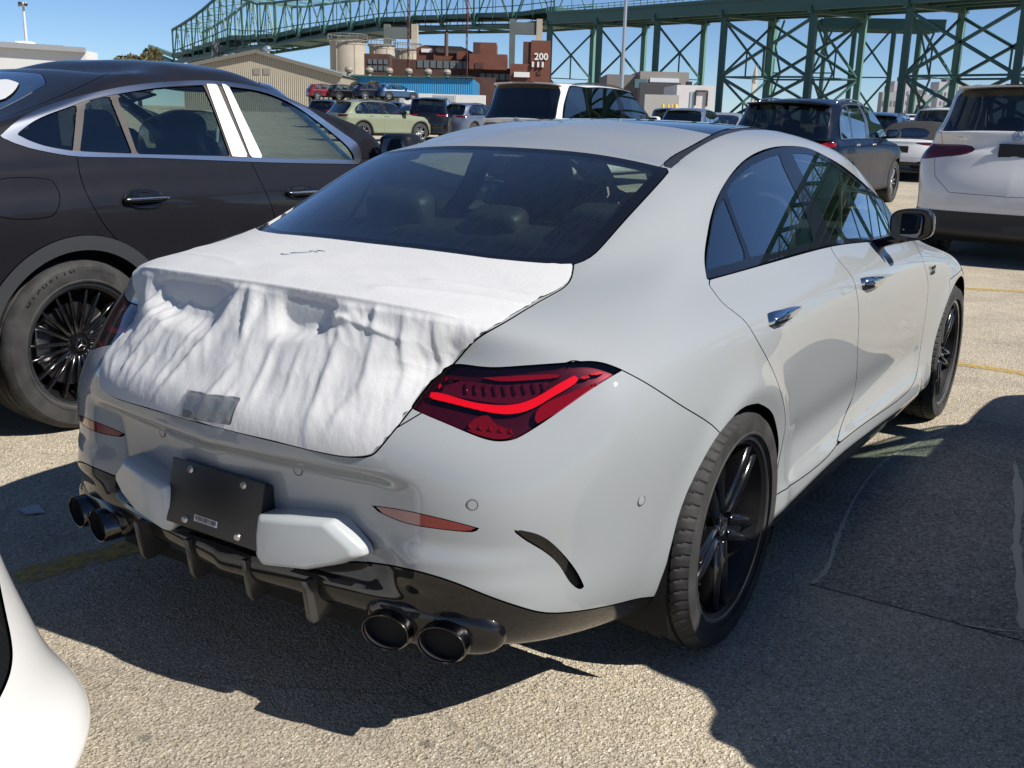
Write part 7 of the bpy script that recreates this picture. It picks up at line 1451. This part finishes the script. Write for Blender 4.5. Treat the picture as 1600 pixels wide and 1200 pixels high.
    for j, px in enumerate(xs_):
        t = (px-1287)/(1478-1287); g0 = a+(b_-a)*t; g0[2] = 0; top = (a+(b_-a)*t)[2] if 0 <= t <= 1.0 else 26.5
        m_ = M_GREEN2 if px in (1221, 1310, 1464) else M_GREEN; o_ = HEAD*(9 if px in (1221, 1310, 1464) else 0)  # lighter green carries the sunlight on these back legs
        member('leg', rp, g0+o_, g0+o_+s2*top, .95, m_)
        if j+1 < len(xs_):
            t2 = (xs_[j+1]-1287)/(1478-1287); g1 = a+(b_-a)*t2; g1[2] = 0
            if j % 2 == 0:
                for f0, f1 in ((.03, .5), (.5, .97)):
                    member('brace', rp, g0+s2*top*f0, g1+s2*top*f1, .42, M_GREEN); member('brace', rp, g1+s2*top*f0, g0+s2*top*f1, .42, M_GREEN2 if f0 < .4 and j == 4 else M_GREEN)
                member('strut', rp, g0+s2*top*.5, g1+s2*top*.5, .3, M_GREEN)
    # cantilever truss to the left
    X = [865, 800, 740, 690, 640, 592, 548, 506, 466, 430, 404, 380, 357, 338, 320, 302, 286, 272]
    yb = [37, 42, 44, 45, 45.5, 47, 52, 58, 63, 70, 74, 78, 82, 86, 89, 92.5, 96, 100]
    yt = [-52, -42, -36, -32, -26, -19, -10, -4, 1, 6, 8, 0, -14, 2, 17, 30, 40, 48]
    dd = np.linspace(308, 520, len(X))
    tr = thing('bridge_truss', 'arched green steel truss of the main bridge span, upper left to centre', 'bridge span')
    bot = [at(x, y, d) for x, y, d in zip(X, yb, dd)]; top = [np.array([b[0], b[1], at(x, y, d)[2]]) for b, x, y, d in zip(bot, X, yt, dd)]
    tp = unit(np.array([bot[-1][0]-bot[0][0], bot[-1][1]-bot[0][1], 0])); pr = np.array([-tp[1], tp[0], 0]); pr = pr if pr@HEAD > 0 else -pr; pr = pr*16
    for s_ in (0, 1):
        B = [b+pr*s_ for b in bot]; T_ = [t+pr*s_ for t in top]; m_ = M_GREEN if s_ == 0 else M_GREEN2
        for i in range(len(X)):
            sc = dd[i]/1615.0
            member('vertical', tr, B[i], T_[i], 2.0*sc, m_)
            if i+1 < len(X):
                member('bottom_chord', tr, B[i], B[i+1], 4.2*sc, M_GREEN); member('top_chord', tr, T_[i], T_[i+1], 3.2*sc, M_GREEN2 if s_ else M_GREEN)
                md = (B[i]+B[i+1])/2; mt = (T_[i]+T_[i+1])/2
                member('diagonal', tr, B[i], mt, 1.6*sc, m_); member('diagonal', tr, B[i+1], mt, 1.6*sc, m_)
                hb = B[i]*.62+T_[i]*.38; hb2 = B[i+1]*.62+T_[i+1]*.38; member('rail_beam', tr, hb, hb2, 1.2*sc, M_GREEN)
                member('sub_vertical', tr, md, mt, 1.0*sc, m_)
    for i in range(len(X)):
        sc = dd[i]/1615.0
        member('portal', tr, top[i], top[i]+pr, 1.6*sc, M_GREEN2); member('floor_beam', tr, bot[i], bot[i]+pr, 2.5*sc, M_GREEN)
        if i+1 < len(X):
            member('lateral', tr, top[i], top[i+1]+pr, 1.1*sc, M_GREEN2); member('lateral', tr, top[i]+pr, top[i+1], 1.1*sc, M_GREEN2)
            for f, hh in ((.24, 7.0), (.06, 3.0)):
                a, b_ = bot[i]*(1-f)+top[i]*f+pr*.5, bot[i+1]*(1-f)+top[i+1]*f+pr*.5
                d = b_-a; o = link('roadway', UNIT[M_GREEN.name], tr); ya = unit(pr); za = np.cross(unit(d), ya)
                M4 = np.eye(4); M4[:3, 0] = ya*15.4; M4[:3, 1] = za*hh*sc; M4[:3, 2] = d; M4[:3, 3] = a; o.matrix_local = Matrix(M4)
    # stretch going down to the far left behind the tree
    a, b_ = bot[-1], at(235, 84, 600); member('bottom_chord', tr, a, b_, 3.0, M_GREEN); member('bottom_chord', tr, a+pr, b_+pr, 3.0, M_GREEN); member('bottom_chord', tr, a+np.array((0, 0, 4.)), b_+np.array((0, 0, 4.)), 2.0, M_GREEN2)
    # piers
    for (xa, xb, yt_, yb_, d, lab) in ((606, 648, 50, 66, 345, 'grey concrete portal pier beside the silos under the truss'), (797, 838, 43, 60, 318, 'dark portal pier left of the tower marked 200'), (342, 372, 76, 86, 470, 'short grey pier rising behind the tan hall')):
        F = Far((xa+xb)/2, d, 0); q = thing('bridge_pier', lab, 'bridge pier', tuple(F.o), F.rz, 'piers under the truss'); w_ = 10*F.s*.5
        m_ = plain('pier_grey', (.10, .12, .12), .8, .2, .2)
        for x, m2 in ((xa, m_), (xb, M_CONC if xa != 342 else m_)): MB().box((F.X(x)-w_*.9, -2, 0), (F.X(x)+w_*.9, 2, F.Z(yt_-4, x))).build('column', m2, q)  # right column paler: the sun on it is put into the colour
        MB().box((F.X(xa), -1.6, F.Z(yb_, xa)), (F.X(xb), 1.6, F.Z(yt_, xa))).build('cap_beam', m_, q)

def build_masts():
    for px, d, ytop, lab in ((638.5, 190, -40, 'thin red lattice mast in front of the silos'), (728, 190, -40, 'thin red mast right of the brick factory chimney')):
        F = Far(px, d); q = thing('red_mast', lab, 'mast', tuple(F.o), 0, 'red masts'); h = F.Z(ytop, px); mb = MB(); w_ = 1.5*F.s
        m_ = plain('mast_red', (.20, .035, .03), .7, .35, .25)
        for sx, sy in ((-1, -1), (1, -1), (0, 1)): MB().bar((sx*w_*.8, sy*w_*.6, 0), (sx*w_*.8, sy*w_*.6, h), w_*.55).build('leg', m_, q)
        mb = MB()
        for k in range(int(h/1.2)):
            s_ = 1 if k % 2 else -1; mb.bar((-w_*.8*s_, -w_*.6, k*1.2), (w_*.8*s_, -w_*.6, k*1.2+1.2), w_*.3)
        mb.build('lacing', m_, q, fix=False)
    F = Far(968, 55); q = thing('lamp_pole', 'tall smooth silver lamp pole behind the white seven-seat SUV', 'lamp pole', tuple(F.o)); h = F.Z(-60, 968)
    MB().lathe([(5.0*F.s*.62, 0), (4.6*F.s*.62, h*.5), (3.7*F.s*.62, h)], 18, 'z').build('pole', M_STEEL, q, smooth=True, fix=False)
    MB().box((-.25, -.25, 0), (.25, .25, .5)).build('base', M_CONC, q, bevel=.03); mb = MB(); mb.bar((0, 0, h-.1), (-1.5, .2, h+.4), .12); mb.build('arm', M_STEEL, q)
    MB().super((-1.9, .25, h+.42), (.8, .35, .16), .5, .5, 8).build('lamp_head', M_STEEL, q, smooth='all')
    F = Far(53, 160); q = thing('floodlight_mast', 'slender floodlight mast with a cluster of lamps at the far left', 'lamp mast', tuple(F.o)); h = F.Z(18, 53)
    MB().lathe([(.34, 0), (.17, h)], 12, 'z').build('pole', plain('mast_white', (.55, .56, .57), .5, .05, .3), q, smooth=True, fix=False)
    mb = MB(); mb.bar((-.95, 0, h), (.75, 0, h), .14); mb.bar((0, -.6, h), (0, .6, h), .14); mb.build('cross_arm', M_STEEL, q)
    for k, (x, y, z) in enumerate(((-.9, 0, .1), (-.45, -.3, .25), (0, -.5, .3), (.45, -.3, .22), (.75, 0, .1), (-.2, .5, .35))): MB().super((x, y, h+z), (.48, .4, .42), .6, .6, 6).build('floodlight', M_STEEL if k % 2 else M_BLACK_PLASTIC, q, smooth='all')

def leaf_cloud(rnd, centres, n, size, spread=1.0):
    V = []; F = []
    for k in range(n):
        c, r_ = centres[rnd.randrange(len(centres))]; d = Vector((rnd.gauss(0, 1), rnd.gauss(0, 1), rnd.gauss(0, 1))).normalized()*r_*(rnd.random()**.33)
        p = Vector(c)+Vector((d.x, d.y, d.z*.75)); a = Vector((rnd.gauss(0, 1), rnd.gauss(0, 1), rnd.gauss(0, 1))).normalized(); b = a.orthogonal().normalized(); s_ = size*rnd.uniform(.6, 1.5)
        i = len(V); V += [p-a*s_-b*s_*.3, p+b*s_*.55, p+a*s_-b*s_*.2, p-b*s_*.6]; F.append((i, i+1, i+2, i+3))
    return V, F

def build_trees():
    def leafmat(nm, c):
        m = mat(nm, c, .7); b = m.node_tree.nodes['Principled BSDF']; g = nd(m, 'ShaderNodeObjectInfo'); tc = nd(m, 'ShaderNodeTexCoord'); n = nd(m, 'ShaderNodeTexNoise', Scale=1.1, Detail=4.0); lk(m, tc.outputs['Object'], n.inputs['Vector'])
        c = np.array(c); lk(m, ramp(m, n.outputs[0], [(.3, tuple(c*.55)), (.7, tuple(c*1.4))]), b.inputs['Base Color']); return m
    bark = plain('bark', (.08, .06, .045), .9, .2, 2)
    for px, d, top, wpx, col, lab, sd in ((221, 118, 66, 84, (.095, .085, .03), 'broad olive tree standing between the white store and the bridge', 1), (560, 105, 123, 32, (.06, .058, .022), 'bushy dark green tree left in front of the blue shed', 2), (583, 108, 122, 34, (.085, .062, .024), 'brownish green tree right of the bushy tree at the blue shed', 3), (612, 104, 135, 22, (.06, .06, .025), 'low shrub at the foot of the blue shed', 4)):
        F = Far(px, d); rnd = random.Random(sd); h = F.Z(top, px); w_ = wpx*F.s/2
        q = thing('leafy_tree', lab, 'tree', tuple(F.o))
        MB().tube([(0, 0, 0), (.05, .03, h*.3), (-.05, .05, h*.6)], [.28, .2, .12], 8).build('trunk', bark, q, smooth='all')
        for k in range(5):
            a = rnd.uniform(0, 6.28); MB().tube([(0, 0, h*.35), (math.cos(a)*w_*.4, math.sin(a)*w_*.4, h*.6), (math.cos(a)*w_*.7, math.sin(a)*w_*.7, h*.8)], [.12, .08, .03], 5).build('limb', bark, q, smooth='all')
        cs = []
        for k in range(34):
            a = rnd.uniform(0, 6.28); rr = w_*.78*math.sqrt(rnd.random()); zz = h*(.30+.60*math.sqrt(max(0, 1-(rr/w_)**2)))*rnd.uniform(.55, 1.0); cs.append(((math.cos(a)*rr, math.sin(a)*rr, max(zz, h*.3)), w_*rnd.uniform(.26, .42)))
        V, Fc = leaf_cloud(rnd, cs, 9000, .22 if wpx > 50 else .16)
        mesh_obj('crown', [tuple(v) for v in V], Fc, leafmat('leaf_%d' % sd, col), q, smooth=False)

# ================================================================ cars in the lot
P_WHITE = paint('white_paint', (.68, .68, .675), rough=.35, dust=.06)
P_DARK = paint('graphite_paint', (.011, .011, .014), rough=.42, metal=.0, dust=.01); P_DARK.node_tree.nodes['Principled BSDF'].inputs['Coat Weight'].default_value = .6
P_NAVY = paint('navy_paint', (.005, .009, .022), rough=.3); P_NAVY.node_tree.nodes['Principled BSDF'].inputs['Coat Weight'].default_value = .3
P_SAGE = paint('sage_green_paint', (.20, .225, .155), rough=.4)
P_BLUEGREY = paint('blue_grey_paint', (.10, .13, .19), rough=.35, metal=.3)
P_BLACK = paint('black_paint', (.006, .007, .009), rough=.3)
P_RED = paint('dark_red_paint', (.16, .012, .02), rough=.3)
P_SILVER = paint('silver_paint', (.42, .44, .46), rough=.3, metal=.5)
P_BLUE = paint('blue_paint', (.03, .08, .17), rough=.3, metal=.2)

def build_coupe():
    U = {k: np.array(v) for k, v in COUPE_UV.items()}
    rg = [(14.3, 11.75), (13.1, 11.7), (12.55, 11.5), (12.3, 11.0), (12.3, 10.4), (12.6, 9.95), (13.1, 9.8), (14.3, 9.78)]
    G_C = glass('coupe_glass', (.58, .66, .63), k=1.8); G_P = glass('coupe_privacy', (.07, .085, .09))
    satin = mat('satin_trim', (.62, .64, .68), .25, 1); fm = mat('protective_film', (.76, .76, .74), .35, coat=.4)
    def windows_fn(sh, D, emit):
        for k, m in (('quarter', G_P), ('small', G_P), ('rear', G_C), ('front', G_C)):
            a, D = D.cut(D.field(sh, U[k])); emit('side_window', a, m, rim=0, lift=-.006)
        inner = U['inner']
        pil, ring = D.cut(D.field(sh, inner)); emit('window_trim', ring, satin, rim=.015, lift=.002); emit('window_pillar', pil, mat('pillar_grey', (.075, .066, .06), .45), rim=.012, lift=-.001)
    fuel = U['fuel']
    root, sh = make_car('coupe_suv', 'dark graphite coupe SUV with chrome window trim, left of the grey coupe', 'car', COUPE_LOC, net=COUPE_NET, colour=P_DARK, su=22, sv=12, wheel=(.368, .2655, .255, 'multi'), clad=False, trim=satin, rails=False, spoiler=False,
        lamp=None, dlo=U['dlo'], panes=[], rg=rg, detail=2, wb=2.888, cab=False, plate=False, doors=[U['doorR'], U['doorF']], extras=[('fuel_flap', fuel, None, 0)], window_fn=windows_fn, lip=(mat('arch_satin', (.10, .105, .115), .3, .6), .062), handles=False)
    W = sh.whole()
    def both(nm, P, m, lift, rim=.004):
        P = P.offset(lift).rim(rim); piece_obj(nm, P, m, root); piece_obj(nm, P.flip(), m, root)
    for k in ('film', 'film2'): a, _ = W.cut(W.field(sh, U[k])); both('pillar_film', a, fm, .005)
    a, _ = W.cut(W.field(sh, U['whitefilm'])); both('tail_film', a, fm, .006)
    # handles: dark oval cup with a bright bar
    for k in ('h1', 'h2'):
        q = U[k]; C = sh.at(q[:, 0], q[:, 1]); n = unit(sh.nat(q[:, 0], q[:, 1]).mean(0)); ce = C.mean(0); m = len(C); L = np.ptp(C[:, 1])
        for s_ in (-1, 1):
            V = []
            for sc, h in ((1.0, .001), (1.0, .005), (.9, .006), (.7, .0035)): V += list(ce+(C-ce)*sc+n*h)
            V.append(ce+n*.002); V = np.array(V)*[s_, 1, 1]
            cup = MB().add(V, [(a*m+i, a*m+(i+1) % m, (a+1)*m+(i+1) % m, (a+1)*m+i) for a in range(3) for i in range(m)]+[(3*m+i, 3*m+(i+1) % m, 4*m) for i in range(m)]).build('handle_cup', M_BLACK_GLOSS, root, smooth='all')
            mb = MB(); mb.super((s_*(ce[0]+n[0]*.02), ce[1], ce[2]+.004), (.03, L*1.02, .030), .5, .5, 10); mb.build('door_handle', M_BLACK_GLOSS, cup, smooth='all')
            mb = MB(); mb.super((s_*(ce[0]+n[0]*.034), ce[1], ce[2]+.006), (.010, L*.98, .012), .5, .5, 8); mb.build('handle_trim', satin, cup, smooth='all')
    # roof joint
    q = sh.at(*np.array(U['roofline'])[:3].T)
    # cabin with plastic-wrapped front seat
    cabin(root, .68, -.25, 2.2, .44, 1.03, 1.28, .40, 1.24, parcel=True)
    wrap = glass('seat_wrap', (.60, .66, .66), .25, ior=1.35)
    mb = MB(); mb.super((.37, 1.13, .93), (.56, .30, .86), .45, .4, 14, Matrix.Rotation(R(16), 3, 'X')); o = mb.build('seat_wrap', wrap, root, smooth='all')
    mb = MB(); mb.super((.36, 1.36, 1.05), (.40, .26, .10), .6, .6, 8); mb.build('paper_mat', mat('tan_paper', (.36, .13, .06), .8), root, smooth='all')
    mb = MB(); mb.tube([(.60, 1.02, 1.02), (.585, 1.06, 1.16), (.565, 1.10, 1.32)], .008, 6); mb.build('belt_strap', M_LABEL, root, smooth='all')
    return root

def wheel_letters(root, wheel, text, R0, rr, w, centre_deg, size):
    """raised lettering round the tyre wall"""
    m = mat('tyre_letter', (.008, .008, .008), .45); r_ = (R0+rr)/2+.004; x = w/2-.0005
    n = len(text); step = size*.93/r_
    for k, ch in enumerate(text):
        a = R(centre_deg)-(k-(n-1)/2)*step      # clockwise seen from outside
        c, s_ = math.cos(a), math.sin(a)
        # angle measured in the wheel plane from the front (+y) upwards; seen from the right side
        M4 = basis((x, r_*c, r_*s_), (0, s_, -c), (0, c, s_))
        text_obj('tyre_letter', ch, size, m, wheel, M4, extrude=.0015, bold=.0012)

def white_suv(name, label, loc, H, W_, ro, cat='SUV', zb=1.20, **k):
    net = car_net(W=W_, fo=.88, ro=ro, wb=2.995, H=H, zb=zb, zh=1.10, zs=.32, rk=.34, gb=.17, gz=1.35, roof_b=.06, top=.76)
    return make_car(name, label, cat, loc, net=net, colour=P_WHITE, wb=2.995, **k)

def chrome_script(root, sh, u, v):
    """small chrome lettering too far off to read: a row of little strokes"""
    c = sh.at(u, v); mb = MB(); rnd = random.Random(4); x = 0
    for k in range(6):
        w_ = rnd.uniform(.028, .042); mb.box((x, -.006, 0), (x+w_*.3, .002, .03)); mb.box((x, -.006, .024), (x+w_*.8, .002, .03)); mb.box((x+w_*.55, -.006, 0), (x+w_*.8, .002, .03)); x += w_
    o = mb.build('tail_badge', M_CHROME, root, fix=False); o.location = (c[0]*-1-.02, c[1]-.004, c[2]-.015); return o

def build_lot():
    c = build_coupe()
    wh = [o for o in c.children if o.name.startswith('wheel') and not o.name.startswith('wheel_')][0]
    wheel_letters(c, wh, 'MICHELIN', .368, .2655, .255, 119, .036)
    wheel_letters(c, wh, '255/45 R20', .368, .2655, .255, 74, .016)
    dark_lamp = mat('lamp_dark_red', (.10, .010, .018), .12, coat=1)
    # white SUV, rear view at the right edge
    lampR = [(12.95, 7.9), (12.3, 8.0), (11.5, 8.0), (11.0, 7.9), (10.8, 7.0), (11.0, 6.3), (11.8, 6.25), (12.4, 6.5), (12.95, 6.9)]
    rg = [(14.3, 11.85), (13, 11.85), (12.1, 11.75), (11.75, 11.4), (11.72, 10.4), (11.8, 9.75), (12.2, 9.55), (13, 9.5), (14.3, 9.5)]
    gle, sh0 = white_suv('white_suv', 'white SUV seen from behind with blank black plate at the right edge', (.20, 10.02, 0), 1.84, .975, 1.06, plate=1.15, detail=1, su=20, sv=12, wheel=(.385, .27, .27, 'five'), lamp=lampR, rg=rg, rails='silver', skirt=.54, clad_h=.3, emblem=True, badge=None, lamp_m=dark_lamp, trim=M_CHROME)
    chrome_script(gle, sh0, 12.6, 8.5)
    # dark blue SUV with bright window outline
    net = car_net(W=.945, fo=.86, ro=.93, wb=2.888, H=1.72, zb=1.10, zh=1.05, zs=.30, rk=.40, gb=.16, gz=1.13, top=.74)
    make_car('navy_suv', 'dark navy SUV with chrome window outline parked beyond the grey coupe roof', 'SUV', (-3.68, 13.9, 0), net=net, colour=P_NAVY, su=20, sv=12, wheel=(.37, .262, .24, 'five'), trim=M_LIP, rails='silver', wb=2.888, clad=True, lamp_m=mat('tail_lamp_bright', (.30, .006, .012), .1, coat=1))
    # white seven-seat SUV
    net = car_net(W=.98, fo=.90, ro=1.17, wb=3.135, H=1.92, zb=1.18, zh=1.12, zs=.32, rk=.30, gb=.15, gz=1.27, roof_b=.05, top=.77)
    dlo = [(10.9, 8.75), (9.6, 8.4), (8.6, 8.3), (7, 8.25), (5.4, 8.25), (4.85, 8.6), (4.82, 9.8), (4.9, 11), (5.1, 11.75), (5.8, 12.1), (7, 12.2), (8.4, 12.2), (9.6, 12.1), (10.8, 11.9), (11.05, 11.4), (11.0, 9.8)]
    panes = [[(10.8, 8.95), (9.25, 8.6), (9.25, 11.95), (10.7, 11.75), (10.9, 11.3)], [(9.1, 8.55), (7.15, 8.45), (7.15, 12.0), (9.1, 12.0)], SUV_PANES[2]]
    gls, sh = make_car('white_suv', 'large white seven-seat SUV with black roof rails behind the grey coupe roof', 'SUV', (-8.52, 14.40, 0), net=net, colour=P_WHITE, su=20, sv=12, wheel=(.385, .27, .27, 'five'), dlo=dlo, panes=panes, rg=rg, lamp=lampR, lamp_m=dark_lamp, rails=True, wb=3.135, clad_h=.4, skirt=.6, emblem=True, badge=None, glass_m=glass('suv_glass', (.12, .15, .17)))
    chrome_script(gls, sh, 12.75, 8.45)
    st = sh.at(np.array([6.15, 5.55, 5.35, 6.1]), np.array([8.6, 8.6, 11.0, 11.3]))-np.array((.02, 0, 0)); mesh_obj('window_sticker', st, [(0, 1, 2, 3)], mat('sticker_pale', (.42, .62, .55), .6), gls, smooth=False)
    for a, b_ in (((5.75, 10.5), (5.5, 10.35)), ((5.75, 9.6), (5.55, 9.5)), ((5.85, 8.95), (5.65, 8.9))): q = sh.at(np.array([a[0], b_[0]]), np.array([a[1], b_[1]]))-np.array((.016, 0, 0)); MB().bar(q[0], q[1], .004, .05).build('sticker_print', M_BLACK_PLASTIC, gls)
    # white convertible with black soft top
    net = car_net(W=.95, fo=.95, ro=1.02, wb=2.70, H=1.38, zb=.93, zh=.88, zs=.22, rk=.75, gb=.62, gz=.97, roof_b=.07, top=.68, cowl=-.55, wsl=.65)
    lampS = [(13.3, 7.3), (12.6, 7.5), (11.7, 7.35), (11.2, 7.1), (11.7, 6.7), (12.6, 6.5), (13.2, 6.9)]
    p = at(1412, 200, 24); 
    sl, sh = make_car('white_convertible', 'white convertible with black soft top between the navy SUV and the white SUV', 'car', (p[0], p[1]+1.0, 0), net=net, colour=P_WHITE, su=16, sv=10, wheel=(.345, .25, .25, 'five'), rails=False, spoiler=False, clad=False, wb=2.70, lamp=lampS, lamp_m=dark_lamp, rg=[(14.3, 11.3), (13.3, 11.2), (12.9, 10.9), (12.9, 10.3), (13.3, 10.05), (14.3, 10.0)], extras=[('soft_top', np.array([(14.4, 9.6), (11.5, 9.5), (9.6, 9.2), (9.7, 10.5), (9.2, 12.0), (7, 12.3), (5.2, 12.2), (4, 12.3), (4, 15.4), (14.4, 15.4)]), mat('soft_top_cloth', (.022, .022, .024), .9), .004), ('rear_skirt', np.array([(14.4, -.5), (14.4, 3.2), (13.2, 3.1), (12.2, 3.9), (11.2, 2.6), (10.5, 1.6), (10.4, -.5)]), M_BLACK_GLOSS, 0)])
    # neighbour on the right, just outside the photo: it throws the long shadow
    net = car_net(W=.945, fo=.86, ro=.93, wb=2.888, H=1.68, zb=1.08, zh=1.05, zs=.30)
    make_car('silver_suv', 'silver SUV parked on the right of the grey coupe, its shadow on the asphalt', 'SUV', (2.96, .30, 0), net=net, colour=P_SILVER, su=10, sv=6, wb=2.888)
    # white car nose at the lower left corner
    net = car_net(W=.90, fo=.90, ro=.95, wb=2.75, H=1.45, zb=1.04, zh=1.0, zs=.13, rk=.9, gb=.5, gz=1.0, roof_b=.12, top=.68, cowl=-.5, wsl=.8)
    k8 = (np.clip(1-np.arange(16)/7.0, 0, 1)**2)[:, None]; net[:, :4, 1] += .28*k8*np.array((1, 1, 1, .5)); net[:, 1:4, 0] += .05*k8
    make_car('white_saloon', 'white car of which only the front corner shows at lower left', 'car', (-.55, -5.08, 0), net=net, colour=P_WHITE, su=20, sv=12, wheel=(.33, .245, .225, 'five'), rails=False, spoiler=False, clad=False, wb=2.75, grille_u=.7, extras=[('lower_lip', np.array([(-.4, -.5), (4.3, -.5), (4.3, .5), (2.5, .6), (1.2, .55), (-.4, .5)]), M_BLACK_PLASTIC, 0), ('headlamp', curve([(1.22, 4.7), (1.33, 4.15), (1.48, 3.6), (1.63, 3.2), (2.0, 2.95), (3.0, 2.9), (3.2, 4.5), (2.4, 5.5), (1.5, 5.3)], 4, True), mat('headlamp_dark', (.012, .013, .015), .08, coat=1), -.004)])
    # cars farther off: (name, label, px, py ref, depth, yaw, net kw, colour, options)
    C = dict(W=.90, fo=.83, ro=.95, wb=2.67, H=1.58, zb=1.03, zh=1.0, zs=.32)
    S = dict(W=.90, fo=.88, ro=1.0, wb=2.75, H=1.46, zb=.95, zh=.9, zs=.24, rk=.9, gb=.5, gz=1.0, roof_b=.10, top=.68, cowl=-.5, wsl=.8)
    U = dict(W=.95, fo=.88, ro=1.0, wb=2.9, H=1.76, zb=1.1, zh=1.05, zs=.33, rk=.32)
    far = [
     ('green_crossover', 'sage green crossover with black wheel arches, left of the white seven-seat SUV', (-26.35, 28.95), -17, C, P_SAGE, 1),
     ('black_suv', 'black SUV seen from behind, just right of the sage green crossover', at(671, 180, 44), 31, U, P_BLACK, 1),
     ('blue_suv', 'slate blue SUV between the black SUV and the white seven-seat SUV', at(716, 180, 46), 4, C, P_BLUEGREY, 1),
     ('red_car', 'dark red car roof showing between the green crossover and the black SUV', at(640, 175, 58), 20, S, P_RED, 0),
     ('white_suv', 'white SUV roof showing above the convertible soft top', at(1478, 190, 28), 2, U, P_WHITE, 1),
     ('blue_suv', 'dark blue SUV roof showing right of the navy SUV mirror', at(1366, 190, 27), 6, C, P_BLUE, 1),
     ('white_car', 'white car roof between the blue SUV and the white SUV roof', at(1424, 190, 38), 0, S, P_WHITE, 0),
     ('white_van', 'small white vehicle far off under the bridge legs', at(1428, 180, 85), 40, U, P_WHITE, 0),
     ('blue_car', 'grey blue hatchback first in the far row right of the seven-seat SUV', at(1072, 185, 36), 10, C, P_BLUEGREY, 0),
     ('white_car', 'pale car second in the far row left of the navy SUV', at(1103, 185, 44), 14, S, P_SILVER, 0),
     ('black_car', 'black car in the far row with dark rear window, near the yellow posts', at(1048, 185, 40), 26, C, P_BLACK, 0),
     ('silver_car', 'silver car at the right end of the far row beside the navy SUV', at(1126, 185, 38), 8, S, P_SILVER, 0),
     ('white_car', 'white car far off behind the row of far cars', at(1090, 180, 70), 30, S, P_WHITE, 0),
     ('white_car', 'white car at the far end of the row, below the white building entrance', at(1118, 180, 66), 24, S, P_WHITE, 0),
     ('grey_car', 'grey car roof behind the slate blue SUV', at(738, 175, 62), 20, C, P_BLUEGREY, 0),
     ('dark_car', 'dark car under the car carrier, left of the green crossover', at(505, 175, 60), 28, C, P_BLACK, 0),
     ('silver_car', 'silver car beneath the car carrier', at(545, 172, 75), 30, S, P_SILVER, 0),
     ('dark_car', 'dark car right of the car carrier below the white container', at(612, 172, 68), 25, C, P_BLACK, 0),
     ('white_car', 'white car below the ribbed container', at(690, 170, 75), 22, S, P_WHITE, 0),
     ('blue_car', 'blue car behind the black SUV roof', at(660, 170, 66), 24, S, P_BLUE, 0)]
    for nm, lab, p, yaw, kw, col, dt in far:
        make_car(nm, lab, 'car', (p[0], p[1], 0), R(yaw), 'cars parked further off in the lot', net=car_net(**kw), colour=col, su=8 if dt else 5, sv=5 if dt else 3, detail=dt, rails=bool(dt) and kw is not S, spoiler=kw is not S, clad=kw is not S, wb=kw['wb'], plate=bool(dt), badge=None)
    # two car carriers loaded with cars
    st_ = plain('carrier_steel', (.10, .11, .12), .5, .2, .5)
    for a, b_, d, cars, lab in ((480, 548, 88, ((493, P_RED, 'red hatchback riding on the left car carrier'), (526, P_BLACK, 'black car riding on the left car carrier')), 'left car carrier trailer with steel posts'), (548, 622, 86, ((566, P_NAVY, 'dark blue car at the left of the right car carrier'), (603, P_BLUE, 'blue car at the right of the right car carrier')), 'right car carrier trailer with steel posts')):
        F = Far((a+b_)/2, d, 0); q = thing('car_carrier', lab, 'trailer', (F.o[0], F.o[1], F.g), F.rz, 'car carriers'); L = (b_-a)*F.s/2-.15
        zt = F.Z(156, (a+b_)/2)-F.g; 
        MB().box((-L, 0, zt-.12), (L, 2.3, zt)).build('upper_deck', st_, q); MB().box((-L, 0, .75), (L, 2.3, .95)).build('lower_deck', st_, q)
        for x in np.linspace(-L+.1, L-.1, 5):
            for y in (.05, 2.25): mb = MB(); mb.bar((x, y, .2), (x, y, zt+.5), .13); mb.build('post', st_, q)
        for x in np.linspace(-L+.1, L-1.0, 4): mb = MB(); mb.bar((x, .05, .95), (x+.9, .05, zt-.1), .1); mb.build('brace', st_, q)
        for x in (-L*.5, -L*.3):
            mb = MB(); mb.lathe([(.2, 0), (.48, 0), (.48, .28), (.2, .28)], 18, 'y', (x, .0, .48)); mb.build('wheel', M_TYRE, q, fix=False)
        for px, col, lb in cars:
            p = F.o+F.x*F.X(px)+F.y*.2
            o, _ = make_car('carried_car', lb, 'car', (p[0], p[1], 0), F.rz-R(62), 'cars riding on the car carriers', net=car_net(**C), colour=col, su=5, sv=3, detail=0, rails=False, wb=2.67, plate=False); o.location.z = F.g+zt
            k = .80; o.scale = (k, k, k)
    return c

build_ground(); build_background(); build_bridge(); build_masts(); build_trees()
root, sh = build_cla(); build_cover(); build_lot()
